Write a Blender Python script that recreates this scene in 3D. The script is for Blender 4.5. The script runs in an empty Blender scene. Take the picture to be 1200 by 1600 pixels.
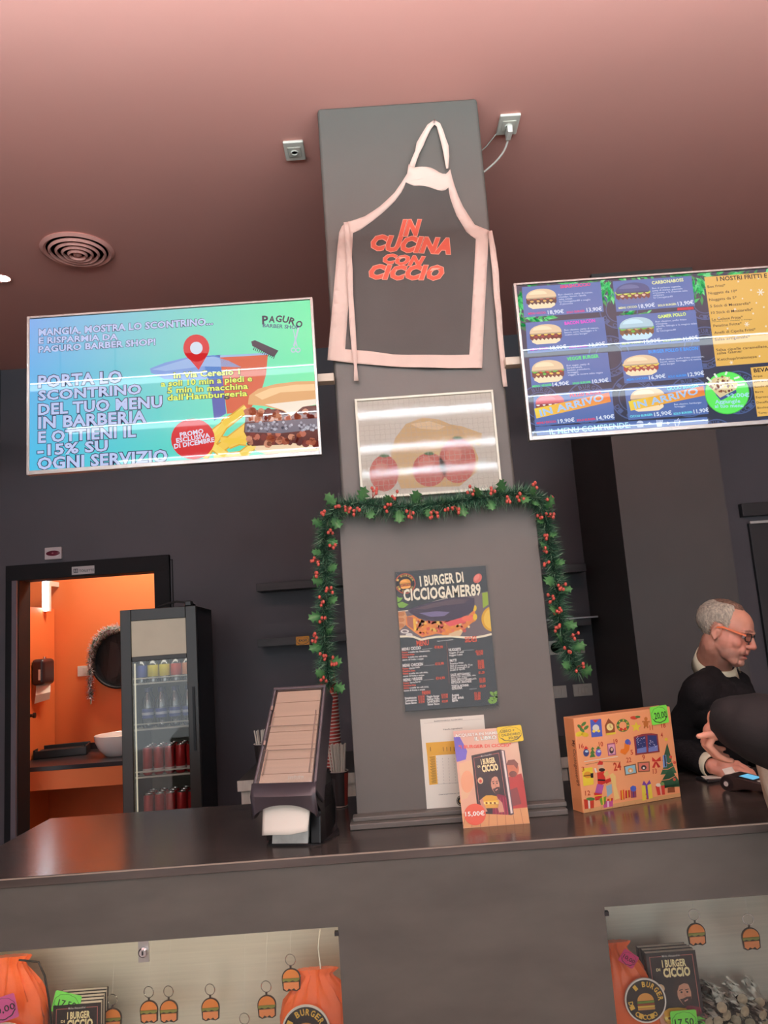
import bpy, bmesh, math, random
from math import sin, cos, pi, radians, hypot, sqrt, atan2, tan
from mathutils import Vector, Matrix, noise
from mathutils.geometry import tessellate_polygon
random.seed(7)
V = Vector
SC = bpy.context.scene
COL = SC.collection

# ------------------------------------------------------------------ camera
EYE = 1.62
PITCH, ROLL, YAW, FPX = radians(9.0), radians(4.1), radians(0.4), 1200.0
CO = V((0, 0, EYE))
CF = V((sin(YAW)*cos(PITCH), cos(YAW)*cos(PITCH), sin(PITCH)))
_r0 = V((cos(YAW), -sin(YAW), 0)); _u0 = _r0.cross(CF)
CR = _r0*cos(ROLL) - _u0*sin(ROLL); CU = _r0*sin(ROLL) + _u0*cos(ROLL)
cd = bpy.data.cameras.new('camera'); cam = bpy.data.objects.new('camera', cd); COL.objects.link(cam)
cd.sensor_fit = 'VERTICAL'; cd.sensor_height = 36; cd.sensor_width = 27; cd.lens = 36*FPX/1600
cd.clip_start = 0.05; cd.clip_end = 60
m3 = Matrix((CR, CU, -CF)).transposed()
cam.matrix_world = Matrix.Translation(CO) @ m3.to_4x4()
SC.camera = cam
# ------------------------------------------------------------------ light and exposure
SC.view_settings.view_transform = 'Standard'; SC.view_settings.look = 'None'
SC.view_settings.exposure = 0.0; SC.view_settings.gamma = 1.0
SC.view_settings.use_curve_mapping = False
SC.cycles.max_bounces = 8; SC.cycles.transparent_max_bounces = 16
SC.cycles.sample_clamp_indirect = 4.0; SC.cycles.caustics_reflective = False; SC.cycles.caustics_refractive = False
wd = bpy.data.worlds.new('daylight'); SC.world = wd; wd.use_nodes = True
bg = wd.node_tree.nodes['Background']
bg.inputs[0].default_value = (0.88, 0.95, 1.0, 1); bg.inputs[1].default_value = 2.1
TUBE_POWER = 12.5          # radiance of the linear LED lamps over the customers, downwards
UP_POWER = 176.0           # upward fill added on the same lamps to brighten ceiling and room
TOILET_POWER = 60.0
NICHE_POWER = 26.0

# ------------------------------------------------------------------ measuring helpers (photo pixel -> point on a known plane)
def ray(x, y): return CF*FPX + CR*(x-600) - CU*(y-800)
def PY(x, y, Y): d = ray(x, y); return CO + d*((Y-CO.y)/d.y)
def PZ(x, y, Z): d = ray(x, y); return CO + d*((Z-CO.z)/d.z)
def PN(x, y, o, n): d = ray(x, y); return CO + d*(((o-CO).dot(n))/d.dot(n))

# ------------------------------------------------------------------ colours, materials
def l1(c): c /= 255.0; return c/12.92 if c <= 0.04045 else ((c+0.055)/1.055)**2.4
def lin(c): return (l1(c[0]), l1(c[1]), l1(c[2]), 1.0)
_mats = {}
def mat(name, rgb, rough=0.6, metal=0.0, spec=0.5, noise_amt=0.06, nscale=6.0, bump=0.0, bscale=60.0,
        stretch=(1, 1, 1), emit=0.0, coat=0.0, sub=0.0, sheen=0.0):
    if name in _mats: return _mats[name]
    m = bpy.data.materials.new(name); m.use_nodes = True; nt = m.node_tree
    b = nt.nodes['Principled BSDF']; c = lin(rgb)
    b.inputs['Roughness'].default_value = rough; b.inputs['Metallic'].default_value = metal
    b.inputs['Specular IOR Level'].default_value = spec
    b.inputs['Coat Weight'].default_value = coat; b.inputs['Coat Roughness'].default_value = 0.08
    if sub: b.inputs['Subsurface Weight'].default_value = sub; b.inputs['Subsurface Radius'].default_value = (0.02, 0.008, 0.004); b.inputs['Subsurface Scale'].default_value = 0.4
    if sheen: b.inputs['Sheen Weight'].default_value = sheen
    tc = nt.nodes.new('ShaderNodeTexCoord'); mp = nt.nodes.new('ShaderNodeMapping')
    mp.inputs['Scale'].default_value = stretch
    nt.links.new(tc.outputs['Object'], mp.inputs['Vector'])
    nz = nt.nodes.new('ShaderNodeTexNoise'); nz.inputs['Scale'].default_value = nscale; nz.inputs['Detail'].default_value = 5
    nt.links.new(mp.outputs['Vector'], nz.inputs['Vector'])
    cr = nt.nodes.new('ShaderNodeValToRGB')
    k0, k1 = 1-noise_amt, 1+noise_amt
    cr.color_ramp.elements[0].position = 0.3; cr.color_ramp.elements[1].position = 0.7
    cr.color_ramp.elements[0].color = (c[0]*k0, c[1]*k0, c[2]*k0, 1)
    cr.color_ramp.elements[1].color = (min(1, c[0]*k1), min(1, c[1]*k1), min(1, c[2]*k1), 1)
    nt.links.new(nz.outputs['Fac'], cr.inputs['Fac']); nt.links.new(cr.outputs['Color'], b.inputs['Base Color'])
    if bump:
        n2 = nt.nodes.new('ShaderNodeTexNoise'); n2.inputs['Scale'].default_value = bscale; n2.inputs['Detail'].default_value = 4
        nt.links.new(mp.outputs['Vector'], n2.inputs['Vector'])
        bm_ = nt.nodes.new('ShaderNodeBump'); bm_.inputs['Strength'].default_value = bump; bm_.inputs['Distance'].default_value = 0.01
        nt.links.new(n2.outputs['Fac'], bm_.inputs['Height']); nt.links.new(bm_.outputs['Normal'], b.inputs['Normal'])
    if emit:
        nt.links.new(cr.outputs['Color'], b.inputs['Emission Color']); b.inputs['Emission Strength'].default_value = emit
    _mats[name] = m
    return m
def attr_mat(name, rough, spec=0.5, emit=0.0, sub=0.0, bump=0.0, bscale=200, coat=0.0):
    m = bpy.data.materials.new(name); m.use_nodes = True; nt = m.node_tree; b = nt.nodes['Principled BSDF']
    a = nt.nodes.new('ShaderNodeVertexColor'); a.layer_name = 'Col'
    b.inputs['Roughness'].default_value = rough; b.inputs['Specular IOR Level'].default_value = spec
    b.inputs['Coat Weight'].default_value = coat; b.inputs['Coat Roughness'].default_value = 0.05
    if emit:
        b.inputs['Base Color'].default_value = (0.01, 0.01, 0.012, 1)
        nt.links.new(a.outputs['Color'], b.inputs['Emission Color']); b.inputs['Emission Strength'].default_value = emit
    else: nt.links.new(a.outputs['Color'], b.inputs['Base Color'])
    if sub: b.inputs['Subsurface Weight'].default_value = sub; b.inputs['Subsurface Radius'].default_value = (0.02, 0.008, 0.004); b.inputs['Subsurface Scale'].default_value = 0.3
    if bump:
        n2 = nt.nodes.new('ShaderNodeTexNoise'); n2.inputs['Scale'].default_value = bscale
        tc = nt.nodes.new('ShaderNodeTexCoord'); nt.links.new(tc.outputs['Object'], n2.inputs['Vector'])
        bb = nt.nodes.new('ShaderNodeBump'); bb.inputs['Strength'].default_value = bump; bb.inputs['Distance'].default_value = 0.004
        nt.links.new(n2.outputs['Fac'], bb.inputs['Height']); nt.links.new(bb.outputs['Normal'], b.inputs['Normal'])
    return m
def glass_mat(name, tint=(1, 1, 1), rough=0.02, refl=1.0, base=0.0):
    m = bpy.data.materials.new(name); m.use_nodes = True; nt = m.node_tree; nt.nodes.clear()
    o = nt.nodes.new('ShaderNodeOutputMaterial'); mx = nt.nodes.new('ShaderNodeMixShader')
    t = nt.nodes.new('ShaderNodeBsdfTransparent'); t.inputs[0].default_value = (*tint, 1)
    g = nt.nodes.new('ShaderNodeBsdfGlossy'); g.inputs['Roughness'].default_value = rough
    fr = nt.nodes.new('ShaderNodeFresnel'); fr.inputs['IOR'].default_value = 1.45
    mu = nt.nodes.new('ShaderNodeMath'); mu.operation = 'MULTIPLY_ADD'; mu.inputs[1].default_value = refl; mu.inputs[2].default_value = base
    nt.links.new(fr.outputs[0], mu.inputs[0]); nt.links.new(mu.outputs[0], mx.inputs[0])
    nt.links.new(t.outputs[0], mx.inputs[1]); nt.links.new(g.outputs[0], mx.inputs[2]); nt.links.new(mx.outputs[0], o.inputs[0])
    return m
def lamp_mat(name, rgb, strength):
    m = bpy.data.materials.new(name); m.use_nodes = True; nt = m.node_tree; nt.nodes.clear()
    o = nt.nodes.new('ShaderNodeOutputMaterial'); e = nt.nodes.new('ShaderNodeEmission')
    e.inputs[0].default_value = lin(rgb); e.inputs[1].default_value = strength
    nt.links.new(e.outputs[0], o.inputs[0]); return m

# ------------------------------------------------------------------ mesh builder
MW = {}       # world matrix of every empty / thing, kept by hand
def mw(o): return MW.get(o.name, Matrix.Identity(4)) if o else Matrix.Identity(4)
class MB:
    def __init__(s): s.v = []; s.f = []; s.m = []; s.cur = 0
    def add(s, vs, fs):
        b = len(s.v); s.v += [V(p) for p in vs]; s.f += [tuple(i+b for i in f) for f in fs]; s.m += [s.cur]*len(fs); return s
    def box(s, x0, x1, y0, y1, z0, z1):
        return s.add([(x0,y0,z0),(x1,y0,z0),(x1,y1,z0),(x0,y1,z0),(x0,y0,z1),(x1,y0,z1),(x1,y1,z1),(x0,y1,z1)],
                     [(0,3,2,1),(4,5,6,7),(0,1,5,4),(1,2,6,5),(2,3,7,6),(3,0,4,7)])
    def hexa(s, p): return s.add(p, [(0,3,2,1),(4,5,6,7),(0,1,5,4),(1,2,6,5),(2,3,7,6),(3,0,4,7)])
    def tube(s, pts, r, n=8, closed=False, caps=True):
        pts = [V(p) for p in pts]; k = len(pts); rs = r if isinstance(r, (list, tuple)) else [r]*k
        vs = []; fs = []; up = None
        for i, p in enumerate(pts):
            a = pts[(i-1) % k] if closed else pts[max(0, i-1)]; b = pts[(i+1) % k] if closed else pts[min(k-1, i+1)]
            t = (b-a).normalized() if (b-a).length > 1e-9 else V((0, 0, 1))
            if up is None: up = V((0, 0, 1)) if abs(t.z) < 0.9 else V((1, 0, 0))
            u = (up - t*up.dot(t)).normalized(); w = t.cross(u); up = u
            vs += [p + (u*cos(2*pi*j/n) + w*sin(2*pi*j/n))*rs[i] for j in range(n)]
        for i in range(k if closed else k-1):
            for j in range(n):
                a, b = i*n+j, i*n+(j+1) % n; c, d = ((i+1) % k)*n+(j+1) % n, ((i+1) % k)*n+j
                fs.append((a, b, c, d))
        if caps and not closed: fs += [tuple(range(n))[::-1], tuple(range((k-1)*n, k*n))]
        return s.add(vs, fs)
    def cyl(s, p0, p1, r0, r1=None, n=20): return s.tube([p0, p1], [r0, r0 if r1 is None else r1], n)
    def lathe(s, c, prof, n=24, axis='Z', sx=1.0, sy=1.0):
        vs = []; fs = []; k = len(prof); c = V(c)
        for (r, h) in prof:
            for j in range(n):
                a, b = r*cos(2*pi*j/n)*sx, r*sin(2*pi*j/n)*sy
                vs.append(c + (V((a, b, h)) if axis == 'Z' else V((a, h, b)) if axis == 'Y' else V((h, a, b))))
        for i in range(k-1):
            for j in range(n):
                fs.append((i*n+j, i*n+(j+1) % n, (i+1)*n+(j+1) % n, (i+1)*n+j))
        if prof[0][0] > 1e-6: fs.append(tuple(range(n))[::-1])
        if prof[-1][0] > 1e-6: fs.append(tuple(range((k-1)*n, k*n)))
        return s.add(vs, fs)
    def ell(s, c, r, n=16, rot=None):
        c = V(c); vs = []; fs = []; m = n//2
        for i in range(m+1):
            th = pi*i/m
            for j in range(n):
                ph = 2*pi*j/n; p = V((r[0]*sin(th)*cos(ph), r[1]*sin(th)*sin(ph), r[2]*cos(th)))
                vs.append(c + (rot @ p if rot else p))
        for i in range(m):
            for j in range(n): fs.append((i*n+j, (i+1)*n+j, (i+1)*n+(j+1) % n, i*n+(j+1) % n))
        return s.add(vs, fs)
    def cap(s, p0, p1, r0, r1, n=12):       # tapered limb with round ends
        p0, p1 = V(p0), V(p1); s.ell(p0, (r0,)*3, n); s.ell(p1, (r1,)*3, n)
        return s.tube([p0, p1], [r0, r1], n)
    def torus(s, c, R, r, axis=(0, 1, 0), n=20, k=6):
        ax = V(axis).normalized(); u = ax.orthogonal().normalized(); w = ax.cross(u)
        return s.tube([V(c) + (u*cos(2*pi*i/n) + w*sin(2*pi*i/n))*R for i in range(n)], r, k, closed=True)
    def prism(s, poly, y0, y1):              # poly in (x, z), extruded along y
        n = len(poly); a = sum(poly[i][0]*poly[(i+1) % n][1]-poly[(i+1) % n][0]*poly[i][1] for i in range(n))
        if a < 0: poly = poly[::-1]
        vs = [V((x, y0, z)) for x, z in poly] + [V((x, y1, z)) for x, z in poly]
        tri = tessellate_polygon([[V((x, z, 0)) for x, z in poly]])
        fs = []
        for t in tri:
            p, q, r = (vs[i] for i in t)
            t = t if (q-p).cross(r-p).y < 0 else t[::-1]
            fs.append(tuple(t)); fs.append(tuple(i+n for i in t[::-1]))
        fs += [(i, i+n, (i+1) % n+n, (i+1) % n) for i in range(n)]
        fs = [f if len(f) == 3 else f[::-1] for f in fs]
        return s.add(vs, fs)
    def xform(s, M, start=0):
        for i in range(start, len(s.v)): s.v[i] = M @ s.v[i]
        return s
    def build(s, name, mats, parent=None, bev=0.0, smooth=False, seg=2, local=False, recalc=True):
        me = bpy.data.meshes.new(name)
        vs = s.v
        if parent is not None and not local:
            inv = mw(parent).inverted(); vs = [inv @ p for p in vs]
        me.from_pydata([tuple(p) for p in vs], [], s.f)
        for m in (mats if isinstance(mats, (list, tuple)) else [mats]): me.materials.append(m)
        me.polygons.foreach_set('material_index', s.m)
        if recalc:
            b = bmesh.new(); b.from_mesh(me); bmesh.ops.recalc_face_normals(b, faces=b.faces); b.to_mesh(me); b.free()
        o = bpy.data.objects.new(name, me); COL.objects.link(o)
        if parent is not None: o.parent = parent; MW[o.name] = mw(parent)
        if smooth:
            me.polygons.foreach_set('use_smooth', [True]*len(me.polygons)); me.set_sharp_from_angle(angle=radians(40))
        if bev:
            md = o.modifiers.new('bevel', 'BEVEL'); md.width = bev; md.segments = seg; md.limit_method = 'ANGLE'; md.angle_limit = radians(35)
            me.polygons.foreach_set('use_smooth', [True]*len(me.polygons)); md.harden_normals = True
        me.update(); return o
def tag(o, label, cat, group=None, kind=None):
    if label: o['label'] = label
    if cat: o['category'] = cat
    if group: o['group'] = group
    if kind: o['kind'] = kind
    return o
def thing(name, label, cat, loc=(0, 0, 0), rotz=0.0, group=None, M=None):
    o = bpy.data.objects.new(name, None); COL.objects.link(o); o.empty_display_size = 0.05
    if M is None: M = Matrix.Translation(V(loc)) @ Matrix.Rotation(rotz, 4, 'Z')
    o.matrix_world = M; MW[o.name] = M.copy()
    return tag(o, label, cat, group)
def struct(name, mb, m, **k):
    o = mb.build(name, m, **k); o['kind'] = 'structure'; return o
def dup(root, M, label=None, group=None):
    r = root.copy(); COL.objects.link(r); r.matrix_world = M; MW[r.name] = M.copy()
    if label: r['label'] = label
    if group: r['group'] = group
    for ch in list(root.children):
        c = ch.copy(); COL.objects.link(c); c.parent = r
        for g in ch.children:
            d = g.copy(); COL.objects.link(d); d.parent = c
    return r

# ------------------------------------------------------------------ printed graphics
_tc = {}
def text_tris(s, off, shear=0.0):
    k = (s, round(off, 4), shear)
    if k in _tc: return _tc[k]
    cu = bpy.data.curves.new('lettering', 'FONT'); cu.body = s; cu.size = 1; cu.resolution_u = 2; cu.offset = off; cu.shear = shear
    cu.fill_mode = 'BOTH'; cu.space_character = 1.0 + off*1.2
    ob = bpy.data.objects.new('lettering', cu)
    me = bpy.data.meshes.new_from_object(ob); me.calc_loop_triangles()
    vs = [(v.co.x, v.co.y) for v in me.vertices]; ts = [tuple(t.vertices) for t in me.loop_triangles]
    bpy.data.objects.remove(ob); bpy.data.meshes.remove(me); bpy.data.curves.remove(cu)
    _tc[k] = (vs, ts); return _tc[k]
class Art:
    """flat print on a panel: the panel's local frame has x right, z up, its face at y = y0 looking to -y"""
    def __init__(s, root, crop=(0, 0, 1), y0=0.0, eps=0.0002, dy=None):
        s.root = root; s.crop = crop; s.y0 = y0; s.eps = eps; s.v = []; s.t = []; s.c = []; s.dy = dy
        M = mw(root); s.inv = M.inverted(); s.n = (M.to_3x3() @ V((0, -1, 0))); s.o = M @ V((0, y0, 0))
    def uv(s, p):
        ox, oy, k = s.crop
        q = s.inv @ PN(ox+p[0]/k, oy+p[1]/k, s.o, s.n)
        return (q.x, q.z)
    clip = None
    def _add(s, vs, ts, col, L):
        if s.clip and not isinstance(col, list):
            x0, x1, z0, z1 = s.clip
            if any(x < x0 or x > x1 or z < z0 or z > z1 for x, z in vs):
                nv, nt_ = [], []
                for t in ts:
                    pl = [vs[i] for i in t]
                    for ax, lim, sg in ((0, x0, 1), (0, x1, -1), (1, z0, 1), (1, z1, -1)):
                        o_ = []
                        for i in range(len(pl)):
                            a, b = pl[i-1], pl[i]; da, db = (a[ax]-lim)*sg, (b[ax]-lim)*sg
                            if (da < 0) != (db < 0): k = da/(da-db); o_.append((a[0]+(b[0]-a[0])*k, a[1]+(b[1]-a[1])*k))
                            if db >= 0: o_.append(b)
                        pl = o_
                    if len(pl) > 2: k = len(nv); nv += pl; nt_ += [(k, k+i, k+i+1) for i in range(1, len(pl)-1)]
                if not nv: return
                vs, ts = nv, nt_
        b = len(s.v)
        s.v += [(x, s.y0 - s.eps*L + (s.dy(x, z) if s.dy else 0), z) for x, z in vs]
        for t in ts:
            p, q, r = (vs[i] for i in t)
            if (q[0]-p[0])*(r[1]-p[1])-(q[1]-p[1])*(r[0]-p[0]) < 0: t = t[::-1]
            s.t.append(tuple(i+b for i in t))
        if isinstance(col, list): s.c += [lin(c) for c in col]
        else: s.c += [lin(col)]*len(vs)
    def polyl(s, pts, col, L=1):
        tri = tessellate_polygon([[V((x, z, 0)) for x, z in pts]]); s._add(pts, tri, col, L)
    def poly(s, pts, col, L=1): s.polyl([s.uv(p) for p in pts], col, L)
    def ell(s, cx, cy, rx, ry, col, L=1, n=24, a0=0, a1=360, rot=0.0):
        pts = [];  ca, sa = cos(radians(rot)), sin(radians(rot))
        for i in range(n if a1-a0 >= 360 else n+1):
            a = radians(a0+(a1-a0)*i/n); x, y = rx*cos(a), ry*sin(a); pts.append((cx+x*ca-y*sa, cy+x*sa+y*ca))
        s.poly(pts, col, L)
    def ring(s, cx, cy, r0, r1, col, L=1, n=32, a0=0, a1=360):
        for i in range(n):
            a, b = radians(a0+(a1-a0)*i/n), radians(a0+(a1-a0)*(i+1)/n)
            s.poly([(cx+r1*cos(a), cy+r1*sin(a)), (cx+r1*cos(b), cy+r1*sin(b)), (cx+r0*cos(b), cy+r0*sin(b)), (cx+r0*cos(a), cy+r0*sin(a))], col, L)
    def line(s, pts, w, col, L=1):
        for a, b in zip(pts[:-1], pts[1:]):
            dx, dy = b[0]-a[0], b[1]-a[1]; d = hypot(dx, dy) or 1; nx, ny = -dy/d*w/2, dx/d*w/2
            s.poly([(a[0]+nx, a[1]+ny), (b[0]+nx, b[1]+ny), (b[0]-nx, b[1]-ny), (a[0]-nx, a[1]-ny)], col, L)
    def blob(s, cx, cy, r, col, L=1, n=9, jit=0.3, sy=1.0):
        s.poly([(cx+r*(1-jit*random.random())*cos(2*pi*i/n), cy+sy*r*(1-jit*random.random())*sin(2*pi*i/n)) for i in range(n)], col, L)
    def text(s, t, a, b, h, col, L=3, bold=0.02, out=None, ow=0.03, shear=0.0):
        """lettering whose baseline runs from a to b, h = cap height (in crop pixels)"""
        pa, pb = s.uv(a), s.uv(b)
        k = hypot(pb[0]-pa[0], pb[1]-pa[1])/max(1e-6, hypot(b[0]-a[0], b[1]-a[1]))
        s.textl(t, pa, pb, h*k, col, L, bold, out, ow, shear)
    def textl(s, t, pa, pb, H, col, L=3, bold=0.02, out=None, ow=0.03, shear=0.0):
        vs, ts = text_tris(t, bold, shear)
        x0 = min(v[0] for v in vs); x1 = max(v[0] for v in vs)
        W = hypot(pb[0]-pa[0], pb[1]-pa[1]); ux, uz = (pb[0]-pa[0])/W, (pb[1]-pa[1])/W
        kx, ky = W/(x1-x0), H/0.72
        f = lambda v: (pa[0]+(v[0]-x0)*kx*ux-v[1]*ky*uz, pa[1]+(v[0]-x0)*kx*uz+v[1]*ky*ux)
        if out is not None:
            v2, t2 = text_tris(t, bold+ow, shear); d = (min(v[0] for v in v2)+max(v[0] for v in v2)-x0-x1)/2
            kk = (x1-x0)/max(1e-6, (max(v[0] for v in v2)-min(v[0] for v in v2)-2*ow))
            xm = (x0+x1)/2
            s._add([f((xm+(v[0]-d-xm)*kk, v[1])) for v in v2], t2, out, L-1)
        s._add([f(v) for v in vs], ts, col, L)
    def arc(s, t, cx, cy, r, a0, a1, h, col, L=3, bold=0.02, flip=False):
        """letters along an arc, angles in degrees, 0 = right, 90 = up (crop pixels)"""
        n = len(t)
        for i, ch in enumerate(t):
            if ch == ' ': continue
            a = radians(a0+(a1-a0)*(i+0.5)/n); w = abs(radians(a1-a0))*r/n*0.42
            px, py = cx+r*cos(a), cy-r*sin(a); tx, ty = sin(a), cos(a)
            if flip: tx, ty = -tx, -ty
            s.text(ch, (px-tx*w, py-ty*w), (px+tx*w, py+ty*w), h, col, L, bold)
    def grad(s, pts4, c4, nx=8, ny=6, L=0):
        """four-corner colour blend, pts4 and c4 in order top-left, top-right, bottom-right, bottom-left (local x, z)"""
        g = []; cs = []
        for j in range(ny+1):
            for i in range(nx+1):
                a, b = i/nx, j/ny
                mix = lambda q: [(q[0][k]*(1-a)+q[1][k]*a)*(1-b)+(q[3][k]*(1-a)+q[2][k]*a)*b for k in range(len(q[0]))]
                g.append(tuple(mix(pts4))); cs.append(mix(c4))
        ts = []
        for j in range(ny):
            for i in range(nx):
                k = j*(nx+1)+i; ts += [(k, k+1, k+nx+2), (k, k+nx+2, k+nx+1)]
        s._add(g, ts, cs, L)
    def burger(s, cx, cy, w, h, bun=(225, 175, 110), fill=((90, 50, 35), (235, 190, 60), (150, 60, 45)), L=3, rot=0.0, leaf=None):
        ca, sa = cos(radians(rot)), sin(radians(rot))
        R = lambda x, y: (cx+x*ca-y*sa, cy+x*sa+y*ca)
        hi = tuple(min(255, c+25) for c in bun); lo = tuple(int(c*0.8) for c in bun)
        s.poly([R(-w*.46, h*.15), R(w*.46, h*.15), R(w*.44, h*.38), R(w*.3, h*.5), R(-w*.3, h*.5), R(-w*.44, h*.38)], hi, L)
        s.poly([R(-w*.5+w*i/24, h*(-.1+.03*((i*7) % 3))) for i in range(25)]+[R(w*.5-w*i/24, h*(.2+.05*((i*5) % 3))) for i in range(25)], fill[0], L+1)
        for i in range(9):
            x = -w*.42+w*.84*i/8; s.blob(*R(x, h*(.02+.1*((i*3) % 2))), w*.07, fill[1+i % 2] if not leaf or i % 3 else leaf, L+2, sy=.6)
        if leaf:
            for i in range(10): s.blob(*R(-w*.46+w*.92*i/9, -h*.06+h*.04*(i % 2)), w*.075, leaf, L+2, sy=.7)
        s.poly([R(w*.5*cos(a), -h*.06-h*.44*sin(a)**.8) for a in [pi*i/16 for i in range(17)]], bun, L+3)
        s.poly([R(-w*.1+w*.3*cos(a), -h*.22-h*.2*sin(a)) for a in [pi*i/10 for i in range(11)]], hi, L+4)
        s.poly([R(-w*.5, -h*.06), R(w*.5, -h*.06), R(w*.46, -h*.0), R(-w*.46, -h*.0)], lo, L+3)
    def build(s, name, material, parent=None):
        me = bpy.data.meshes.new(name); me.from_pydata(s.v, [], s.t); me.materials.append(material)
        at = me.color_attributes.new('Col', 'FLOAT_COLOR', 'POINT')
        at.data.foreach_set('color', [x for c in s.c for x in c])
        o = bpy.data.objects.new(name, me); COL.objects.link(o); o.parent = parent or s.root; me.update(); return o
def panel(name, label, cat, corners, Y=None, w=None, h=None, group=None):
    """upright panel facing the room on plane y = Y, centred where its four photo corners fall"""
    P = [PY(x, y, Y) for x, y in corners]; c = sum(P, V())/4
    W = w or ((P[1]-P[0]).length+(P[2]-P[3]).length)/2; H = h or ((P[3]-P[0]).length+(P[2]-P[1]).length)/2
    return thing(name, label, cat, c, group=group), W, H

PRINT = attr_mat('printed ink', 0.35, 0.5)
GLOSS = attr_mat('glossy print', 0.3, 0.4)
SCREEN = attr_mat('lit screen', 0.025, 0.32, emit=0.94)
MATTE = attr_mat('cloth print', 0.8, 0.2)
# ================================================================== MATERIALS
CHAR = mat('charcoal wall paint', (86, 85, 91), 0.55, noise_amt=0.05, nscale=3, bump=0.03, bscale=120)
CHAR2 = mat('charcoal pillar paint', (93, 93, 88), 0.5, noise_amt=0.04, nscale=4, bump=0.03, bscale=90)
CORAL = mat('coral ceiling paint', (222, 160, 148), 0.75, noise_amt=0.02, nscale=1.5)
ORANGE = mat('orange wall paint', (238, 128, 70), 0.55, noise_amt=0.03, nscale=2)
GREYW = mat('grey upper wall', (150, 140, 140), 0.7)
FLOORM = mat('pale stone floor', (186, 178, 166), 0.4, noise_amt=0.1, nscale=3)
COUNT = mat('black stained counter wood', (68, 64, 60), 0.2, spec=0.6, noise_amt=0.35, nscale=5, stretch=(0.6, 5, 5), bump=0.04, bscale=20)
FRONT = mat('black stained front panel', (76, 77, 72), 0.42, noise_amt=0.18, nscale=3.5, stretch=(1, 1, 2.6), bump=0.03, bscale=30)
STEEL = mat('brushed steel lining', (222, 214, 198), 0.4, metal=0.3, noise_amt=0.05, nscale=3, stretch=(1, 1, 60), bump=0.04, bscale=8)
SILVER = mat('silver bezel', (178, 176, 172), 0.3, metal=0.7)
BLACKP = mat('black plastic', (26, 26, 28), 0.35)
BLACKM = mat('matte black', (22, 22, 24), 0.7)
DGREY = mat('dark grey plastic', (58, 56, 62), 0.32)
WHITEP = mat('white plastic', (222, 216, 206), 0.4)
GREYP = mat('pale grey plastic', (214, 212, 200), 0.4)
CREAM = mat('cream tape', (232, 204, 190), 0.8, bump=0.1, bscale=500)
CHROME = mat('chrome', (210, 210, 212), 0.12, metal=1.0)
PAPERW = mat('white paper', (240, 234, 220), 0.8, noise_amt=0.02)
KRAFT = mat('kraft paper', (214, 180, 146), 0.8, noise_amt=0.05, nscale=3, stretch=(1, 1, 40))
WHITEWOOD = mat('whitewashed planks', (206, 198, 184), 0.6, noise_amt=0.16, nscale=6, stretch=(8, 8, 1))
GLASS = glass_mat('clear glass', (0.97, 0.98, 0.97), 0.02, 0.9)
ACRYL = glass_mat('clear acrylic', (0.98, 0.98, 0.98), 0.05, 1.0)

# ================================================================== SETTING
CZ, BY = 3.545, 4.93
PW, PT = -0.122, 0.470
struct('floor', MB().box(-4.2, 5.2, -5.5, 8.2, -0.1, 0), FLOORM)
struct('ceiling', MB().box(-4.2, 5.2, -5.5, BY+0.1, CZ, CZ+0.1), CORAL)
DX0, DX1, DZ = -2.325, -1.462, 2.12      # clear opening of the toilet door
wb = MB().box(-2.6, DX0-0.03, BY, BY+0.12, 0, CZ).box(DX1+0.03, 3.6, BY, BY+0.12, 0, CZ).box(DX0-0.03, DX1+0.03, BY, BY+0.12, DZ+0.03, CZ)
struct('wall_back', wb, CHAR)
struct('wall_left', MB().box(-2.58, -2.46, 1.2, BY, 0, CZ), CHAR)
struct('wall_left_customer', MB().box(-4.2, -4.08, -5.5, 1.2, 0, CZ).box(-4.2, -2.46, 1.2, 1.32, 0, CZ), mat('warm grey wall', (170, 162, 152), 0.7))
struct('wall_right_customer', MB().box(5.08, 5.2, -5.5, 2.4, 0, CZ).box(3.6, 5.2, 2.4, 2.52, 0, CZ), mat('warm grey wall', (170, 162, 152), 0.7))
struct('wall_right', MB().box(1.296, 1.87, 4.09, BY, 0, CZ).box(3.48, 3.6, 2.4, BY, 0, CZ), mat('charcoal side wall paint', (76, 74, 72), 0.5, noise_amt=0.05, nscale=3))
# door frame of the toilet
fr = MB().box(DX0-0.085, DX0, BY-0.025, BY+0.14, 0, DZ+0.10).box(DX1, DX1+0.10, BY-0.025, BY+0.14, 0, DZ+0.10).box(DX0-0.085, DX1+0.10, BY-0.026, BY+0.14, DZ, DZ+0.10)
d1 = struct('door_1', fr, mat('black door frame', (28, 29, 32), 0.65, spec=0.25), bev=0.004)
b = MB().box(DX0-0.035, DX0-0.005, BY-0.045, BY-0.02, 0, DZ); b.build('door_seal', mat('grey jamb strip', (112, 108, 116), 0.3), d1)
struct('trim_1', MB().box(-1.352, -1.346, BY-0.006, BY, 1.6, 2.19).box(DX1+0.1, -1.346, BY-0.006, BY, 2.184, 2.19), BLACKM)
# door with trim on the far right of the back wall
d2 = struct('door_2', MB().box(2.37, 3.3, BY-0.03, BY, 0, 2.155).box(2.33, 3.4, BY-0.05, BY, 2.20, 2.285), mat('black door leaf', (54, 54, 56), 0.35), bev=0.003)
MB().box(2.372, 3.28, BY-0.045, BY-0.03, 2.150, 2.166).build('light_strip', mat('pale metal edge', (226, 224, 218), 0.3), d2)
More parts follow.
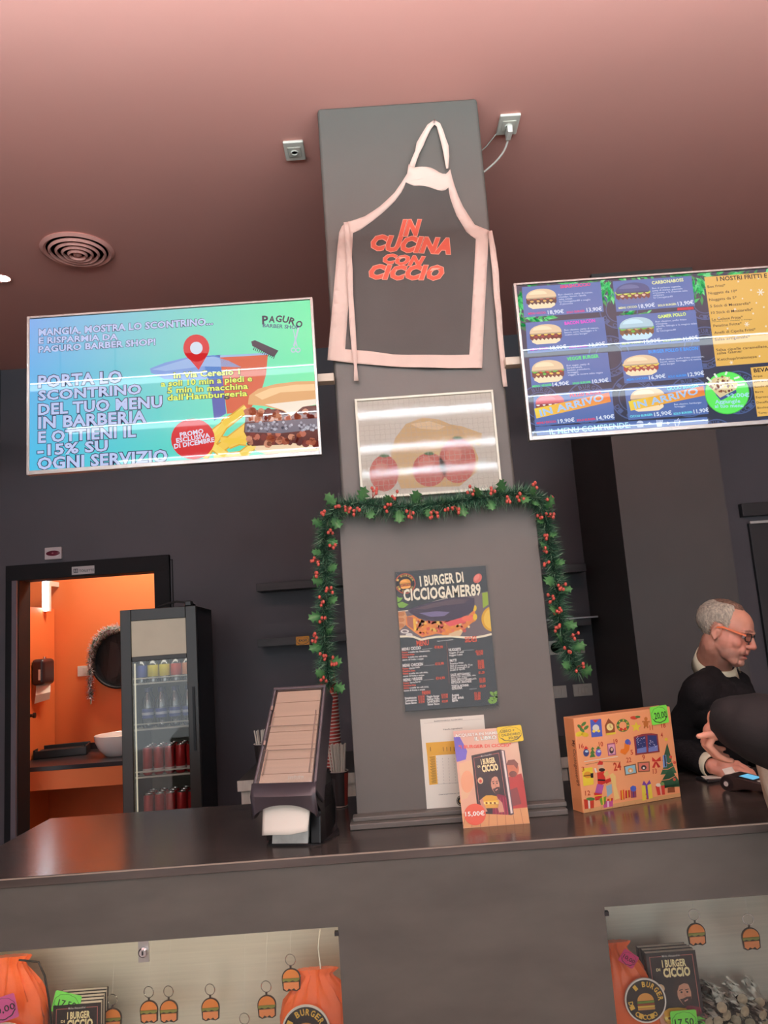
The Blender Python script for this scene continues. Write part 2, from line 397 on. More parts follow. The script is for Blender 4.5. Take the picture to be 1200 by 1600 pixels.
# the column between the screens and its box standing on the counter
struct('pillar', MB().box(PW, PT, 2.56, 3.1, 1.045, CZ), CHAR2, bev=0.012)
BX0, BX1, BF, BZ = -0.133, 0.515, 2.5, 2.03
struct('pillar_cladding', MB().box(BX0, BX1, BF, 3.0, 1.045, BZ-0.012).box(BX0-0.004, BX1+0.004, BF-0.006, 3.0, BZ-0.012, BZ+0.004), CHAR2, bev=0.003)
struct('trim_2', MB().box(BX0-0.02, BX1-0.01, 2.425, BF, 1.045, 1.062).box(BX0-0.012, BX1-0.005, 2.455, BF, 1.062, 1.076), CHAR2, bev=0.003)
# toilet room behind the door
TB, TX = 6.45, -2.75
struct('wall_toilet_back', MB().box(TX-1.0, -0.9, TB, TB+0.1, 0, 3.1), ORANGE)
struct('wall_toilet_partition', MB().box(TX-0.06, TX, BY+0.13, TB-0.02, 0, 2.02), ORANGE)
struct('wall_toilet_left', MB().box(TX-0.75, TX-0.65, BY+0.12, TB, 0, 3.1), GREYW)
struct('wall_toilet_right', MB().box(-0.98, -0.9, BY+0.12, TB, 0, 3.1), ORANGE)
struct('ceiling_toilet', MB().box(TX-0.75, -0.9, BY+0.12, TB+0.1, 3.1, 3.2), GREYW)

# ================================================================== LAMPS
TUBE = lamp_mat('led tube light', (244, 250, 255), TUBE_POWER); UPL = lamp_mat('added uplight', (230, 246, 253), UP_POWER)
for i, (y, lab) in enumerate([(1.13, 'nearest the counter'), (0.30, 'second from the counter'), (-0.62, 'third from the counter'), (-1.53, 'farthest from the counter')]):
    t = thing('linear_lamp', 'long white LED lamp hung under the coral ceiling, ' + lab, 'lamp', (0.3, y, CZ), group='linear lamps over the customers')
    MB().box(-1.9, 2.5, y-0.016, y+0.016, 2.992, 3.012).build('lamp_tube', TUBE, t)
    MB().box(-1.9, 2.5, y-0.02, y+0.02, 3.012, 3.018).build('lamp_housing', SILVER, t)
    MB().box(-1.9, 2.5, y-0.019, y+0.019, 3.018, 3.021).build('added_uplight_strip', UPL, t)  # added emitter facing the ceiling, fills the room with bounced light
    for x in (-1.6, 0.3, 2.2): MB().cyl((x, y, 3.02), (x, y, CZ), 0.004, n=6).build('suspension_cable', BLACKM, t)
# recessed spot at the left edge of the ceiling
p = PZ(5, 433, CZ)
t = thing('ceiling_spotlight', 'small round recessed spotlight lit white at left edge of ceiling', 'lamp', (p.x-0.006, p.y, CZ))
MB().lathe((p.x-0.006, p.y, CZ), [(0.045, -0.006), (0.04, -0.008), (0.03, -0.004), (0.03, 0.0)], 24).build('trim_ring', CORAL, t, smooth=True)
MB().lathe((p.x-0.006, p.y, CZ), [(0.0, -0.009), (0.031, -0.009)], 24).build('lamp_disc', lamp_mat('spot glow', (255, 250, 240), 400), t)
# toilet lamps
t = thing('toilet_ceiling_lamp', 'square white lamp on the toilet ceiling seen only by its glow on orange wall', 'lamp', (-1.9, 5.9, 3.1))
MB().box(-2.2, -1.6, 5.75, 6.05, 3.07, 3.098).build('lamp_panel', lamp_mat('toilet lamp', (255, 240, 220), TOILET_POWER), t)
a = PY(70, 912, 6.2)
t = thing('vertical_tube_lamp', 'bright vertical white tube lamp above the orange partition in the toilet', 'lamp', (a.x, 6.2, 2.0))
MB().cyl((a.x, 6.2, 2.0), (a.x, 6.2, 2.42), 0.013).build('lamp_tube', lamp_mat('cold tube', (225, 242, 255), 14), t, smooth=True)
MB().box(a.x-0.03, a.x+0.03, 6.215, 6.25, 1.99, 2.43).build('lamp_backplate', GREYP, t)
MB().box(a.x-0.01, a.x+0.01, 6.25, 6.45, 2.2, 2.24).build('lamp_bracket', GREYP, t)

# ================================================================== CEILING FITTINGS
c = PZ(121, 390, CZ)
t = thing('ceiling_vent', 'round coral ceiling vent with concentric louvre rings', 'vent', (c.x, c.y, CZ))
for R0, z in ((0.165, 0.0), (0.128, -0.008), (0.098, -0.012), (0.070, -0.016), (0.043, -0.02)):
    w = 0.024 if R0 > 0.15 else 0.009
    MB().lathe((c.x, c.y, CZ), [(R0, z), (R0+0.004, z-0.006), (R0-w*.5, z-0.016), (R0-w, z-0.008), (R0-w, z), (R0, z)], 48).build('louvre_ring', CORAL, t, smooth=True)
MB().lathe((c.x, c.y, CZ), [(0.0, -0.034), (0.018, -0.03), (0.022, -0.018), (0.0, -0.016)], 32).build('centre_boss', CORAL, t, smooth=True)
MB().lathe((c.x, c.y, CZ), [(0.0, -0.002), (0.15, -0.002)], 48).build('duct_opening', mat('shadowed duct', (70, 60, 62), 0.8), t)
def ceil_socket(px, label, plug):
    c = PZ(px[0], px[1], CZ)
    t = thing('ceiling_socket', label, 'socket', (c.x, c.y, CZ), group=None)
    MB().box(c.x-0.04, c.x+0.04, c.y-0.058, c.y+0.058, CZ-0.012, CZ).build('cover_plate', GREYP, t, bev=0.004)
    MB().box(c.x-0.026, c.x+0.026, c.y-0.03, c.y+0.03, CZ-0.015, CZ-0.011).build('socket_insert', mat('insert grey', (200, 197, 184), 0.45), t, bev=0.002)
    MB().lathe((c.x, c.y, CZ-0.0152), [(0.016, 0.0), (0.013, -0.003), (0.011, 0.0)], 20).build('socket_rim', GREYP, t, smooth=True)
    if plug:
        e = PZ(764, 250, CZ-0.06); q = V((c.x+0.003, c.y+0.01, CZ-0.016))
        MB().box(q.x-0.01, q.x+0.01, q.y-0.02, q.y+0.035, CZ-0.045, CZ-0.012).build('plug', WHITEP, t, bev=0.003)
        pts = []
        P0, P1, P2, P3 = q+V((0, .035, -.02)), q+V((0.0, .12, -.05)), V((0.53, 2.86, CZ-.10)), V((PT+0.004, 2.93, CZ-.11))
        for i in range(15):
            s_ = i/14; pts.append(P0*(1-s_)**3+P1*3*s_*(1-s_)**2+P2*3*s_*s_*(1-s_)+P3*s_**3)
        MB().tube(pts, 0.004, 8).build('power_cord', WHITEP, t, smooth=True)
        MB().tube([V((c.x-.03, c.y+.03, CZ-.006)), V((c.x-.07, c.y+.12, CZ-.012)), V((PT+.004, c.y+.19, CZ-.03))], 0.0022, 6).build('thin_cord', GREYP, t, smooth=True)
ceil_socket((460, 233), 'pale grey ceiling socket without plug, left of the dark pillar', False)
ceil_socket((794, 192), 'pale grey ceiling socket with white plug and cord, right of the dark pillar', True)

# ================================================================== BACK WALL FITTINGS
def shelf(x0, x1, z0, z1, y0, label, group, bev=0.002):
    return tag(MB().box(x0, x1, y0, BY, z0, z1).build('wall_shelf', mat('black shelf board', (58, 56, 58), 0.5, noise_amt=0.2, stretch=(1, 8, 8)), bev=bev), label, 'shelf', group)
s1 = PY(400, 912, BY-0.2); s2 = PY(402, 999, BY-0.2)
shelf(s1.x, PW+0.02, s1.z-0.048, s1.z, BY-0.2, 'black floating shelf on the back wall, empty upper one left of pillar', 'left wall shelves')
shelf(s2.x, PW+0.02, s2.z-0.048, s2.z, BY-0.2, 'black floating shelf with orange price tag on its front, left of pillar', 'left wall shelves')
s3 = PY(915, 880, BY-0.2); s4 = PY(928, 962, BY-0.2)
shelf(PT-0.02, s3.x, s3.z-0.05, s3.z, BY-0.2, 'black floating shelf right of the pillar, upper empty one', 'right wall shelves')
shelf(PT-0.02, s4.x-0.02, s4.z-0.055, s4.z-0.012, BY-0.2, 'black floating shelf right of pillar carrying a pale glass plate', 'right wall shelves')
tag(MB().box(s4.x-0.30, s4.x+0.02, BY-0.22, BY-0.02, s4.z-0.012, s4.z-0.002).build('glass_plate', mat('pale glass edge', (196, 200, 204), 0.15), bev=0.002), 'pale flat glass plate lying on the lower right wall shelf', 'plate')
def wall_box(name, label, cat, px, Y, w, h, d, m, group=None):
    c = PY(px[0], px[1], Y)
    t = thing(name, label, cat, c, group=group)
    MB().box(c.x-w/2, c.x+w/2, Y-d, Y, c.z-h/2, c.z+h/2).build('cover_plate', m, t, bev=0.003)
    return t, c
for px, lab in (((868, 1012), 'square white wall socket nearest the pillar box, behind the garland'), ((902, 1010), 'square white wall socket with round black recess, farther from pillar, by the garland end')):
    t, c = wall_box('wall_socket', lab, 'socket', px, BY, 0.088, 0.088, 0.01, WHITEP, 'round recessed sockets')
    MB().lathe((c.x, BY-0.0105, c.z), [(0.036, 0.0), (0.034, -0.004), (0.032, 0.0)], 28, axis='Y').build('socket_rim', WHITEP, t, smooth=True)
    MB().lathe((c.x, BY-0.011, c.z), [(0.0, 0.0), (0.034, 0.0)], 28, axis='Y').build('socket_recess', BLACKM, t)
for px, lab, w in (((874, 1081), 'white light switch plate nearest the pillar box, below the sockets', 0.09), ((910, 1078), 'wide white light switch plate right of the narrower one, below the sockets', 0.12)):
    t, c = wall_box('switch_plate', lab, 'switch', px, BY, w, 0.075, 0.009, WHITEP, 'light switches')
    for k in (-1, 0, 1): MB().box(c.x+k*0.021-0.009, c.x+k*0.021+0.009, BY-0.013, BY-0.008, c.z-0.022, c.z+0.022).build('switch_rocker', WHITEP, t, bev=0.002)
# signs beside the toilet door
t, c = wall_box('toilet_sign', 'small pale TOILETTE sign fixed on the dark door lintel', 'sign', (130, 891), BY-0.03, 0.145, 0.052, 0.004, mat('sign plate', (214, 206, 206), 0.4))
A = Art(t, (0, 830, 2.857), y0=-0.0045)
A.poly([(328, 168), (348, 167), (349, 185), (329, 186)], (60, 58, 66), 1); A.poly([(331, 171), (336, 171), (337, 183), (332, 183)], (214, 206, 206), 2); A.poly([(340, 171), (345, 170), (346, 183), (341, 183)], (214, 206, 206), 2)
A.text('TOILETTE', (353, 183), (420, 178), 11, (70, 66, 74), 2, 0.02)
A.build('sign_lettering', PRINT)
t, c = wall_box('alarm_sensor', 'small white wall box with a dark red oval, above the toilet door', 'sensor', (85, 865), BY, 0.108, 0.078, 0.022, mat('sensor case', (222, 208, 210), 0.4))
MB().ell((c.x, BY-0.022, c.z), (0.045, 0.006, 0.017), 24).build('oval_lens', mat('dark red lens', (112, 36, 56), 0.2), t, smooth=True)
MB().ell((c.x, BY-0.028, c.z), (0.006, 0.002, 0.005), 10).build('indicator', mat('pink led', (190, 110, 130), 0.2), t, smooth=True)

# ================================================================== TOILET FURNITURE
VZ = 0.87
f0 = PZ(45, 1198, VZ); f1 = PZ(187, 1191, VZ); FY = (f0.y+f1.y)/2
t = thing('vanity_unit', 'orange toilet vanity shelf with black worktop seen through the doorway', 'vanity', (-1.9, FY, 0))
MB().box(TX+.001, -0.981, FY, TB-.001, VZ-0.03, VZ).build('worktop', mat('black vanity top', (40, 38, 42), 0.3), t, bev=0.002)
MB().box(TX+.001, -0.981, FY+0.006, FY+0.03, VZ-0.16, VZ-0.03).build('apron_board', ORANGE, t)
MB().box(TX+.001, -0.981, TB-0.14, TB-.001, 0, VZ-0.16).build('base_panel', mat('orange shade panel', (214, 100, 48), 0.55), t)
MB().box(TX+.001, -0.981, TB-0.03, TB-.001, VZ, VZ+0.05).build('upstand', mat('black vanity top', (40, 38, 42), 0.3), t)
b0 = PY(186, 1165, 5.9)
t = thing('wash_basin', 'round white ceramic vessel basin on the black vanity top', 'basin', (b0.x, 5.95, VZ))
MB().lathe((b0.x, 5.95, VZ), [(0.0, 0.0), (0.11, 0.0), (0.12, 0.008), (0.16, 0.05), (0.188, 0.11), (0.193, 0.152), (0.187, 0.155), (0.18, 0.148), (0.16, 0.08), (0.1, 0.035), (0.0, 0.03)], 48).build('bowl', mat('white ceramic', (228, 226, 222), 0.15, coat=0.5), t, smooth=True)
MB().lathe((b0.x, 5.95, VZ+0.031), [(0.022, 0.0), (0.02, 0.004), (0.0, 0.004)], 20).build('drain', CHROME, t, smooth=True)
c = PZ(98, 1180, VZ); 
t = thing('black_tray', 'low black plastic tray box on the vanity left of the white basin', 'tray', (c.x, c.y, VZ), rotz=0.25)
M = mw(t)
MB().box(-0.19, 0.19, -0.12, 0.12, 0, 0.012).box(-0.19, 0.19, -0.12, -0.108, 0, 0.06).box(-0.19, 0.19, 0.108, 0.12, 0, 0.075).box(-0.19, -0.178, -0.12, 0.12, 0, 0.07).box(0.178, 0.19, -0.12, 0.12, 0, 0.07).build('tray_body', BLACKP, t, bev=0.004, local=True)
MB().box(-0.17, 0.15, -0.1, 0.09, 0.012, 0.05).build('tray_insert', BLACKM, t, bev=0.006, local=True)
c = PY(136, 1048, TB)
t = thing('toilet_socket', 'white wall socket on orange wall beside the tinsel mirror', 'socket', (c.x, TB, c.z))
MB().box(c.x-0.075, c.x+0.06, TB-0.012, TB, c.z-0.042, c.z+0.042).build('cover_plate', WHITEP, t, bev=0.003)
MB().box(c.x-0.03, c.x+0.02, TB-0.015, TB-0.011, c.z-0.025, c.z+0.025).build('socket_insert', GREYP, t, bev=0.002)
# towel dispenser on the partition wall
d0 = PN(45, 1034, V((TX, 0, 0)), V((1, 0, 0))); d1_ = PN(80, 1070, V((TX+0.1, 0, 0)), V((1, 0, 0)))
yc = 6.13; zc = PY(62, 1050, 6.1).z
t = thing('towel_dispenser', 'black paper towel dispenser on the orange partition in the toilet', 'dispenser', (TX, yc, zc))
MB().box(TX, TX+0.10, yc-0.13, yc+0.08, zc-0.10, zc+0.10).build('housing', mat('brown black plastic', (48, 34, 38), 0.3), t, bev=0.03, seg=4)
MB().box(TX+0.06, TX+0.075, yc-0.134, yc-0.128, zc-0.06, zc+0.02).build('level_window', GREYP, t)
MB().cyl((TX+0.05, yc, zc+0.09), (TX+0.05, yc, zc+0.115), 0.012).build('lock_knob', CHROME, t, smooth=True)
MB().add([(TX+.03, yc-.10, zc-.10), (TX+.085, yc+.03, zc-.10), (TX+.04, yc-.13, zc-.17), (TX+.095, yc+.0, zc-.16), (TX+.02, yc-.11, zc-.235), (TX+.08, yc+.02, zc-.215)], [(0, 1, 3, 2), (2, 3, 5, 4)]).build('paper_towel', PAPERW, t)
t.children[-1].modifiers.new('thick', 'SOLIDIFY').thickness = 0.002
c = PY(45, 1106, 5.5)
tag(MB().lathe((TX, 5.97, 1.20), [(0.0, 0.0), (0.012, 0.0), (0.012, 0.03), (0.02, 0.035), (0.02, 0.05), (0.0, 0.052)], 16, axis='X').build('coat_hook', BLACKP, smooth=True), 'small black knob hook on the orange partition below the towel dispenser', 'hook')
# mirror with tinsel
cm = PY(190, 1030, TB-0.03)
t = thing('round_mirror', 'round black framed mirror on the orange wall, half hidden by fridge', 'mirror', (cm.x, TB, cm.z))
MR = 0.235
MB().lathe((cm.x, TB, cm.z), [(MR, 0), (MR, -0.09), (MR-0.012, -0.095), (MR-0.02, -0.09), (MR-0.02, -0.03)], 48, axis='Y').build('frame', BLACKP, t, smooth=True)
MB().lathe((cm.x, TB-0.03, cm.z), [(0.0, 0), (MR-0.02, 0)], 48, axis='Y').build('mirror_glass', mat('mirror glass', (190, 188, 190), 0.03, metal=1.0), t)
def tinsel(path, n, R, ln, mb_, jitter=0.5):
    L = [0]
    for a, b in zip(path[:-1], path[1:]): L.append(L[-1]+(b-a).length)
    for _ in range(n):
        s_ = random.random()*L[-1]; i = max(k for k in range(len(L)-1) if L[k] <= s_)
        f = (s_-L[i])/max(1e-9, L[i+1]-L[i]); p = path[i].lerp(path[i+1], f); tdir = (path[i+1]-path[i]).normalized()
        d = V((random.gauss(0, 1), random.gauss(0, 1), random.gauss(0, 1))); d = (d-tdir*d.dot(tdir)*0.6).normalized()
        l = ln*(0.6+0.6*random.random()); w = tdir.cross(d).normalized()*R*0.5
        q = p+d*l+tdir*random.uniform(-.2, .2)*l*jitter
        mb_.add([p-w, p+w, q+w*0.6, q-w*0.6], [(0, 1, 2, 3)])
tp = [cm+V((x, -0.09, z)) for x, z in [(0.02, .255), (-.05, .25), (-.12, .22), (-.18, .165), (-.215, .09), (-.225, .0), (-.222, -.1), (-.225, -.2), (-.222, -.3)]]
t = thing('tinsel_garland', 'silver and green tinsel garland draped round the toilet mirror', 'garland', tp[0])
MB().tube(tp, 0.004, 6).build('garland_core', mat('tinsel wire', (60, 90, 70), 0.5), t)
for nm, rgb, k in (('silver_strands', (240, 242, 248), 1200), ('green_strands', (80, 160, 130), 520), ('red_strands', (160, 60, 70), 240)):
    mb_ = MB(); tinsel(tp, k, 0.008, 0.042, mb_)
    o = mb_.build(nm, mat(nm, rgb, 0.3, metal=0.15), t, recalc=False); o['kind'] = 'stuff'

# ================================================================== BACK COUNTER
c0 = PZ(371, 1221, 1.06); KY = c0.y
t = thing('back_counter', 'low back counter with whitewashed plank front and dark top behind the napkin dispenser', 'counter', (0.2, KY, 0))
MB().box(c0.x, 1.1, KY, KY+0.62, 1.03, 1.06).build('worktop', mat('dark worktop', (62, 64, 60), 0.4), t, bev=0.003)
MB().box(c0.x, 1.1, KY-0.006, KY, 1.02, 1.062).build('edge_strip', WHITEWOOD, t)
for k in range(14):
    x = c0.x+0.012+k*0.124; MB().box(x, x+0.12, KY+0.008, KY+0.03, 0.0, 1.02).build('plank', WHITEWOOD, t, bev=0.002)
MB().box(c0.x+0.015, c0.x+0.03, KY+0.03, KY+0.6, 0, 1.03).build('side_panel', WHITEWOOD, t)

# ================================================================== DISPLAY FRIDGE
FRZ = 1.86
q0, q1 = PY(187, 954, 4.05), PY(306, 946, 4.09)
FX0, FX1, FYY = q0.x, q1.x, 4.05
FR = radians(5); FW = (FX1-FX0)/cos(FR); FD = 0.60; FRZ = (q0.z+q1.z)/2
t = thing('display_fridge', 'tall black glass door drinks fridge beside the toilet doorway', 'fridge', (FX0, FYY, 0), FR)
FRB = mat('fridge black', (22, 23, 27), 0.4, spec=0.3); FRD = mat('fridge door frame', (42, 36, 31), 0.3)
bd = MB().box(0, 0.03, 0.045, FD, 0.06, FRZ).box(FW-0.03, FW, 0.045, FD, 0.06, FRZ).box(0, FW, FD-0.03, FD, 0.06, FRZ).box(0, FW, 0.045, FD, FRZ-0.03, FRZ).box(0, FW, 0.045, FD, 0.06, 0.3)
bd.build('cabinet_body', FRB, t, bev=0.004, local=True)
MB().box(0.03, FW-0.03, FD-0.05, FD-0.03, 0.3, FRZ-0.03).build('inner_back', mat('fridge liner', (150, 146, 134), 0.5), t, local=True)
fdoor = MB().box(0.0, 0.055, 0, 0.04, 0.3, FRZ).box(FW-0.055, FW, 0, 0.04, 0.3, FRZ).box(0.055, FW-0.055, 0, 0.04, FRZ-0.06, FRZ).box(0.055, FW-0.055, 0, 0.04, 0.3, 0.36).box(0.055, FW-0.055, 0.006, 0.04, FRZ-0.27, FRZ-0.245).build('door_frame', FRD, t, bev=0.003, local=True)
MB().box(0.055, FW-0.055, 0.012, 0.03, FRZ-0.245, FRZ-0.06).build('header_panel', mat('beige header with added glow', (178, 162, 138), 0.25, emit=0.3), t, local=True)  # sign panel, faint emission added to lift its tone
MB().box(0.055, FW-0.055, 0.016, 0.022, 0.36, FRZ-0.27).build('door_glass', glass_mat('fridge glass', (0.93, 0.92, 0.90), 0.03, 1.0, 0.01), fdoor, local=True)
MB().box(0.056, 0.062, 0.05, 0.06, 0.36, FRZ-0.28).build('light_strip', mat('fridge light', (230, 222, 196), 0.4, emit=0.6), t, local=True)
MB().box(FW-0.03, FW-0.018, -0.012, 0.0, 1.1, 1.42).build('door_handle', FRB, fdoor, local=True)
for x in (0.04, FW-0.04):
    for y in (0.1, FD-0.05): MB().cyl((x, y, 0), (x, y, 0.06), 0.02).build('foot', BLACKP, t, local=True)
MB().box(0.06, FW-0.06, 0.046, 0.06, FRZ-0.264, FRZ-0.25).build('added_top_light', lamp_mat('added fridge fill lamp', (255, 250, 236), 5.0), t, local=True)  # added hidden lamp behind the door rail, brightens the shelves
Mf = mw(t); Mfi = Mf.inverted()
def fz(y_px, x_px=250, dep=0.12):
    o = Mf @ V((0, dep, 0)); n = Mf.to_3x3() @ V((0, -1, 0)); return (Mfi @ PN(x_px, y_px, o, n)).z
SH = [fz(930+640/4.706), fz(930+972/4.706), fz(930+1318/4.706), fz(930+1318/4.706)-(fz(930+972/4.706)-fz(930+1318/4.706))]
for k, z in enumerate(SH):
    sh = MB()
    for i in range(9): sh.cyl((0.04, 0.09+i*0.055, z), (FW-0.04, 0.09+i*0.055, z), 0.0025, n=6)
    for y in (0.065,):
        sh.cyl((0.04, y, z), (FW-0.04, y, z), 0.0045, n=8); sh.cyl((0.04, y, z+0.028), (FW-0.04, y, z+0.028), 0.0035, n=8)
    for i in range(2): sh.cyl((0.045+i*(FW-0.09), 0.065, z), (0.045+i*(FW-0.09), 0.065, z+0.028), 0.003, n=6)
    sh.build('wire_shelf', mat('white wire', (206, 202, 190), 0.4), t, smooth=True, local=True)
tag(MB().tube([Mf @ V(p) for p in ((FW*.48, .05, FRZ+.006), (FW*.6, .04, FRZ+.02), (FW*.72, .06, FRZ+.03), (FW*.86, .05, FRZ+.02), (FW*.95, .1, FRZ+.008))], 0.006, 8).build('power_cable', BLACKP, smooth=True), 'short black cable lying on top of the drinks fridge', 'cable')
tag(MB().xform(Matrix.Identity(4)).box(FW*.84, FW*.93, 0.03, 0.10, FRZ+0.001, FRZ+0.03).xform(Mf).build('black_clamp', BLACKP, bev=0.006), 'small black clamp lying on top of the drinks fridge', 'clamp')

CANR = mat('red can', (176, 40, 44), 0.3, metal=0.25); CANT = mat('aluminium', (200, 198, 196), 0.25, metal=0.9)
def can(loc, label, group):
    t = thing('drink_can', label, 'can', loc, group=group)
    MB().lathe((0, 0, 0), [(0.019, 0.0), (0.0255, 0.008), (0.0255, 0.128), (0.022, 0.14)], 20).build('can_body', CANR, t, smooth=True, local=True)
    MB().lathe((0, 0, 0), [(0.022, 0.14), (0.0222, 0.144), (0.020, 0.144), (0.019, 0.139), (0.0, 0.139)], 20).build('can_top', CANT, t, smooth=True, local=True)
    MB().lathe((0, 0, 0), [(0.0257, 0.014), (0.0259, 0.016), (0.0259, 0.032), (0.0257, 0.034)], 20).build('label_band', mat('white band', (214, 190, 186), 0.35), t, smooth=True, local=True)
    return t
proto = None; row_names = ('front', 'second', 'third')
nx = int((FW-0.10)/0.063)
def frow(build, z, group, fmt, rows=2, dx=0.054, y0=0.115, dyr=0.06):
    pr = None; n = int((FW-0.10)/dx)
    for r in range(rows):
        for i in range(n):
            P = Mf @ V((0.075+dx*0.5+i*(FW-0.11)/n*1.0, y0+r*dyr, z+0.004))
            lab = fmt % ('frontmost row' if r == 0 else 'row just behind the front' if r == 1 else 'third row back')
            M = Matrix.Translation(P)
            if pr is None: pr = build(P, lab, group)
            else: dup(pr, M, lab, group)
frow(can, SH[2], 'cans on the fridge shelf below the water bottles', 'red drink can on the shelf below the water, %s', rows=3)
frow(can, SH[3], 'cans on the lowest visible fridge shelf', 'red drink can on the lowest visible fridge shelf, %s', rows=3)
CLEAR = glass_mat('clear bottle', (0.88, 0.92, 0.96), 0.08, 2.0, 0.10)
def bottle(loc, label, group):
    t = thing('water_bottle', label, 'bottle', loc, group=group)
    MB().lathe((0, 0, 0), [(0.0, 0.004), (0.024, 0.0), (0.03, 0.01), (0.03, 0.12), (0.027, 0.145), (0.014, 0.175), (0.013, 0.19)], 18).build('bottle_body', CLEAR, t, smooth=True, local=True)
    MB().lathe((0, 0, 0), [(0.0306, 0.05), (0.0308, 0.052), (0.0308, 0.095), (0.0306, 0.097)], 18).build('bottle_label', mat('blue label', (52, 72, 160), 0.4), t, smooth=True, local=True)
    MB().lathe((0, 0, 0), [(0.0309, 0.066), (0.0311, 0.068), (0.0311, 0.078), (0.0309, 0.08)], 18).build('label_stripe', mat('pale label stripe', (200, 206, 226), 0.4), t, smooth=True, local=True)
    MB().lathe((0, 0, 0), [(0.0155, 0.182), (0.0155, 0.205), (0.0, 0.206)], 16).build('bottle_cap', mat('navy cap', (36, 40, 92), 0.4), t, smooth=True, local=True)
    return t
frow(bottle, SH[1], 'water bottles in the fridge', 'clear water bottle with blue label, %s', rows=2, dx=0.066)
YL = [(('yellow', (206, 190, 40))), ('yellow', (206, 190, 40)), ('orange red', (190, 70, 50)), ('peach', (206, 140, 100)), ('blue', (70, 84, 160))]
n = 5
for i in range(n):
    k = (4, 0, 1, 2, 3)[i]; nm, rgb = YL[k]
    P = Mf @ V((0.08+i*(FW-0.15)/(n-1), 0.115, SH[0]+0.004))
    lab = ('soft drink bottle with %s label on the top fridge shelf' % nm) if k not in (0, 1) else 'soft drink bottle with yellow label, %s of the two yellow ones on top shelf' % ('left' if k == 0 else 'right')
    t = thing('soft_drink_bottle', lab, 'bottle', P, group='soft drinks on the top fridge shelf')
    MB().lathe((0, 0, 0), [(0.0, 0.0), (0.028, 0.0), (0.028, 0.09), (0.02, 0.115), (0.013, 0.14)], 18).build('bottle_body', CLEAR, t, smooth=True, local=True)
    MB().lathe((0, 0, 0), [(0.0286, 0.03), (0.0288, 0.032), (0.0288, 0.088), (0.0286, 0.09)], 18).build('bottle_label', mat('label '+nm, rgb, 0.4), t, smooth=True, local=True)
    MB().lathe((0, 0, 0), [(0.0145, 0.135), (0.0145, 0.155), (0.0, 0.156)], 14).build('bottle_cap', mat('dark cap', (60, 50, 48), 0.4), t, smooth=True, local=True)

# ================================================================== MAIN COUNTER
CT, CFY, CBY, CX0, CX1 = 1.045, 2.19, 2.93, -1.272, 2.35
NZ1, NZ0, NB = 0.861, 0.46, 2.47
NL0, NL1, NR0, NR1 = -1.2, -0.186, 0.526, 1.9
t = thing('service_counter', 'long black stained wooden service counter with two glazed display niches', 'counter', (0.5, CFY, 0))
MB().box(CX0, CX1, CFY-0.004, CBY, CT-0.026, CT).build('counter_top', COUNT, t, bev=0.0025)
MB().box(CX0+.002, CX1-.002, CFY-0.0046, CFY-0.002, CT-0.0045, CT-0.0012).build('edge_highlight', mat('painted edge highlight', (150, 138, 124), 0.5), t)  # pale strip: highlight along the front edge put in as colour
fp = MB()
Z1 = CT-0.026
fp.box(CX0+.004, NL0, CFY, CFY+0.02, 0, Z1).box(NL0, NL1, CFY, CFY+0.02, NZ1, Z1).box(NL0, NL1, CFY, CFY+0.02, 0, NZ0).box(NL1, NR0, CFY, CFY+0.02, 0, Z1)
fp.box(NR0, NR1, CFY, CFY+0.02, NZ1, Z1).box(NR0, NR1, CFY, CFY+0.02, 0, NZ0).box(NR1, CX1-.004, CFY, CFY+0.02, 0, Z1)
fp.build('front_panel', FRONT, t)
MB().box(CX0+.004, CX0+0.024, CFY+0.02, CBY-0.01, 0, Z1).build('end_panel', FRONT, t)
MB().box(CX1-.024, CX1-0.004, CFY+0.02, CBY-0.01, 0, Z1).build('end_panel', FRONT, t)
MB().box(CX0+.024, CX1-.024, CBY-0.03, CBY-0.01, 0, Z1).build('rear_panel', FRONT, t)
for (a, b_) in ((NL0, NL1), (NR0, NR1)):
    MB().box(a, b_, NB, NB+0.01, NZ0, NZ1).box(a-.01, a, CFY+.02, NB+.01, NZ0-.01, NZ1+.01).box(b_, b_+.01, CFY+.02, NB+.01, NZ0-.01, NZ1+.01).box(a, b_, CFY+.02, NB+.01, NZ0-.01, NZ0).box(a, b_, CFY+.02, NB+.01, NZ1, NZ1+.01).build('niche_lining', STEEL, t)
    g = MB().box(a+.002, b_-.002, CFY+0.006, CFY+0.011, NZ0, NZ1-0.001).build('glass_pane', GLASS, t)
    if a < 0:
        lk = PY(224, 1487, CFY)
        MB().box(lk.x-0.014, lk.x+0.014, CFY+0.001, CFY+0.006, NZ1-0.052, NZ1).build('lock_plate', SILVER, g)
        MB().lathe((lk.x+.001, CFY+.001, lk.z), [(0.0, -0.012), (0.009, -0.012), (0.0125, -0.009), (0.0125, 0.0)], 24, axis='Y').build('lock_cylinder', CHROME, g, smooth=True)
        MB().box(lk.x-.001, lk.x+.003, CFY-.0122, CFY-.011, lk.z-.005, lk.z+.005).build('key_slot', BLACKM, g)
        for x in (NL1-0.006,): MB().box(x-0.004, x+0.008, CFY-0.002, CFY+0.012, NZ1-0.022, NZ1-0.012).build('glass_clip', BLACKP, g)
        MB().box(a+0.02, b_-0.02, CFY+0.022, CFY+0.03, NZ1-0.006, NZ1-0.0005).build('added_led_strip', lamp_mat('added niche led', (255, 236, 206), NICHE_POWER), t)  # added unseen strip that brightens the left niche
    else: MB().box(NR0-0.002, NR0+0.01, CFY-0.002, CFY+0.012, NZ1-0.022, NZ1-0.012).build('glass_clip', BLACKP, g)
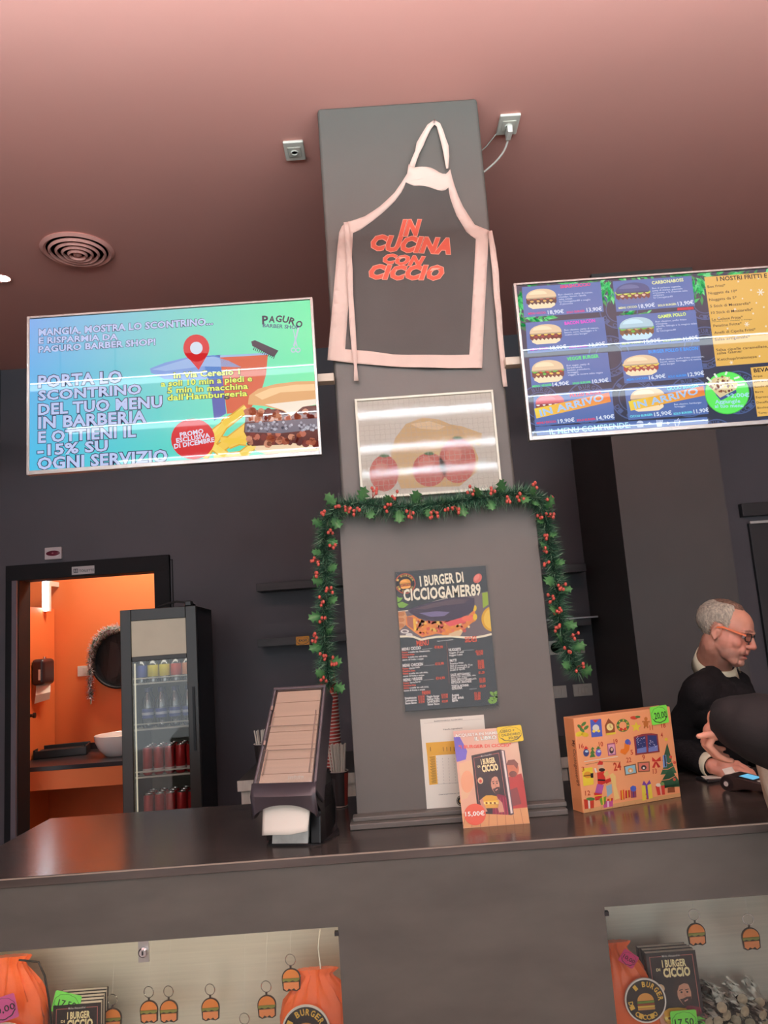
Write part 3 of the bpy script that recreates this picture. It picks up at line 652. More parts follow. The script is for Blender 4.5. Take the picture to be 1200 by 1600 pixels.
# ================================================================== SCREENS
def screen_unit(name, label, x0, x1, z0, z1, Y, arm_x, arm_px):
    c = V(((x0+x1)/2, Y, (z0+z1)/2)); t = thing(name, label, 'screen', c, group=None)
    w, h = (x1-x0)/2, (z1-z0)/2
    MB().box(-w+.004, w-.004, 0.004, 0.035, -h+.004, h-.004).build('back_housing', BLACKP, t, bev=0.006, local=True)
    MB().box(-w*.5, w*.5, 0.035, 0.06, -h*.6, h*.3).build('electronics_box', BLACKP, t, bev=0.008, local=True)
    fz_ = 0.009
    MB().box(-w, -w+fz_, -0.006, 0.02, -h, h).box(w-fz_, w, -0.006, 0.02, -h, h).box(-w+fz_, w-fz_, -0.006, 0.02, h-fz_*.8, h).box(-w+fz_, w-fz_, -0.006, 0.02, -h, -h+fz_*1.5).build('bezel', SILVER, t, bev=0.001, local=True)
    a = PY(arm_px[0], arm_px[1], Y+0.05)
    xa, xb = sorted((arm_x, x1-.02 if arm_x > x1-.01 else x0+.02))
    MB().box(xa, xb, Y+0.03, Y+0.075, a.z-0.014, a.z+0.014).build('mount_arm', mat('ivory bracket', (216, 202, 182), 0.4), t, bev=0.002)
    return t, w-fz_, h-fz_
TY = 2.48
tl, w, h = screen_unit('menu_screen', 'wide wall screen with blue green barber shop promotion, left of the pillar', -1.149, -0.174, 2.219, 2.771, TY, PW+.002, (514, 592))
A = Art(tl, (30, 450, 2.449), y0=-0.002, eps=0.00012); A.clip = (-w, w, -h, h)
A.grad([(-w, h), (w, h), (w, -h), (-w, -h)], [(128, 178, 240), (112, 244, 176), (104, 240, 170), (74, 196, 236)], 10, 6, 0)
for pts, col, L in (
    ([(500, 308), (560, 285), (640, 266), (745, 257), (812, 275), (862, 305), (800, 345), (640, 352), (555, 348), (505, 325)], (120, 160, 222), 1),
    ([(508, 312), (640, 272), (745, 262), (800, 278), (850, 303), (700, 300), (560, 318)], (150, 186, 232), 2),
    ([(700, 262), (772, 256), (792, 480), (746, 508), (735, 400)], (72, 96, 176), 1),
    ([(768, 258), (952, 248), (945, 330), (925, 400), (880, 470), (795, 482)], (214, 96, 58), 2),
    ([(768, 258), (952, 248), (951, 256), (770, 266)], (150, 190, 226), 3)): A.poly(pts, col, L)
for i, (x0, y0, x1, y1, wd_) in enumerate([(705, 650, 800, 500, 30), (740, 560, 870, 460, 30), (760, 620, 890, 520, 34), (745, 655, 880, 640, 34), (800, 600, 900, 560, 30), (735, 600, 790, 640, 30), (780, 520, 860, 470, 26), (850, 640, 900, 600, 28), (770, 580, 870, 590, 24)]):
    A.line([(x0, y0), (x1, y1)], wd_+6, (222, 170, 60), 3); A.line([(x0, y0), (x1, y1)], wd_-4, (252, 220, 110) if i % 2 else (248, 206, 84), 4)
A.poly([(890, 600), (1000, 590), (1146, 575), (1149, 632), (1050, 640), (960, 642), (905, 622)], (244, 214, 176), 4)
random.seed(3)
A.poly([(868, 470), (1000, 462), (1142, 448), (1146, 580), (1000, 600), (890, 605), (860, 550)], (92, 44, 36), 5)
for i in range(70):
    x = random.uniform(872, 1140); y = random.choice((random.uniform(465, 505), random.uniform(555, 600)))
    A.blob(x, y, random.uniform(9, 20), random.choice(((120, 50, 40), (160, 84, 58), (206, 140, 110), (84, 34, 30), (190, 108, 84))), 6)
A.poly([(866, 520), (1000, 508), (1144, 498), (1146, 540), (1000, 556), (864, 552)], (112, 112, 124), 7)
for i in range(60): A.blob(random.uniform(870, 1138), random.uniform(512, 546), 6, random.choice(((160, 162, 176), (74, 74, 86), (190, 190, 200))), 8)
A.poly([(875, 446), (880, 412), (915, 386), (980, 368), (1060, 358), (1136, 356), (1141, 440), (1090, 450), (1040, 492), (1010, 470), (940, 452)], (226, 172, 112), 8)
A.poly([(900, 410), (960, 384), (1060, 370), (1130, 368), (1132, 392), (1000, 400), (930, 428)], (246, 206, 150), 9)
A.poly([(940, 446), (1135, 425), (1140, 446), (1085, 455), (1042, 490), (1012, 468)], (246, 234, 214), 9)
A.ell(678, 230, 50, 52, (214, 46, 48), 5); A.poly([(632, 250), (724, 250), (687, 314)], (214, 46, 48), 5); A.ell(678, 230, 24, 24, (206, 224, 240), 6)
A.ell(665, 578, 84, 78, (216, 44, 46), 6)
LF, DK = (192, 206, 246), (40, 44, 78)
for s_, a, b, hh in (('MANGIA, MOSTRA LO SCONTRINO...', (75, 183), (742, 140), 27), ('E RISPARMIA DA', (75, 213), (378, 197), 24), ('PAGURO BARBER SHOP!', (74, 247), (522, 217), 25),
                     ('PORTA LO', (73, 380), (393, 360), 46), ('SCONTRINO', (73, 430), (468, 404), 38), ('DEL TUO MENU', (73, 486), (548, 455), 44), ('IN BARBERIA', (73, 538), (487, 512), 46),
                     ('E OTTIENI IL', (73, 592), (447, 568), 44), ('-15% SU', (70, 642), (340, 622), 42), ('OGNI SERVIZIO', (70, 694), (568, 663), 46)):
    A.text(s_, a, b, hh, LF, 8, 0.035, DK, 0.045)
for s_, a, b in (('In Via Ceresio 1', (592, 346), (845, 330)), ('a soli 10 min a piedi e', (543, 378), (892, 357)), ('5 min in macchina', (568, 403), (876, 386)), ("dall'Hamburgeria", (568, 431), (873, 413))):
    A.text(s_, a, b, 23, (226, 244, 100), 12, 0.03, (44, 62, 50), 0.05)
for s_, a, b in (('PROMO', (616, 571), (706, 555)), ('ESCLUSIVA', (602, 593), (731, 571)), ('DI DICEMBRE', (594, 615), (748, 588))): A.text(s_, a, b, 18, (226, 226, 246), 8, 0.035)
for i, ch in enumerate('PAGURO'):
    x = 930+i*25; y = 128+((i-2.2)**2)*2.2; A.text(ch, (x, y), (x+23, y+3+(i-2)*2), 34 if i == 0 else 26, (36, 32, 62), 8, 0.03)
A.text('BARBER SHOP', (932, 150), (1070, 158), 15, (60, 50, 120), 8, 0.015)
A.poly([(888, 205), (902, 200), (992, 240), (976, 264), (960, 258), (892, 222)], (44, 48, 66), 8)
for i in range(12): A.line([(900+i*7, 228+i*3), (896+i*7, 238+i*3)], 3, (44, 48, 66), 8)
for d in (-1, 1):
    A.poly([(1056+d*10, 152), (1060+d*12, 152), (1060-d*6, 226), (1054-d*6, 222)], (196, 206, 226), 8); A.ring(1058-d*9, 238, 6, 10, (196, 206, 226), 8, 16)
A.build('screen_picture', SCREEN)

tr, w, h = screen_unit('menu_screen', 'wide wall screen with blue burger menu and yellow fritti list, right of the pillar', 0.515, 1.490, 2.217, 2.771, TY, PT-.002, (808, 566))
A = Art(tr, (800, 400, 3.0), y0=-0.002, eps=0.00012); A.clip = (-w, w, -h, h)
BGD, PAN, RNG, CY = (42, 56, 78), (84, 116, 180), (72, 96, 144), (176, 228, 250)
A.polyl([(-w, -h), (w, -h), (w, h), (-w, h)], BGD, 0)
for cx, cy, r in ((455, 470, 98), (500, 250, 92), (905, 430, 100), (570, 660, 108), (350, 690, 100), (1060, 640, 102), (830, 660, 96), (960, 850, 86), (1190, 850, 86), (130, 700, 96), (905, 210, 90), (160, 860, 70), (1330, 640, 100), (1480, 430, 100)):
    A.ring(cx, cy, r-6, r, RNG, 1); A.ring(cx, cy, r*.62, r*.62+4, RNG, 1)
    A.arc('I BURGER', cx, cy, r*.70, 150, 30, r*.2, RNG, 2, 0.02); A.arc('DI CICCIO', cx, cy, r*.92, 205, 335, r*.2, RNG, 2, 0.02, flip=True)
random.seed(5)
def leaves(x0, x1, y0, y1, n, ang):
    for _ in range(n):
        x, y = random.uniform(x0, x1), random.uniform(y0, y1); a = radians(ang+random.uniform(-60, 60)); l = random.uniform(30, 60)
        dx, dy = cos(a)*l, sin(a)*l; A.poly([(x, y), (x+dx*.5-dy*.16, y+dy*.5+dx*.16), (x+dx, y+dy), (x+dx*.5+dy*.16, y+dy*.5-dx*.16)], random.choice(((60, 190, 100), (34, 150, 76), (110, 224, 140), (20, 110, 64))), 2)
leaves(24, 50, 135, 320, 34, 80); leaves(420, 470, 110, 190, 26, 90); leaves(848, 895, 92, 200, 34, 90); leaves(60, 420, 124, 134, 40, 5); leaves(480, 1460, 92, 86, 90, 0); leaves(60, 200, 280, 296, 20, 10); leaves(500, 640, 268, 276, 16, 0)
A.poly([(775, 243), (850, 238), (852, 250), (775, 256)], (206, 44, 60), 3)
def cell(q, title, tc_, tl_, tr_, desc, b_, price, hot, hot2, bun, fill, leaf=None, hotcol=None, banner=None):
    A.poly(q, PAN, 3)
    bx, by, bw, bh = b_
    A.burger(bx, by, bw, bh, bun, fill, 4, -4, leaf)
    A.text(title, tl_, tr_, 16, tc_, 10, 0.035)
    for i, (s_, a, wd_) in enumerate(desc): A.text(s_, a, (a[0]+wd_, a[1]-wd_*0.074), 8.5, (206, 220, 246), 10, 0.01)
    if banner:
        p = banner; k = 16; F = [A.uv(x) for x in p]
        A.grad([F[0], F[1], F[2], F[3]], [(246, 226, 60), (238, 96, 44), (240, 150, 70), (246, 206, 80)], 8, 2, 11)
        A.text('IN ARRIVO', (p[3][0]+20, p[3][1]-10), (p[2][0]-30, p[2][1]-8), 32, (168, 206, 246), 12, 0.03)
    (p1, a1, b1), (p2, a2, b2) = price
    A.text(p1, a1, b1, 19, (224, 236, 252), 13, 0.02); A.text(p2, a2, b2, 19, (224, 236, 252), 13, 0.02)
    (t1, c1, d1_), (t2, c2, d2_) = hot
    A.text(t1, c1, d1_, 10, hotcol or tc_, 13, 0.03); A.text(t2, c2, d2_, 10, hotcol or tc_, 13, 0.03)
PINK, MAG, GRN, RED, YEL, YGR, BLU, CYA = (240, 70, 130), (238, 70, 214), (84, 240, 120), (240, 60, 80), (240, 244, 170), (226, 250, 120), (60, 160, 250), (120, 236, 250)
STD = (236, 206, 166)
def D(x, y, L_): return [(s_, (x+i*1.6, y+i*11), len(s_)*5.6) for i, s_ in enumerate(L_)]
cell([(46, 146), (414, 121), (430, 262), (56, 288)], 'SMASHCICCIO', PINK, (226, 152), (368, 140), D(217, 186, ['Bun classico, patty di manzo,', 'cheddar, bacon, cipolla', 'salsa smash', 'by Cicciogamer89 e scaglie', 'di pecorino']), (137, 200, 142, 92), (('18,90€', (168, 274), (243, 268)), ('13,90€', (350, 262), (422, 256))), (('MENU CICCIO:', (76, 276), (160, 270)), ('SOLO BURGER:', (256, 270), (342, 262))), 0, STD, ((84, 54, 46), (160, 84, 60), (226, 180, 100)))
cell([(63, 313), (431, 287), (449, 428), (73, 458)], 'BACON BACON', MAG, (247, 324), (390, 310), D(245, 352, ['Bun classico, patty di manzo,', 'bacon, uovo, formaggio e la', 'nostra salsa burger']), (158, 366, 150, 92), (('18,90€', (180, 441), (255, 433)), ('13,90€', (363, 427), (437, 419))), (('MENU CICCIO:', (86, 445), (172, 437)), ('SOLO BURGER:', (268, 434), (354, 426))), 0, STD, ((110, 48, 40), (240, 200, 80), (160, 60, 50)))
cell([(80, 480), (449, 452), (466, 590), (92, 618)], 'VEGGIE BURGER', GRN, (258, 491), (407, 476), D(256, 518, ['Bun vegan, patty di', 'barbabietola,', 'insalata, pomodoro,', 'formaggio', 'veggie, la nostra salsa vegan']), (168, 540, 150, 104), (('14,90€', (190, 612), (268, 604)), ('10,90€', (377, 598), (453, 590))), (('MENU VEGGIE:', (96, 617), (186, 608)), ('SOLO BURGER:', (284, 603), (370, 595))), 0, STD, ((120, 60, 44), (214, 64, 46), (244, 200, 90)), (96, 190, 70))
cell([(100, 655), (467, 620), (482, 768), (108, 798)], 'PULLED BURGER', RED, (272, 662), (420, 646), D(270, 690, ['Bun rosa, pulled pork,', 'cipolla, salsa bbq']), (178, 694, 134, 92), (('19,90€', (216, 785), (294, 776)), ('14,90€', (397, 770), (480, 760))), (('MENU CICCIO:', (116, 789), (208, 780)), ('SOLO BURGER:', (304, 776), (392, 768))), 0, (226, 110, 120), ((120, 44, 46), (240, 240, 240), (160, 60, 60)), banner=[(104, 716), (454, 640), (463, 684), (114, 762)])
cell([(471, 119), (841, 93), (858, 234), (489, 262)], 'CARBONABOSS', YEL, (656, 134), (804, 119), D(657, 156, ['Bun al carbone vegetale,', 'patty di manzo, guanciale', 'croccante, e la cremosa salsa', 'carbonara', 'by Cicciogamer89']), (566, 174, 160, 98), (('18,90€', (594, 246), (670, 238)), ('13,90€', (777, 234), (852, 225))), (('MENU CICCIO:', (500, 250), (588, 242)), ('SOLO BURGER:', (684, 238), (771, 230))), 0, (72, 88, 138), ((120, 60, 48), (236, 226, 110), (226, 190, 170)), (190, 214, 90))
cell([(489, 281), (859, 253), (880, 401), (505, 429)], 'GAMER POLLO', YGR, (684, 293), (816, 279), D(672, 312, ['Bun classico, pollo fritto', 'croccante,', 'cipolla, lattuga e la magica salsa', 'gamer', 'by Cicciogamer89']), (584, 340, 160, 106), (('15,90€', (619, 412), (696, 403)), ('11,90€', (804, 399), (872, 390))), (('MENU CHICKEN:', (515, 417), (614, 407)), ('SOLO BURGER:', (706, 404), (796, 395))), 0, (178, 212, 226), ((130, 90, 56), (210, 170, 100), (90, 70, 50)), (110, 190, 60))
cell([(510, 450), (879, 420), (900, 568), (527, 598)], 'BURGER POLLO E BACON', BLU, (640, 458), (872, 440), D(693, 490, ['Bun classico, pollo fritto croccante,', 'bacon, uovo, formaggio e la nostra', 'salsa burger']), (604, 512, 164, 96), (('16,90€', (643, 580), (720, 571)), ('12,90€', (825, 566), (901, 557))), (('MENU CHICKEN:', (538, 586), (638, 576)), ('SOLO BURGER:', (732, 572), (820, 563))), 0, STD, ((170, 70, 60), (240, 206, 90), (226, 180, 110)), (236, 210, 90))
cell([(527, 620), (899, 590), (921, 740), (546, 769)], 'CICCIO BURGER', CYA, (726, 630), (876, 614), D(760, 700, ['Bun classico, hamburger', 'formaggio']), (636, 672, 162, 110), (('15,90€', (667, 752), (749, 743)), ('11,90€', (852, 739), (923, 730))), (('CICCIO BURGER:', (553, 758), (660, 748)), ('SOLO BURGER:', (757, 745), (846, 736))), 0, STD, ((120, 80, 56), (226, 190, 120), (130, 160, 80)), banner=[(545, 682), (895, 610), (905, 654), (556, 726)])
A.poly([(108, 801), (915, 755), (919, 792), (118, 842)], PAN, 3)
A.text('IL MENU COMPRENDE:', (177, 837), (556, 804), 27, (186, 240, 252), 5, 0.02)
IC = (206, 222, 250)
A.ell(600, 784, 16, 12, IC, 4, 16, 180, 360); A.poly([(584, 790), (616, 788), (616, 793), (584, 795)], IC, 4); A.poly([(585, 798), (616, 796), (614, 802), (588, 803)], IC, 4)
for x in (645, 731): A.text('+', (x-8, 793), (x+9, 792), 18, IC, 4, 0.03)
A.poly([(676, 780), (706, 778), (702, 800), (680, 802)], IC, 4)
for i in range(5): A.line([(679+i*6, 780), (678+i*7, 768)], 4, IC, 4)
A.line([(762, 772), (766, 798), (780, 797), (787, 769)], 3, IC, 4); A.line([(760, 772), (789, 769)], 3, IC, 4); A.line([(775, 770), (780, 760)], 3, IC, 4)
GOLD, INK = (236, 186, 92), (44, 36, 40)
A.poly([(901, 99), (1468, 54), (1490, 476), (957, 518)], GOLD, 3)
A.text('I NOSTRI FRITTI E', (960, 118), (1196, 101), 21, INK, 6, 0.025)
for s_, a, b in (('Box Fritti*', (917, 151), (1000, 143)), ('Nuggets da 10*', (921, 181), (1056, 169)), ('Nuggets da 5*', (925, 212), (1054, 200)), ('5 Stick di Mozzarella*', (929, 242), (1119, 227)), ('10 Stick di Mozzarella*', (934, 273), (1129, 256)), ('Le Golose Fritte*', (938, 304), (1082, 292)), ('Patatine Fritte*', (944, 334), (1077, 322)), ('Anelli di Cipolla Fritti*', (948, 366), (1142, 350)), ('Salsa artigianale*', (951, 398), (1116, 383)), ('Salsa cipolle caramellate,', (957, 447), (1199, 429)), ('salsa Gamer', (960, 462), (1080, 452)), ('Ketchup/maionese', (964, 492), (1148, 477))):
    A.text(s_, a, b, 13, INK, 6, 0.008)
A.text('ricotta fritta, cheddar e mango', (940, 311), (1125, 299), 6, INK, 6, 0.0)
for x, y, r in ((1165, 170, 17), (1100, 320, 12), (1028, 500, 9), (1120, 160, 5), (1060, 120, 5), (1145, 220, 4), (1180, 240, 5), (1010, 340, 5), (1130, 270, 5), (1045, 250, 6), (970, 290, 5), (1190, 330, 5), (1160, 470, 5), (1050, 380, 5), (1080, 200, 4), (1155, 105, 4)):
    for k in range(3): a = pi*k/3; A.line([(x-r*cos(a), y-r*sin(a)), (x+r*cos(a), y+r*sin(a))], max(2, r*.28), (250, 236, 214), 5+k*0.2)
A.poly([(1118, 523), (1490, 492), (1508, 724), (1150, 753)], GOLD, 3)
A.text('BEVANDE', (1134, 546), (1268, 535), 19, INK, 6, 0.03)
for i, (s_, n_) in enumerate((('Acqua', 44), ('Soft drink', 74), ('Succhi di frutta', 110), ('Birra', 38), ('Espresso', 66), ('Decaffeinato', 92), ('Bicchiere', 66), ('Torta del giorno', 116))):
    x, y = 1130+i*3.4, 569+i*24.6; A.text(s_, (x, y), (x+n_, y-n_*.075), 10, INK, 6, 0.008)
A.ell(1008, 642, 104, 100, (74, 206, 72), 4, 36); A.ell(1008, 641, 101, 97, (96, 244, 100), 5, 36)
A.poly([(915, 600), (950, 640), (975, 665), (1050, 625), (1062, 600), (1000, 565), (945, 572)], (226, 206, 160), 6)
for i in range(60):
    a = random.random()*2*pi; r = sqrt(random.random()); A.blob(990+62*r*cos(a), 602+36*r*sin(a), random.uniform(4, 9), random.choice(((120, 70, 60), (246, 230, 130), (250, 244, 220), (150, 96, 70), (230, 210, 150))), 7)
for x, y, dx, dy in ((925, 604, -12, -6), (935, 590, -14, -16), (960, 570, -8, -14), (1000, 558, 4, -12), (1040, 575, 16, -6), (1055, 605, 22, -2)): A.line([(x, y), (x+dx*1.6, y+dy*1.3)], 9, (236, 244, 232), 7)
A.poly([(950, 640), (975, 665), (1050, 627), (1052, 642), (978, 678), (958, 655)], (64, 84, 150), 8)
A.text('+2,00€', (1004, 664), (1112, 660), 19, CY, 9, 0.025); A.text('Aggiungile', (952, 692), (1070, 688), 18, CY, 9, 0.02); A.text('al tuo menu', (950, 712), (1084, 708), 17, CY, 9, 0.02)
A.build('screen_picture', SCREEN)

# ================================================================== APRON ON THE PILLAR
AY = 2.55
ac = PY(612, 420, AY)
ap = thing('kitchen_apron', 'black kitchen apron with cream edging and red lettering, hung on the pillar', 'apron', ac)
apx = lambda x, y: (lambda q: (q.x-ac.x, q.z-ac.z))(PY(430+x/3, 130+y/3, AY))
wave = lambda x, z: 0.0016*sin(x*38+1)+0.0022*sin(x*17+z*9)+0.0012*sin(z*30)
outer = [apx(*p) for p in [(625,385),(618,430),(590,472),(560,512),(525,545),(490,577),(455,603),(420,626),(375,642),(330,655),(312,675),(300,702),(292,770),(285,850),(275,965),(265,1080),(255,1190),(245,1300),(335,1309),(430,1318),(520,1326),(620,1332),(710,1335),(800,1336),(970,1335),(976,1180),(985,1000),(993,850),(1003,690),(970,678),(935,665),(905,620),(880,580),(858,530),(840,480),(828,440),(820,405),(810,418),(800,427),(785,426),(770,420),(750,407),(730,398),(710,395),(690,395),(672,397),(655,400),(640,396)]]
inner = [apx(*p) for p in [(612,468),(604,490),(590,515),(562,550),(530,582),(495,615),(460,645),(430,668),(400,690),(365,705),(360,800),(355,900),(348,990),(340,1080),(334,1165),(328,1248),(380,1251),(430,1255),(490,1264),(550,1272),(625,1275),(700,1276),(800,1275),(910,1273),(918,1130),(925,1000),(933,860),(940,732),(918,718),(895,700),(872,662),(850,625),(834,583),(820,540),(815,515),(812,490),(797,502),(780,505),(760,502),(740,495),(720,489),(700,485),(675,484),(650,485),(630,478)]]
def cloth(name, polys, m, parent, off, thick=0.0014, maxlen=0.03, wv=wave):
    flat = [p for q in polys for p in q]
    tri = tessellate_polygon([[V((x, z, 0)) for x, z in q] for q in polys])
    b = bmesh.new(); vs = [b.verts.new((x, 0, z)) for x, z in flat]
    for t in tri:
        try: b.faces.new([vs[i] for i in t])
        except ValueError: pass
    for _ in range(5):
        es = [e for e in b.edges if e.calc_length() > maxlen]
        if not es: break
        bmesh.ops.subdivide_edges(b, edges=es, cuts=1); bmesh.ops.triangulate(b, faces=b.faces)
    for v in b.verts: v.co.y = wv(v.co.x, v.co.z)+off
    for f in b.faces:
        f.smooth = True
    bmesh.ops.recalc_face_normals(b, faces=b.faces)
    me = bpy.data.meshes.new(name); b.to_mesh(me); b.free(); me.materials.append(m)
    o = bpy.data.objects.new(name, me); COL.objects.link(o); o.parent = parent; MW[o.name] = mw(parent)
    s_ = o.modifiers.new('thickness', 'SOLIDIFY'); s_.thickness = thick; s_.offset = 0
    return o
APC = mat('black apron cloth', (70, 70, 67), 0.7, noise_amt=0.05, bump=0.08, bscale=400)
cloth('apron_cloth', [outer], APC, ap, 0.0)
cloth('edging', [outer, inner], CREAM, ap, -0.0022)
def ribbon(name, pts, wd_, off, parent):
    L_, R_ = [], []
    for i, p in enumerate(pts):
        a, b = pts[max(0, i-1)], pts[min(len(pts)-1, i+1)]; dx, dy = b[0]-a[0], b[1]-a[1]; d = hypot(dx, dy); k = wd_[i] if isinstance(wd_, list) else wd_
        L_.append((p[0]-dy/d*k/2, p[1]+dx/d*k/2)); R_.append((p[0]+dy/d*k/2, p[1]-dx/d*k/2))
    return cloth(name, [[apx(*p) for p in L_+R_[::-1]]], CREAM, parent, off, 0.0014, 0.04, lambda x, z: wave(x, z)+0.004*sin(z*40))
ribbon('neck_strap', [(640, 398), (652, 365), (666, 330), (678, 290), (692, 258), (708, 228), (722, 205), (745, 186)], [26, 24, 22, 34, 30, 26, 24, 16], -0.006, ap)
ribbon('neck_strap', [(745, 186), (765, 198), (776, 225), (787, 262), (797, 300), (803, 350), (806, 402)], [16, 20, 24, 26, 30, 24, 10], -0.006, ap)
ribbon('waist_tie', [(332, 658), (342, 760), (350, 880), (354, 1000), (362, 1130), (371, 1260), (377, 1330), (380, 1398)], [22, 26, 28, 24, 28, 24, 14, 22], -0.012, ap)
ribbon('waist_tie', [(1006, 698), (1020, 780), (1030, 890), (1042, 1040), (1052, 1160), (1064, 1300), (1078, 1424)], [18, 28, 30, 28, 26, 24, 20], -0.008, ap)
tag(MB().cyl((ac.x+apx(746, 186)[0], 2.56, ac.z+apx(746, 186)[1]-0.004), (ac.x+apx(746, 186)[0], 2.535, ac.z+apx(746, 186)[1]), 0.0035, n=10).build('hook_nail', CHROME, smooth=True), 'small nail in the pillar holding the apron neck strap', 'nail')
A = Art(ap, (560, 330, 6.667), y0=-0.0025, eps=0.0003, dy=wave)
RD, EDG = (224, 104, 84), (242, 176, 156)
for s_, a, b, hh, sh in (('IN', (420, 245), (655, 250), 165, .3), ('CUCINA', (130, 395), (960, 438), 160, .3), ('CON', (255, 535), (690, 572), 105, .35), ('CICCIO', (112, 703), (890, 708), 150, .3)):
    A.text(s_, a, b, hh, RD, 4, 0.055, EDG, 0.03, shear=sh)
A.build('apron_lettering', MATTE)

# ================================================================== PUZZLE PICTURE
pz, w, h = panel('puzzle_picture', 'framed jigsaw picture of tan loaf and red shapes on the pillar above the garland', 'picture', [(553, 627), (768, 607), (786, 760), (566, 785)], 2.545)
w /= 2; h /= 2
MB().box(-w, w, 0, 0.012, -h, h).build('backing_board', mat('cream board', (226, 214, 196), 0.6), pz, local=True)
f_ = 0.008
MB().box(-w, -w+f_, -0.006, 0.0, -h, h).box(w-f_, w, -0.006, 0, -h, h).box(-w+f_, w-f_, -0.006, 0, h-f_, h).box(-w+f_, w-f_, -0.006, 0, -h, -h+f_).build('frame', mat('ivory frame', (240, 236, 216), 0.45), pz, bev=0.001, local=True)
A = Art(pz, (480, 580, 2.727), y0=-0.0005, eps=0.00015)
A.polyl([(-w+f_, -h+f_), (w-f_, -h+f_), (w-f_, h-f_), (-w+f_, h-f_)], (222, 208, 188), 0)
A.poly([(355, 345), (375, 285), (420, 225), (490, 197), (560, 205), (640, 240), (700, 300), (730, 370), (720, 430), (650, 490), (400, 500), (365, 420)], (222, 178, 116), 1)
A.poly([(600, 225), (660, 235), (745, 265), (735, 320), (700, 300), (640, 245)], (228, 186, 126), 1)
A.poly([(440, 225), (520, 212), (590, 235), (560, 250), (480, 245)], (236, 200, 146), 2)
for x, y, r, k in ((328, 435, 62, 1.25), (640, 380, 78, 1.25), (520, 420, 72, 1.0)): A.ell(x, y, r, r*k, (206, 96, 76), 3); A.ell(x-r*.2, y-r*.35, r*.45, r*.4, (220, 120, 98), 4)
for x, y in ((328, 365), (640, 290), (520, 356)):
    for a in range(5): q = radians(200+35*a); A.line([(x, y), (x+22*cos(q), y+14*sin(q))], 7, (96, 130, 76), 5)
A.build('jigsaw_picture', GLOSS)
g = Art(pz, y0=-0.0005, eps=0.00015)
for i in range(1, 26):
    x = -w+f_+(2*w-2*f_)*i/26; pts = [(x+0.0016*sin(k*2.1+i), -h+f_+(2*h-2*f_)*k/36) for k in range(37)]
    for a, b in zip(pts[:-1], pts[1:]): g.polyl([(a[0]-.0004, a[1]), (a[0]+.0004, a[1]), (b[0]+.0004, b[1]), (b[0]-.0004, b[1])], (196, 178, 156), 6)
for i in range(1, 19):
    z = -h+f_+(2*h-2*f_)*i/19; pts = [(-w+f_+(2*w-2*f_)*k/48, z+0.0016*sin(k*2.3+i)) for k in range(49)]
    for a, b in zip(pts[:-1], pts[1:]): g.polyl([(a[0], a[1]-.0004), (b[0], b[1]-.0004), (b[0], b[1]+.0004), (a[0], a[1]+.0004)], (196, 178, 156), 7)
g.build('jigsaw_cut_lines', GLOSS)
MB().box(-w+f_, w-f_, -0.0048, -0.0030, -h+f_, h-f_).build('acrylic_sheet', ACRYL, pz, local=True)

# ================================================================== POSTERS ON THE PILLAR BOX
SLEEVE = glass_mat('clear sleeve film', (0.98, 0.98, 0.98), 0.12, 0.1)
ps, w, h = panel('menu_poster', 'black burger menu poster in a clear sleeve on the pillar box', 'poster', [(617, 894), (757, 884), (780, 1101), (634, 1112)], BF-0.004)
w /= 2; h /= 2
MB().box(-w, w, 0, 0.003, -h, h).build('poster_sheet', mat('poster black', (42, 38, 38), 0.25, coat=0.3), ps, local=True, bev=0.0005)
A = Art(ps, (610, 880, 6.667), y0=-0.0002, eps=0.00012); A.clip = (-w, w, -h, h)
PB = (40, 36, 36)
A.poly([(60, 500), (180, 490), (300, 450), (420, 410), (600, 365), (760, 350), (1018, 290), (1058, 745), (900, 770), (700, 765), (560, 760), (430, 780), (330, 800), (240, 770), (95, 770)], (120, 108, 110), 1)
A.poly([(62, 500), (180, 488), (420, 405), (600, 358), (600, 366), (430, 416), (180, 500), (64, 512)], (236, 226, 200), 2)
pts = [(95, 765), (180, 762), (240, 766), (320, 797), (400, 780), (480, 768), (560, 764), (640, 762), (700, 768), (780, 774), (900, 772), (980, 758), (1056, 738)]
A.line(pts, 22, (244, 236, 206), 5)
A.poly([(70, 510), (150, 495), (175, 560), (165, 640), (90, 705)], (214, 160, 110), 2)
for i in range(3): A.ell(105, 530+i*60, 42, 24, (196, 130, 80), 3)
A.poly([(955, 310), (1012, 300), (1022, 430), (965, 470)], (150, 180, 60), 3)
A.ell(1070, 580, 122, 132, (222, 170, 50), 3, 30, 95, 265); A.ell(1070, 580, 100, 110, (240, 200, 80), 4, 30, 100, 260)
random.seed(11)
A.poly([(160, 560), (240, 540), (330, 600), (600, 610), (800, 560), (880, 470), (890, 600), (850, 620), (760, 700), (720, 760), (600, 750), (480, 735), (400, 755), (330, 770), (250, 720), (165, 650)], (226, 140, 70), 4)
for i in range(90):
    x, y = random.uniform(270, 820), random.uniform(600, 735)
    if y > 600+ (x > 700)*0 and y < 760-(x-270)*0.09: A.blob(x, y, random.uniform(12, 26), random.choice(((238, 150, 60), (214, 100, 70), (240, 190, 90), (196, 90, 80), (226, 120, 90), (244, 214, 150))), 5)
A.poly([(170, 560), (230, 560), (260, 700), (180, 650)], (170, 110, 90), 5)
A.poly([(560, 620), (760, 560), (860, 540), (850, 590), (740, 625), (620, 660)], (226, 96, 96), 6); A.ell(800, 575, 60, 30, (236, 120, 90), 7)
A.ell(882, 560, 22, 34, (236, 200, 60), 6); A.ell(878, 468, 20, 32, (236, 200, 60), 6); A.poly([(600, 740), (700, 700), (755, 710), (730, 755), (640, 760)], (226, 196, 150), 6)
A.poly([(235, 580), (262, 575), (270, 700), (245, 710)], (240, 190, 70), 6)
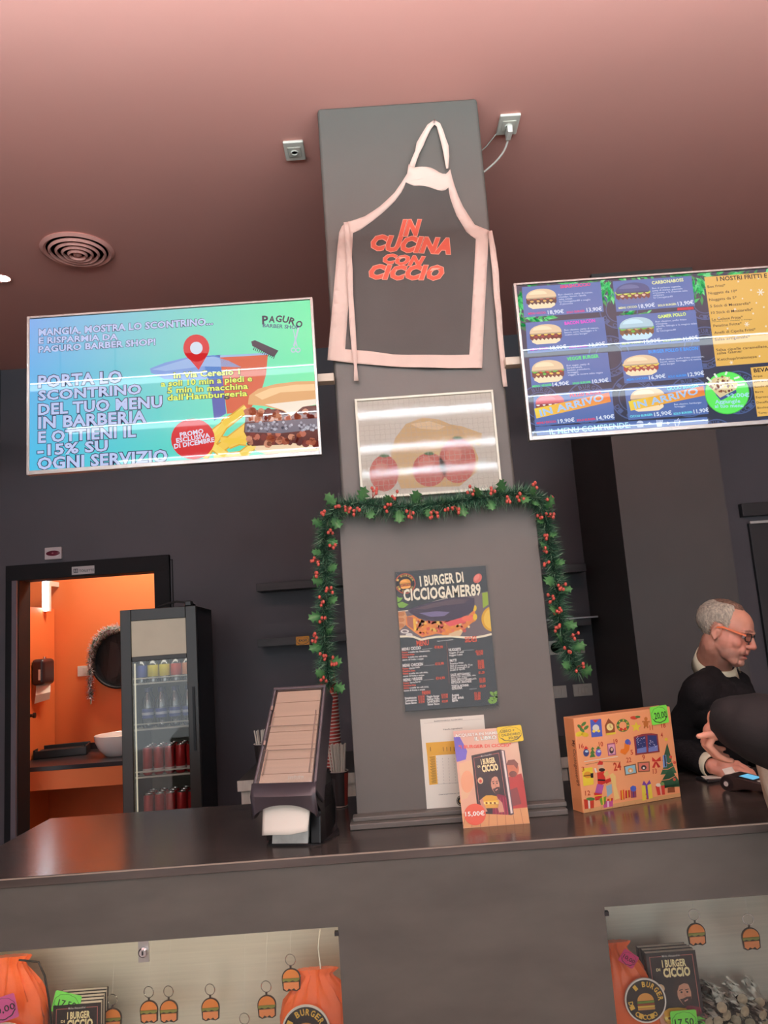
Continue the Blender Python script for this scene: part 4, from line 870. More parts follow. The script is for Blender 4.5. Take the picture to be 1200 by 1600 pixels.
A.poly([(180, 490), (260, 455), (420, 405), (600, 365), (760, 350), (875, 362), (878, 430), (860, 500), (760, 560), (600, 600), (430, 603), (300, 575), (220, 530)], (74, 66, 82), 7)
A.poly([(240, 480), (430, 420), (650, 375), (820, 372), (760, 420), (560, 440), (360, 480)], (98, 84, 92), 8)
A.poly([(300, 520), (480, 500), (620, 510), (560, 550), (420, 560)], (122, 114, 150), 8)
A.ell(150, 710, 44, 22, (226, 220, 210), 5); A.ell(150, 710, 26, 11, (130, 118, 118), 6); A.ell(195, 745, 36, 18, (226, 220, 210), 6)
for q in ([(60, 340), (90, 360), (130, 360), (100, 400), (66, 410)], [(70, 420), (120, 400), (190, 430), (140, 465), (90, 462)]): A.poly(q, (120, 170, 70), 5)
A.ring(155, 212, 98, 106, (206, 90, 60), 3); A.ell(155, 212, 98, 98, (36, 32, 34), 2)
A.burger(155, 215, 116, 100, (226, 160, 70), ((160, 70, 44), (210, 90, 60), (226, 170, 70)), 3, -8, (110, 140, 60))
A.arc('I BURGER', 155, 212, 76, 165, 15, 20, (226, 190, 90), 9, 0.02); A.arc('DI CICCIO', 155, 212, 92, 200, 340, 20, (226, 190, 90), 9, 0.02, flip=True)
A.ell(908, 158, 40, 54, (214, 110, 96), 4, rot=35); A.ell(900, 150, 22, 38, (230, 140, 124), 5, rot=35)
CRM, WHT, RDD = (244, 236, 208), (226, 222, 216), (226, 88, 56)
A.text('I BURGER DI', (312, 240), (765, 192), 105, CRM, 12, 0.03, (60, 54, 50), 0.02); A.text('CICCIOGAMER89', (140, 390), (945, 330), 118, CRM, 14, 0.035, (60, 54, 50), 0.02)
A.text('MENU', (275, 862), (402, 852), 56, RDD, 4, 0.03); A.text('SIDES', (778, 824), (902, 815), 56, RDD, 8, 0.03)
A.line([(585, 820), (612, 1250)], 3, (150, 70, 50), 3)
A.text('Aggiungi un ingrediente', (485, 816), (655, 800), 10, WHT, 3, 0.01)
def row(s_, a, b, hh, c=WHT, bo=0.01): A.text(s_, a, b, hh*1.1, c, 3, bo+.014)
for i, (ttl, y, x1, pr) in enumerate((('MENU CICCIO', 912, 318, '€18,90'), ('MENU CHICKEN', 1082, 340, '€15,90'), ('MENU VEGGIE', 1232, 334, '€14,90'))):
    x = 120+i*8
    row(ttl, (x, y), (x1, y-18), 27, WHT, 0.03); A.line([(x1+8, y-14), (x1+120, y-24)], 2, WHT, 3)
    row(pr, (458+i*8, y-18 - (0 if i else 6)), (548+i*10, y-28), 24, RDD, 0.03)
    k = 26
    row('Panino', (x, y+k), (x+62, y+k-4), 16, RDD, 0.02); row(('a scelta tra: Smashciccio,' if i == 0 else 'Gamer Pollo' if i == 1 else 'Veggie Burger'), (x+68, y+k-4), (x+(295 if i == 0 else 180), y+k-18), 16, WHT, 0.02)
    row('Patatine', (x+2, y+2*k), (x+80, y+2*k-5), 16, RDD, 0.02); row('fritte', (x+86, y+2*k-5), (x+130, y+2*k-8), 16, RDD, 0.02)
    row('Bibita', (x+4, y+3*k), (x+60, y+3*k-4), 16, RDD, 0.02); row('a scelta tra: soft drink,', (x+66, y+3*k-4), (x+265, y+3*k-16), 16, WHT, 0.02)
    row('succo di frutta o acqua', (x+6, y+4*k), (x+225, y+4*k-14), 16, WHT, 0.02)
row('PANINI', (332, 1370), (418, 1362), 34, RDD, 0.03)
for i, (a_, b__) in enumerate((('Smashciccio', '€13,90'), ('Carbonaboss', '€13,90'), ('Bacon Bacon', '€13,90'))): row(a_, (150+i*3, 1416+i*27), (274, 1408+i*27), 20, WHT, 0.03); row(b__, (288+i*3, 1404+i*27), (358, 1398+i*27), 20, RDD, 0.03)
for i, (a_, b__) in enumerate((('Veggie Burger', '€10,90'), ('Gamer Pollo', '€11,90'), ('CHICKEN', '€12,90'), ('Gamer Bacon', ''))):
    row(a_, (378+i*3, 1400+i*27), (512, 1392+i*27), 20, WHT, 0.03)
    if b__: row(b__, (530+i*3, 1385+i*24+(18 if i == 2 else 0)), (600, 1379+i*24+(18 if i == 2 else 0)), 20, RDD, 0.03)
row('NUGGETS', (608, 918), (735, 908), 26, WHT, 0.03); A.line([(745, 910), (870, 902)], 2, WHT, 3)
row('Nuggets 10 pezzi', (612, 944), (765, 930), 17); row('Nuggets 5 pezzi', (615, 970), (752, 956), 17)
for i, p_ in enumerate(('€10,90', '€5,90')): row(p_, (886+i*12, 934+i*26), (966, 926+i*26), 22, RDD, 0.03)
row('FRITTI', (620, 1030), (690, 1022), 24, WHT, 0.03)
for i, s_ in enumerate(('Patatine fritte', 'Stick di mozzarella 10 pz', 'Stick di mozzarella 5 pz', 'Anelli di cipolla')): row(s_, (622, 1056+i*23), (622+(140, 235, 205, 155)[i], 1044+i*21), 17); row('€%s,90' % '4856'[i], (908+i*2, 1034+i*23), (974+i*2, 1026+i*23), 21, RDD, 0.03)
row('SALSE ARTIGIANALI', (628, 1176), (832, 1160), 22, WHT, 0.03); row('€1,20', (918, 1154), (982, 1147), 22, RDD, 0.03)
row('Salsa cipolle caramellate, salsa', (630, 1194), (890, 1172), 14); row('Gamer, salsa cheddar', (632, 1212), (800, 1198), 14); row('SALSA CIPOLLA CARAMELLATA', (634, 1232), (898, 1210), 17, WHT, 0.02); row('KETCHUP, MAIONESE', (636, 1256), (845, 1240), 20, WHT, 0.03)
row('€1,50', (926, 1222), (990, 1214), 22, RDD, 0.03); row('€0,50', (928, 1246), (992, 1238), 22, RDD, 0.03)
row('TORTA NONNA', (636, 1294), (818, 1280), 22, WHT, 0.03); row('GOLOSA', (640, 1318), (750, 1308), 22, WHT, 0.03); A.line([(820, 1312), (900, 1306)], 2, WHT, 3); row('€5,50', (930, 1296), (994, 1288), 22, RDD, 0.03)
for i, (a_, x1, b__) in enumerate((('Acqua', 716, '€1,50'), ('Soft drink', 768, '€3,00'), ('Birra', 704, '€4,00'))): row(a_, (640+i*3, 1390+i*28), (x1, 1380+i*28), 24, WHT, 0.03); row(b__, (872+i*2, 1370+i*28), (940, 1364+i*28), 22, RDD, 0.03)
for x, y, a in ((1060, 1360, 40), (1100, 1350, -30), (1060, 1410, 20), (1100, 1400, -10), (1040, 1440, 50), (1085, 1440, -40), (1118, 1390, 10)): A.ell(x, y, 30, 17, (130, 180, 80), 3, rot=a)
A.build('poster_print', GLOSS)
MB().box(-w-.004, w+.004, -0.0042, -0.003, -h-.014, h+.004).build('clear_sleeve', SLEEVE, ps, local=True)

pp, w, h = panel('allergen_sheet', 'white printed paper table with yellow cells on pillar box, partly behind flyer', 'paper', [(656, 1124), (753, 1117), (772, 1265), (668, 1272)], BF-0.002)
w /= 2; h /= 2
MB().box(-w, w, 0, 0.0015, -h, h).build('paper_sheet', PAPERW, pp, local=True)
A = Art(pp, (600, 1100, 4.615), y0=-0.0001); A.clip = (-w, w, -h, h)
BLK, OCH = (70, 62, 56), (226, 172, 58)
A.text('ELENCO DEGLI ALLERGENI', (362, 129), (565, 113), 8, BLK, 2, 0.01); A.text('Tabella ingredienti', (425, 188), (565, 177), 8, BLK, 2, 0.01)
A.line([(290, 140), (705, 108)], 1.5, (190, 180, 168), 1)
A.poly([(301, 280), (735, 250), (745, 345), (312, 374)], OCH, 1); A.poly([(312, 374), (373, 371), (388, 578), (327, 584)], OCH, 1)
for i in range(26): y = 384+i*7.4; x = 314+i*.53; A.line([(x+14+(i % 3)*5, y), (x+52, y-3)], 3, (120, 90, 30), 2)
for i in range(12): x = 400+i*26; A.line([(x-66+(66 if i else 0), 310), (x-64+(66 if i else 0), 340)], 4, (90, 70, 30), 2)
for i in range(8):
    x = 380+i*42
    for k in range(9): y = 390+k*22; A.line([(x+k*1.3, y), (x+k*1.3+.7, y+9)], 1.6, (150, 146, 140), 2)
A.line([(388, 578), (760, 550)], 1.5, (150, 146, 140), 2)
A.text('Chiedi al personale per informazioni', (395, 657), (595, 640), 7, BLK, 2, 0.01)
A.ell(556, 697, 34, 38, (34, 30, 30), 1); A.ring(556, 697, 28, 31, (226, 214, 190), 2); A.ell(556, 700, 14, 14, (214, 166, 70), 2)
A.build('sheet_print', PRINT)

# generic book cover, drawn through a function from unit square (u right, v down) to the panel
def book_cover(A, f, L=1, author=True):
    k = lambda pts: [f(u, v) for u, v in pts]
    P = lambda pts, c, l=1: A.polyl(k(pts), c, L+l)
    E = lambda cx, cy, rx, ry, c, l=1, n=20: P([(cx+rx*cos(2*pi*i/n), cy+ry*sin(2*pi*i/n)) for i in range(n)], c, l)
    def T(s_, a, b, hv, c, l=6, bo=0.03, **q):
        pa, pb = f(*a), f(*b); up = f(a[0], a[1]-hv); A.textl(s_, pa, pb, hypot(up[0]-pa[0], up[1]-pa[1]), c, L+l, bo, **q)
    P([(0, 0), (1, 0), (1, 1), (0, 1)], (38, 34, 36), 0)
    for a, b in (((.07, .05), (.3, .05)), ((.7, .05), (.93, .05)), ((.93, .05), (.93, .95)), ((.07, .05), (.07, .95))):
        d = .006
        P([(a[0]-d, a[1]-d*.6), (b[0]+d, a[1]-d*.6), (b[0]+d, b[1]+d*.6), (a[0]-d, b[1]+d*.6)], (200, 120, 110), 1)
    if author: T('Mirko Alessandrini', (.32, .06), (.68, .06), .028, (220, 214, 204), 6, 0.005)
    T('I BURGER', (.3, .185), (.78, .185), .09, (246, 232, 176), 7, 0.04, out=(120, 60, 50), ow=0.02); T('CICCIO', (.3, .31), (.84, .31), .11, (246, 232, 176), 7, 0.05, out=(120, 60, 50), ow=0.02)
    T('DI', (.17, .23), (.25, .23), .035, (246, 232, 176), 7, 0.03)
    E(.2, .45, .09, .055, (226, 190, 150), 2); E(.2, .46, .045, .03, (200, 80, 70), 3)
    P([(.45, 1), (.5, .78), (.7, .68), (.95, .72), (.95, 1)], (120, 34, 56), 1)
    for i in range(5): x = .55+i*.09; P([(x, 1), (x+.02, 1), (x+.04, .74), (x+.025, .74)], (176, 60, 86), 2)
    P([(.5, .5), (.52, .42), (.6, .375), (.7, .385), (.77, .43), (.8, .52), (.79, .6), (.72, .68), (.62, .68), (.54, .6)], (206, 150, 124), 3)
    P([(.46, .52), (.46, .42), (.53, .355), (.64, .34), (.74, .365), (.78, .42), (.68, .405), (.58, .43), (.53, .5), (.52, .58)], (52, 40, 38), 4)
    P([(.56, .6), (.62, .595), (.7, .575), (.79, .575), (.78, .63), (.72, .69), (.63, .69)], (58, 42, 40), 4); P([(.64, .62), (.72, .6), (.72, .615), (.65, .637)], (206, 150, 136), 5)
    for x in (.61, .725): E(x, .515, .022, .012, (40, 30, 30), 5); P([(x-.04, .485), (x+.035, .475), (x+.035, .485), (x-.04, .497)], (52, 40, 38), 5)
    P([(.66, .52), (.7, .565), (.655, .57)], (190, 128, 106), 4)
    P([(.18, .8), (.2, .74), (.32, .7), (.5, .7), (.66, .72), (.7, .79), (.6, .84), (.3, .85)], (226, 170, 70), 6); P([(.18, .8), (.7, .78), (.69, .84), (.2, .86)], (244, 206, 90), 7)
    for i in range(7): E(.24+i*.065, .825, .03, .018, (120, 60, 40) if i % 2 else (246, 226, 150), 8, 8)
    P([(.2, .86), (.68, .845), (.64, .9), (.25, .91)], (226, 170, 80), 7)
    P([(.1, .78), (.2, .74), (.24, .86), (.3, .96), (.14, .98)], (206, 150, 124), 7); P([(.66, .74), (.8, .82), (.82, .96), (.66, .97), (.62, .86)], (206, 150, 124), 7)

# flyer standing against the box
fb = [PZ(724, 1294, CT), PZ(828, 1287, CT)]
FM = Matrix.Translation(((fb[0].x+fb[1].x)/2, 2.358, CT)) @ Matrix.Rotation(radians(-19), 4, 'X') @ Matrix.Rotation(0.0, 4, 'Z')
fl = thing('book_flyer', 'colourful book advertising flyer with a price 15,00€, leaning on the pillar box', 'flyer', M=FM)
fw = (fb[1]-fb[0]).length/2
q = mw(fl).inverted() @ PN(756, 1139, FM @ V((0, 0, 0)), FM.to_3x3() @ V((0, -1, 0))); FH = q.z
MB().box(-fw, fw, 0, 0.002, 0, FH).build('flyer_card', mat('flyer stock', (226, 186, 150), 0.3), fl, local=True)
A = Art(fl, (600, 1100, 4.615), y0=-0.0002, eps=0.00012); A.clip = (-fw, fw, 0, FH)
A.grad([(-fw, FH), (fw, FH), (fw, 0), (-fw, 0)], [(220, 176, 160), (240, 208, 176), (190, 146, 126), (240, 186, 150)], 6, 8, 0)
A.poly([(500, 240), (545, 235), (580, 300), (600, 340), (590, 400), (525, 418), (512, 340)], (110, 100, 190), 1)
A.poly([(540, 430), (640, 400), (645, 600), (600, 680), (560, 690)], (232, 190, 150), 1); A.ell(600, 560, 46, 80, (236, 170, 130), 2)
A.ell(925, 470, 48, 60, (196, 120, 90), 1); A.poly([(880, 440), (895, 405), (940, 400), (968, 430), (960, 470), (935, 440)], (110, 70, 60), 2); A.ell(930, 505, 28, 22, (110, 66, 56), 2)
A.poly([(885, 530), (990, 500), (1020, 600), (1035, 750), (920, 760)], (170, 60, 56), 1); A.poly([(905, 620), (960, 600), (990, 720), (920, 740)], (120, 60, 60), 2)
A.poly([(565, 790), (1040, 745), (1052, 860), (575, 895)], (222, 164, 110), 2)
for i in range(9): A.line([(590+i*56, 790-i*5), (570+i*62, 893-i*4)], 3, (170, 110, 70), 3)
fq = [A.uv(p) for p in ((630, 372), (838, 328), (912, 800), (678, 790))]
def fbk(u, v):
    a = [fq[0][i]*(1-u)+fq[1][i]*u for i in (0, 1)]; b = [fq[3][i]*(1-u)+fq[2][i]*u for i in (0, 1)]; return (a[0]*(1-v)+b[0]*v, a[1]*(1-v)+b[1]*v)
A.poly([(838, 328), (870, 335), (937, 795), (912, 803)], (90, 74, 80), 3); A.poly([(848, 336), (862, 338), (928, 786), (914, 790)], (232, 220, 210), 4)
book_cover(A, fbk, 4)
A.text('ACQUISTA IN HAMBURGERIA', (512, 240), (960, 206), 21, (250, 246, 236), 10, 0.03, (150, 110, 96), 0.03); A.text('IL LIBRO', (655, 264), (812, 252), 26, (250, 250, 240), 10, 0.03, (90, 110, 90), 0.03)
A.text('"I BURGER DI CICCIO"', (540, 322), (918, 306), 22, (226, 100, 84), 10, 0.035)
A.ell(656, 797, 78, 78, (228, 100, 74), 14, 32); A.text('15,00€', (586, 810), (726, 802), 30, (252, 246, 236), 15, 0.03)
A.build('flyer_print', GLOSS)

# ================================================================== HANDWRITTEN PRICE TAGS
def rrect(w, h, r, n=5):
    pts = []
    for cx, cz, a0 in ((w-r, h-r, 0), (-w+r, h-r, 90), (-w+r, -h+r, 180), (w-r, -h+r, 270)):
        pts += [(cx+r*cos(radians(a0+90*i/n)), cz+r*sin(radians(a0+90*i/n))) for i in range(n+1)]
    return pts
def price_tag(label, M, w, h, col, lines, group='handwritten price tags'):
    t = thing('price_tag', label, 'price tag', M=M, group=group)
    MB().prism(rrect(w/2, h/2, 0.005), -0.0008, 0.0).build('tag_card', mat('tag card %d %d %d' % col, col, 0.55, noise_amt=0.02), t, local=True)
    A = Art(t, y0=-0.0009, eps=0.00012)
    ink = (34, 40, 34); n = 40
    for i in range(n):
        a, b = 2*pi*i/n, 2*pi*(i+1)/n; R = lambda t_, k: ((w*.45+0.0015*abs(sin(t_*5)))*k*cos(t_), (h*.42+0.0015*abs(sin(t_*5)))*k*sin(t_))
        k1 = 0.97 if sin(a) > -0.35 else 0.9
        A.polyl([R(a, k1), R(a, 1.0), R(b, 1.0), R(b, k1)], ink, 1)
    for s_, x0, x1, z, hh in lines: A.textl(s_, (x0*w, z*h), (x1*w, z*h+0.0008), hh*h, ink, 2, 0.012)
    A.build('tag_writing', PRINT); return t
def tag_frame(px, n, o, roll=0.0, dist=0.0):
    """frame on a plane with normal n through o at a photo pixel"""
    n = n.normalized(); p = PN(px[0], px[1], o+n*dist, n); z = (V((0, 0, 1))-n*n.z).normalized(); x = (-n).cross(z)*-1
    x = z.cross(n)*1.0
    x = -(n.cross(z)) if x.x < 0 else x
    R = Matrix((x, -n, z)).transposed().to_4x4()
    return Matrix.Translation(p) @ R @ Matrix.Rotation(roll, 4, 'Y')
Fn = FM.to_3x3() @ V((0, -1, 0))
price_tag('yellow handwritten tag on the top right corner of the leaning book flyer', tag_frame((797, 1147), Fn, FM @ V((0, 0, 0)), radians(-2), 0.004), 0.076, 0.049, (236, 206, 62), [('LIBRO +', -.36, .2, .12, .17), ('CALENDARIO', -.36, .4, -.1, .15), ('30,00', -.1, .3, -.32, .16)])
s2f = PY(473, 1001, BY-0.201)
price_tag('small orange tag on the front of the black wall shelf left of garland', Matrix.Translation((s2f.x, BY-0.2005, s2f.z)), 0.082, 0.052, (240, 166, 48), [('€4,50', -.3, .3, -.12, .3)])

# ================================================================== ADVENT CALENDAR BOX
a0, a1 = PZ(912, 1271, CT), PZ(1064, 1245, CT)
ang = atan2(a1.y-a0.y, a1.x-a0.x); AW = hypot(a1.x-a0.x, a1.y-a0.y)
ADM = Matrix.Translation(a0) @ Matrix.Rotation(ang, 4, 'Z')
ad = thing('advent_calendar', 'orange boxed advent calendar with christmas drawings standing on the counter', 'box', M=ADM)
Mi = ADM.inverted(); nrm = ADM.to_3x3() @ V((0, -1, 0))
AH = ((Mi @ PN(891, 1122, a0, nrm)).z + (Mi @ PN(1044, 1105, a0, nrm)).z)/2; AD = 0.058
OB = mat('orange calendar card', (247, 172, 120), 0.35, noise_amt=0.02)
MB().box(0, AW, 0, AD, 0, AH).build('calendar_box', OB, ad, bev=0.0015, local=True)
MB().box(-0.0006, 0, 0.002, AD-0.008, 0.002, AH-.002).build('spine_print', mat('spine orange', (246, 160, 104), 0.35), ad, local=True)
A = Art(ad, (870, 1090, 5.714), y0=-0.0003, eps=0.00012); A.clip = (0.001, AW-.001, 0.001, AH-.001)
def star(cx, cy, r, c, L, n=5):
    A.poly([(cx+(r if i % 2 == 0 else r*.45)*sin(pi*i/n), cy-(r if i % 2 == 0 else r*.45)*cos(pi*i/n)) for i in range(2*n)], c, L)
GN, YW, RR, BR, DG, PU, BL = (76, 120, 62), (240, 214, 70), (206, 60, 52), (140, 80, 50), (44, 84, 60), (120, 70, 160), (74, 96, 180)
A.poly([(232, 1000), (600, 930), (1105, 850), (1108, 885), (232, 1040)], (222, 172, 116), 1)
for i in range(8): A.line([(300+i*100, 995-i*15), (290+i*102, 1020-i*16)], 3, (190, 136, 84), 2)
for x, y in ((205, 260), (240, 235), (262, 268), (225, 290)): A.ell(x, y, 26, 14, GN, 1, rot=40 if x < 230 else -40)
A.ell(200, 325, 36, 22, YW, 2, rot=-15); A.ell(250, 330, 34, 20, (226, 190, 60), 2, rot=12); A.ell(222, 260, 8, 8, RR, 2)
A.poly([(297, 198), (395, 190), (408, 345), (310, 356)], BL, 1); A.ell(348, 272, 30, 32, (236, 232, 214), 2); A.ell(330, 300, 14, 12, YW, 3); A.ell(374, 298, 14, 12, YW, 3); A.poly([(318, 200), (345, 226), (372, 196)], RR, 2)
A.poly([(428, 250), (460, 185), (515, 240), (520, 320), (440, 330)], BR, 1); A.ell(474, 262, 30, 32, (244, 226, 150), 2); A.line([(474, 262), (474, 240)], 4, BR, 3); A.line([(474, 262), (488, 268)], 4, BR, 3); A.poly([(440, 318), (526, 308), (526, 325), (442, 336)], YW, 3)
A.ring(590, 248, 34, 58, GN, 1, 28); A.ell(575, 283, 16, 12, RR, 2, rot=30); A.ell(612, 280, 16, 12, RR, 2, rot=-30)
for i in range(8): A.ell(590+46*cos(i*.8), 248+46*sin(i*.8), 6, 6, YW, 2)
star(708, 262, 48, YW, 2); A.ell(690, 180, 34, 15, (200, 70, 50), 1); A.ell(722, 172, 24, 10, GN, 2)
for x, r in ((795, 20),): A.ell(x, 190, 15, 17, (196, 120, 60), 1); A.ell(x, 232, 22, 28, (196, 120, 60), 1); A.line([(x-34, 215), (x+34, 215)], 13, (196, 120, 60), 2); A.line([(x-14, 275), (x-8, 240)], 13, (196, 120, 60), 2); A.line([(x+18, 272), (x+8, 240)], 13, (196, 120, 60), 2)
# window
A.poly([(686, 350), (760, 325), (840, 318), (900, 326), (918, 485), (702, 515)], (136, 60, 66), 1)
for q in ([(704, 362), (790, 338), (800, 488), (716, 498)], [(808, 336), (890, 338), (902, 474), (818, 486)]): A.poly(q, (48, 60, 110), 2); A.poly([(q[3][0]+1, q[3][1]-40), (q[2][0]-1, q[2][1]-50), q[2], q[3]], (110, 130, 190), 3)
for i in range(36): A.ell(random.choice((random.uniform(712, 786), random.uniform(814, 886))), random.uniform(348, 440), 3, 3, (226, 230, 244), 4, 6)
for s_, x, y, wd_ in (('16', 200, 455, 40), ('10', 376, 438, 38), ('19', 508, 415, 36), ('5', 660, 510, 22), ('4', 930, 356, 18), ('11', 830, 290, 28), ('18', 934, 270, 38), ('24', 508, 652, 68), ('3', 222, 660, 24), ('22', 622, 580, 44), ('9', 764, 555, 24), ('13', 858, 680, 36), ('12', 254, 875, 44), ('1', 794, 900, 14)):
    A.text(s_, (x, y), (x+wd_, y-wd_*.12), 58 if s_ == '24' else 36, (190, 66, 44), 4, 0.03 if s_ == '24' else 0.01)
A.line([(245, 572), (545, 525)], 6, (236, 226, 206), 1); A.line([(255, 600), (400, 570), (570, 575)], 3, (110, 90, 60), 2)
for i in range(3): A.poly([(292+i*4, 535-i*34), (345-i*4, 528-i*34), (318, 475-i*18)], GN, 2+i)
for x, c in ((262, (60, 70, 120)), (372, (110, 96, 190))): A.ell(x, 492, 26, 34, c, 2); A.ell(x+4, 480, 15, 10, (190, 220, 240), 3); A.poly([(x-24, 462), (x+22, 455), (x-4, 432)], RR if c[0] == 60 else GN, 3)
A.poly([(448, 412), (520, 402), (530, 512), (458, 520)], (166, 96, 130), 1); A.poly([(458, 422), (514, 414), (520, 502), (466, 510)], (226, 170, 190), 2); A.ell(488, 470, 20, 30, (70, 56, 60), 3); A.ell(490, 462, 11, 14, (230, 190, 160), 4)
A.poly([(605, 405), (655, 395), (645, 470), (610, 512), (565, 490), (572, 462), (600, 455)], (236, 130, 50), 1); A.ell(632, 395, 24, 24, BL, 2); A.ell(650, 405, 10, 20, (130, 90, 170), 3)
for q, c1, c2 in (([(598, 612), (705, 590), (716, 676), (610, 696)], (150, 200, 210), (222, 170, 110)), ([(720, 578), (828, 570), (830, 660), (726, 666)], (222, 130, 110), (60, 54, 60))):
    A.poly(q, (120, 84, 60), 1); cx = sum(p[0] for p in q)/4; cy = sum(p[1] for p in q)/4; A.poly([(cx+(p[0]-cx)*.84, cy+(p[1]-cy)*.8) for p in q], c1, 2); A.ell(cx, cy+6, 24, 22, c2, 3); A.ell(cx, cy+10, 10, 10, (240, 230, 214), 4)
A.poly([(850, 530), (885, 560), (925, 525), (930, 565), (892, 570), (852, 570)], RR, 2); A.poly([(875, 570), (850, 625), (872, 628), (888, 580)], RR, 2); A.poly([(890, 570), (925, 620), (902, 626), (882, 580)], (176, 44, 40), 3)
for i, (y0_, y1_, wd_) in enumerate(((405, 560, 55), (500, 680, 95), (620, 800, 150))):
    A.poly([(985+i*12, y0_), (985+i*12+wd_*.75, y1_-8), (985+i*12-wd_*.75, y1_+8)], DG if i % 2 == 0 else (56, 98, 70), 2+i)
A.poly([(920, 790), (1095, 760), (1098, 780), (930, 815)], DG, 4); A.poly([(990, 805), (1050, 796), (1056, 845), (990, 850)], BR, 1)
for pts in ([(960, 570), (1000, 590), (1045, 560)], [(935, 640), (990, 640), (1062, 600)], [(930, 740), (1000, 730), (1075, 690)]): A.line(pts, 6, (230, 150, 110), 6)
for x, y in ((1015, 530), (1048, 730), (1050, 580)): A.ell(x, y, 13, 14, (220, 90, 70), 7)
star(975, 372, 22, YW, 6); A.poly([(945, 515), (975, 510), (980, 620), (948, 625)], (120, 160, 210), 7); A.line([(962, 515), (970, 615)], 12, (36, 34, 40), 8)
# gifts and a red clad figure reading a long scroll
A.poly([(225, 632), (318, 622), (330, 775), (238, 790)], YW, 1); A.ell(275, 690, 34, 30, (226, 160, 60), 2); A.line([(238, 700), (320, 690)], 10, (120, 80, 40), 3); A.poly([(300, 676), (325, 674), (326, 715), (302, 716)], (40, 34, 34), 4)
A.poly([(360, 670), (420, 655), (440, 760), (400, 780), (365, 770)], RR, 2); A.poly([(365, 600), (410, 590), (425, 640), (380, 660)], (230, 186, 150), 3); A.poly([(360, 600), (380, 562), (412, 575), (408, 600)], RR, 4); A.ell(402, 645, 28, 16, (60, 48, 44), 4); A.poly([(360, 770), (420, 780), (400, 860), (340, 850)], (170, 90, 160), 3); A.poly([(430, 735), (480, 715), (488, 745), (440, 770)], RR, 4); A.line([(365, 735), (430, 738)], 14, (40, 36, 38), 5); A.line([(340, 630), (352, 668)], 14, (240, 236, 226), 4)
A.poly([(470, 690), (500, 672), (525, 700), (530, 790), (560, 900), (515, 915), (500, 800)], (240, 206, 130), 4); A.poly([(415, 680), (450, 650), (465, 690), (430, 710)], (226, 190, 120), 5)
A.poly([(440, 790), (490, 770), (495, 850), (450, 890)], (150, 180, 190), 3); A.poly([(330, 850), (405, 845), (400, 905), (345, 920)], RR, 3); A.line([(335, 880), (403, 870)], 8, YW, 4)
for q, c, rb in (([(240, 910), (330, 900), (330, 985), (250, 995)], (196, 70, 50), (240, 230, 210)), ([(380, 900), (440, 880), (435, 950), (395, 960)], (120, 160, 60), YW), ([(412, 930), (500, 915), (500, 970), (418, 985)], (200, 90, 150), (240, 200, 220)), ([(450, 905), (500, 895), (500, 920), (450, 930)], RR, YW), ([(565, 830), (600, 820), (605, 910), (570, 915)], (226, 96, 50), YW), ([(610, 830), (650, 825), (655, 890), (612, 900)], (196, 60, 50), YW), ([(655, 800), (705, 790), (710, 890), (662, 896)], (150, 76, 90), (90, 60, 130)), ([(755, 785), (840, 765), (856, 895), (765, 920)], (240, 220, 80), PU), ([(880, 790), (960, 775), (965, 865), (900, 870)], (214, 70, 60), (240, 180, 150))):
    A.poly(q, c, 5); mx = lambda i, j, t_: (q[i][0]*(1-t_)+q[j][0]*t_, q[i][1]*(1-t_)+q[j][1]*t_)
    A.poly([mx(0, 1, .4), mx(0, 1, .6), mx(3, 2, .6), mx(3, 2, .4)], rb, 6)
A.poly([(760, 780), (775, 740), (800, 775), (825, 735), (840, 768), (800, 785)], PU, 7); A.ell(682, 812, 26, 26, BL, 7); A.ell(300, 905, 40, 14, GN, 7)
A.ell(905, 780, 22, 16, (236, 226, 206), 7); A.ell(940, 770, 18, 16, (120, 150, 90), 7)
A.text('2', (796, 905), (812, 902), 40, (190, 66, 44), 8, 0.02)
A.build('calendar_print', GLOSS)
# spine lettering on the left side face
SPM = ADM @ Matrix.Translation((-0.0007, AD*.45, 0)) @ Matrix.Rotation(radians(-90), 4, 'Z')
sp_root = thing('spine_frame', None, None, M=SPM)
S = Art(sp_root, y0=0.0, eps=0.0002)
vs, ts = [], []
S.textl('My Cicciogamer89', (0.006, AH*.76), (0.006, AH*.28), 0.016, (120, 60, 40), 1, 0.008)
inv = Mi @ SPM
so = S.build('spine_lettering', PRINT, parent=ad); so.data.transform(inv); bpy.data.objects.remove(sp_root)
price_tag('green handwritten 20,00 tag on the top right corner of the orange advent calendar', tag_frame((1030, 1117), nrm, a0, radians(-2), 0.002), 0.066, 0.056, (124, 240, 84), [('20,00', -.3, .42, -.2, .36)])
# ================================================================== NAPKIN DISPENSER
dl, dr = PZ(427, 1321, CT), PZ(490, 1321, CT)
DM = Matrix.Translation(((dl.x+dr.x)/2-0.006, (dl.y+dr.y)/2, CT)) @ Matrix.Rotation(radians(-13), 4, 'Z')
dp = thing('napkin_dispenser', 'tall leaning black napkin dispenser with clear front and kraft napkins on the counter', 'dispenser', M=DM)
def side(xs, prof): return [V((xs, y, z)) for y, z in prof]
def slab(mb_, x0, x1, prof):
    n = len(prof); tri = tessellate_polygon([[V((y, z, 0)) for y, z in prof]])
    return mb_.add(side(x0, prof)+side(x1, prof), [tuple(t) for t in tri]+[tuple(i+n for i in t) for t in tri]+[(i, (i+1) % n, (i+1) % n+n, i+n) for i in range(n)])
W0, W1 = 0.098, 0.086
def face(x, s_, d=0.0):     # point on the leaning front face: x, height share, depth behind the face
    y = -0.045+0.185*s_; z = 0.158+0.277*s_; return V((x*(W0*(1-s_)+W1*s_)/W0, y+d*0.83, z-d*0.55))
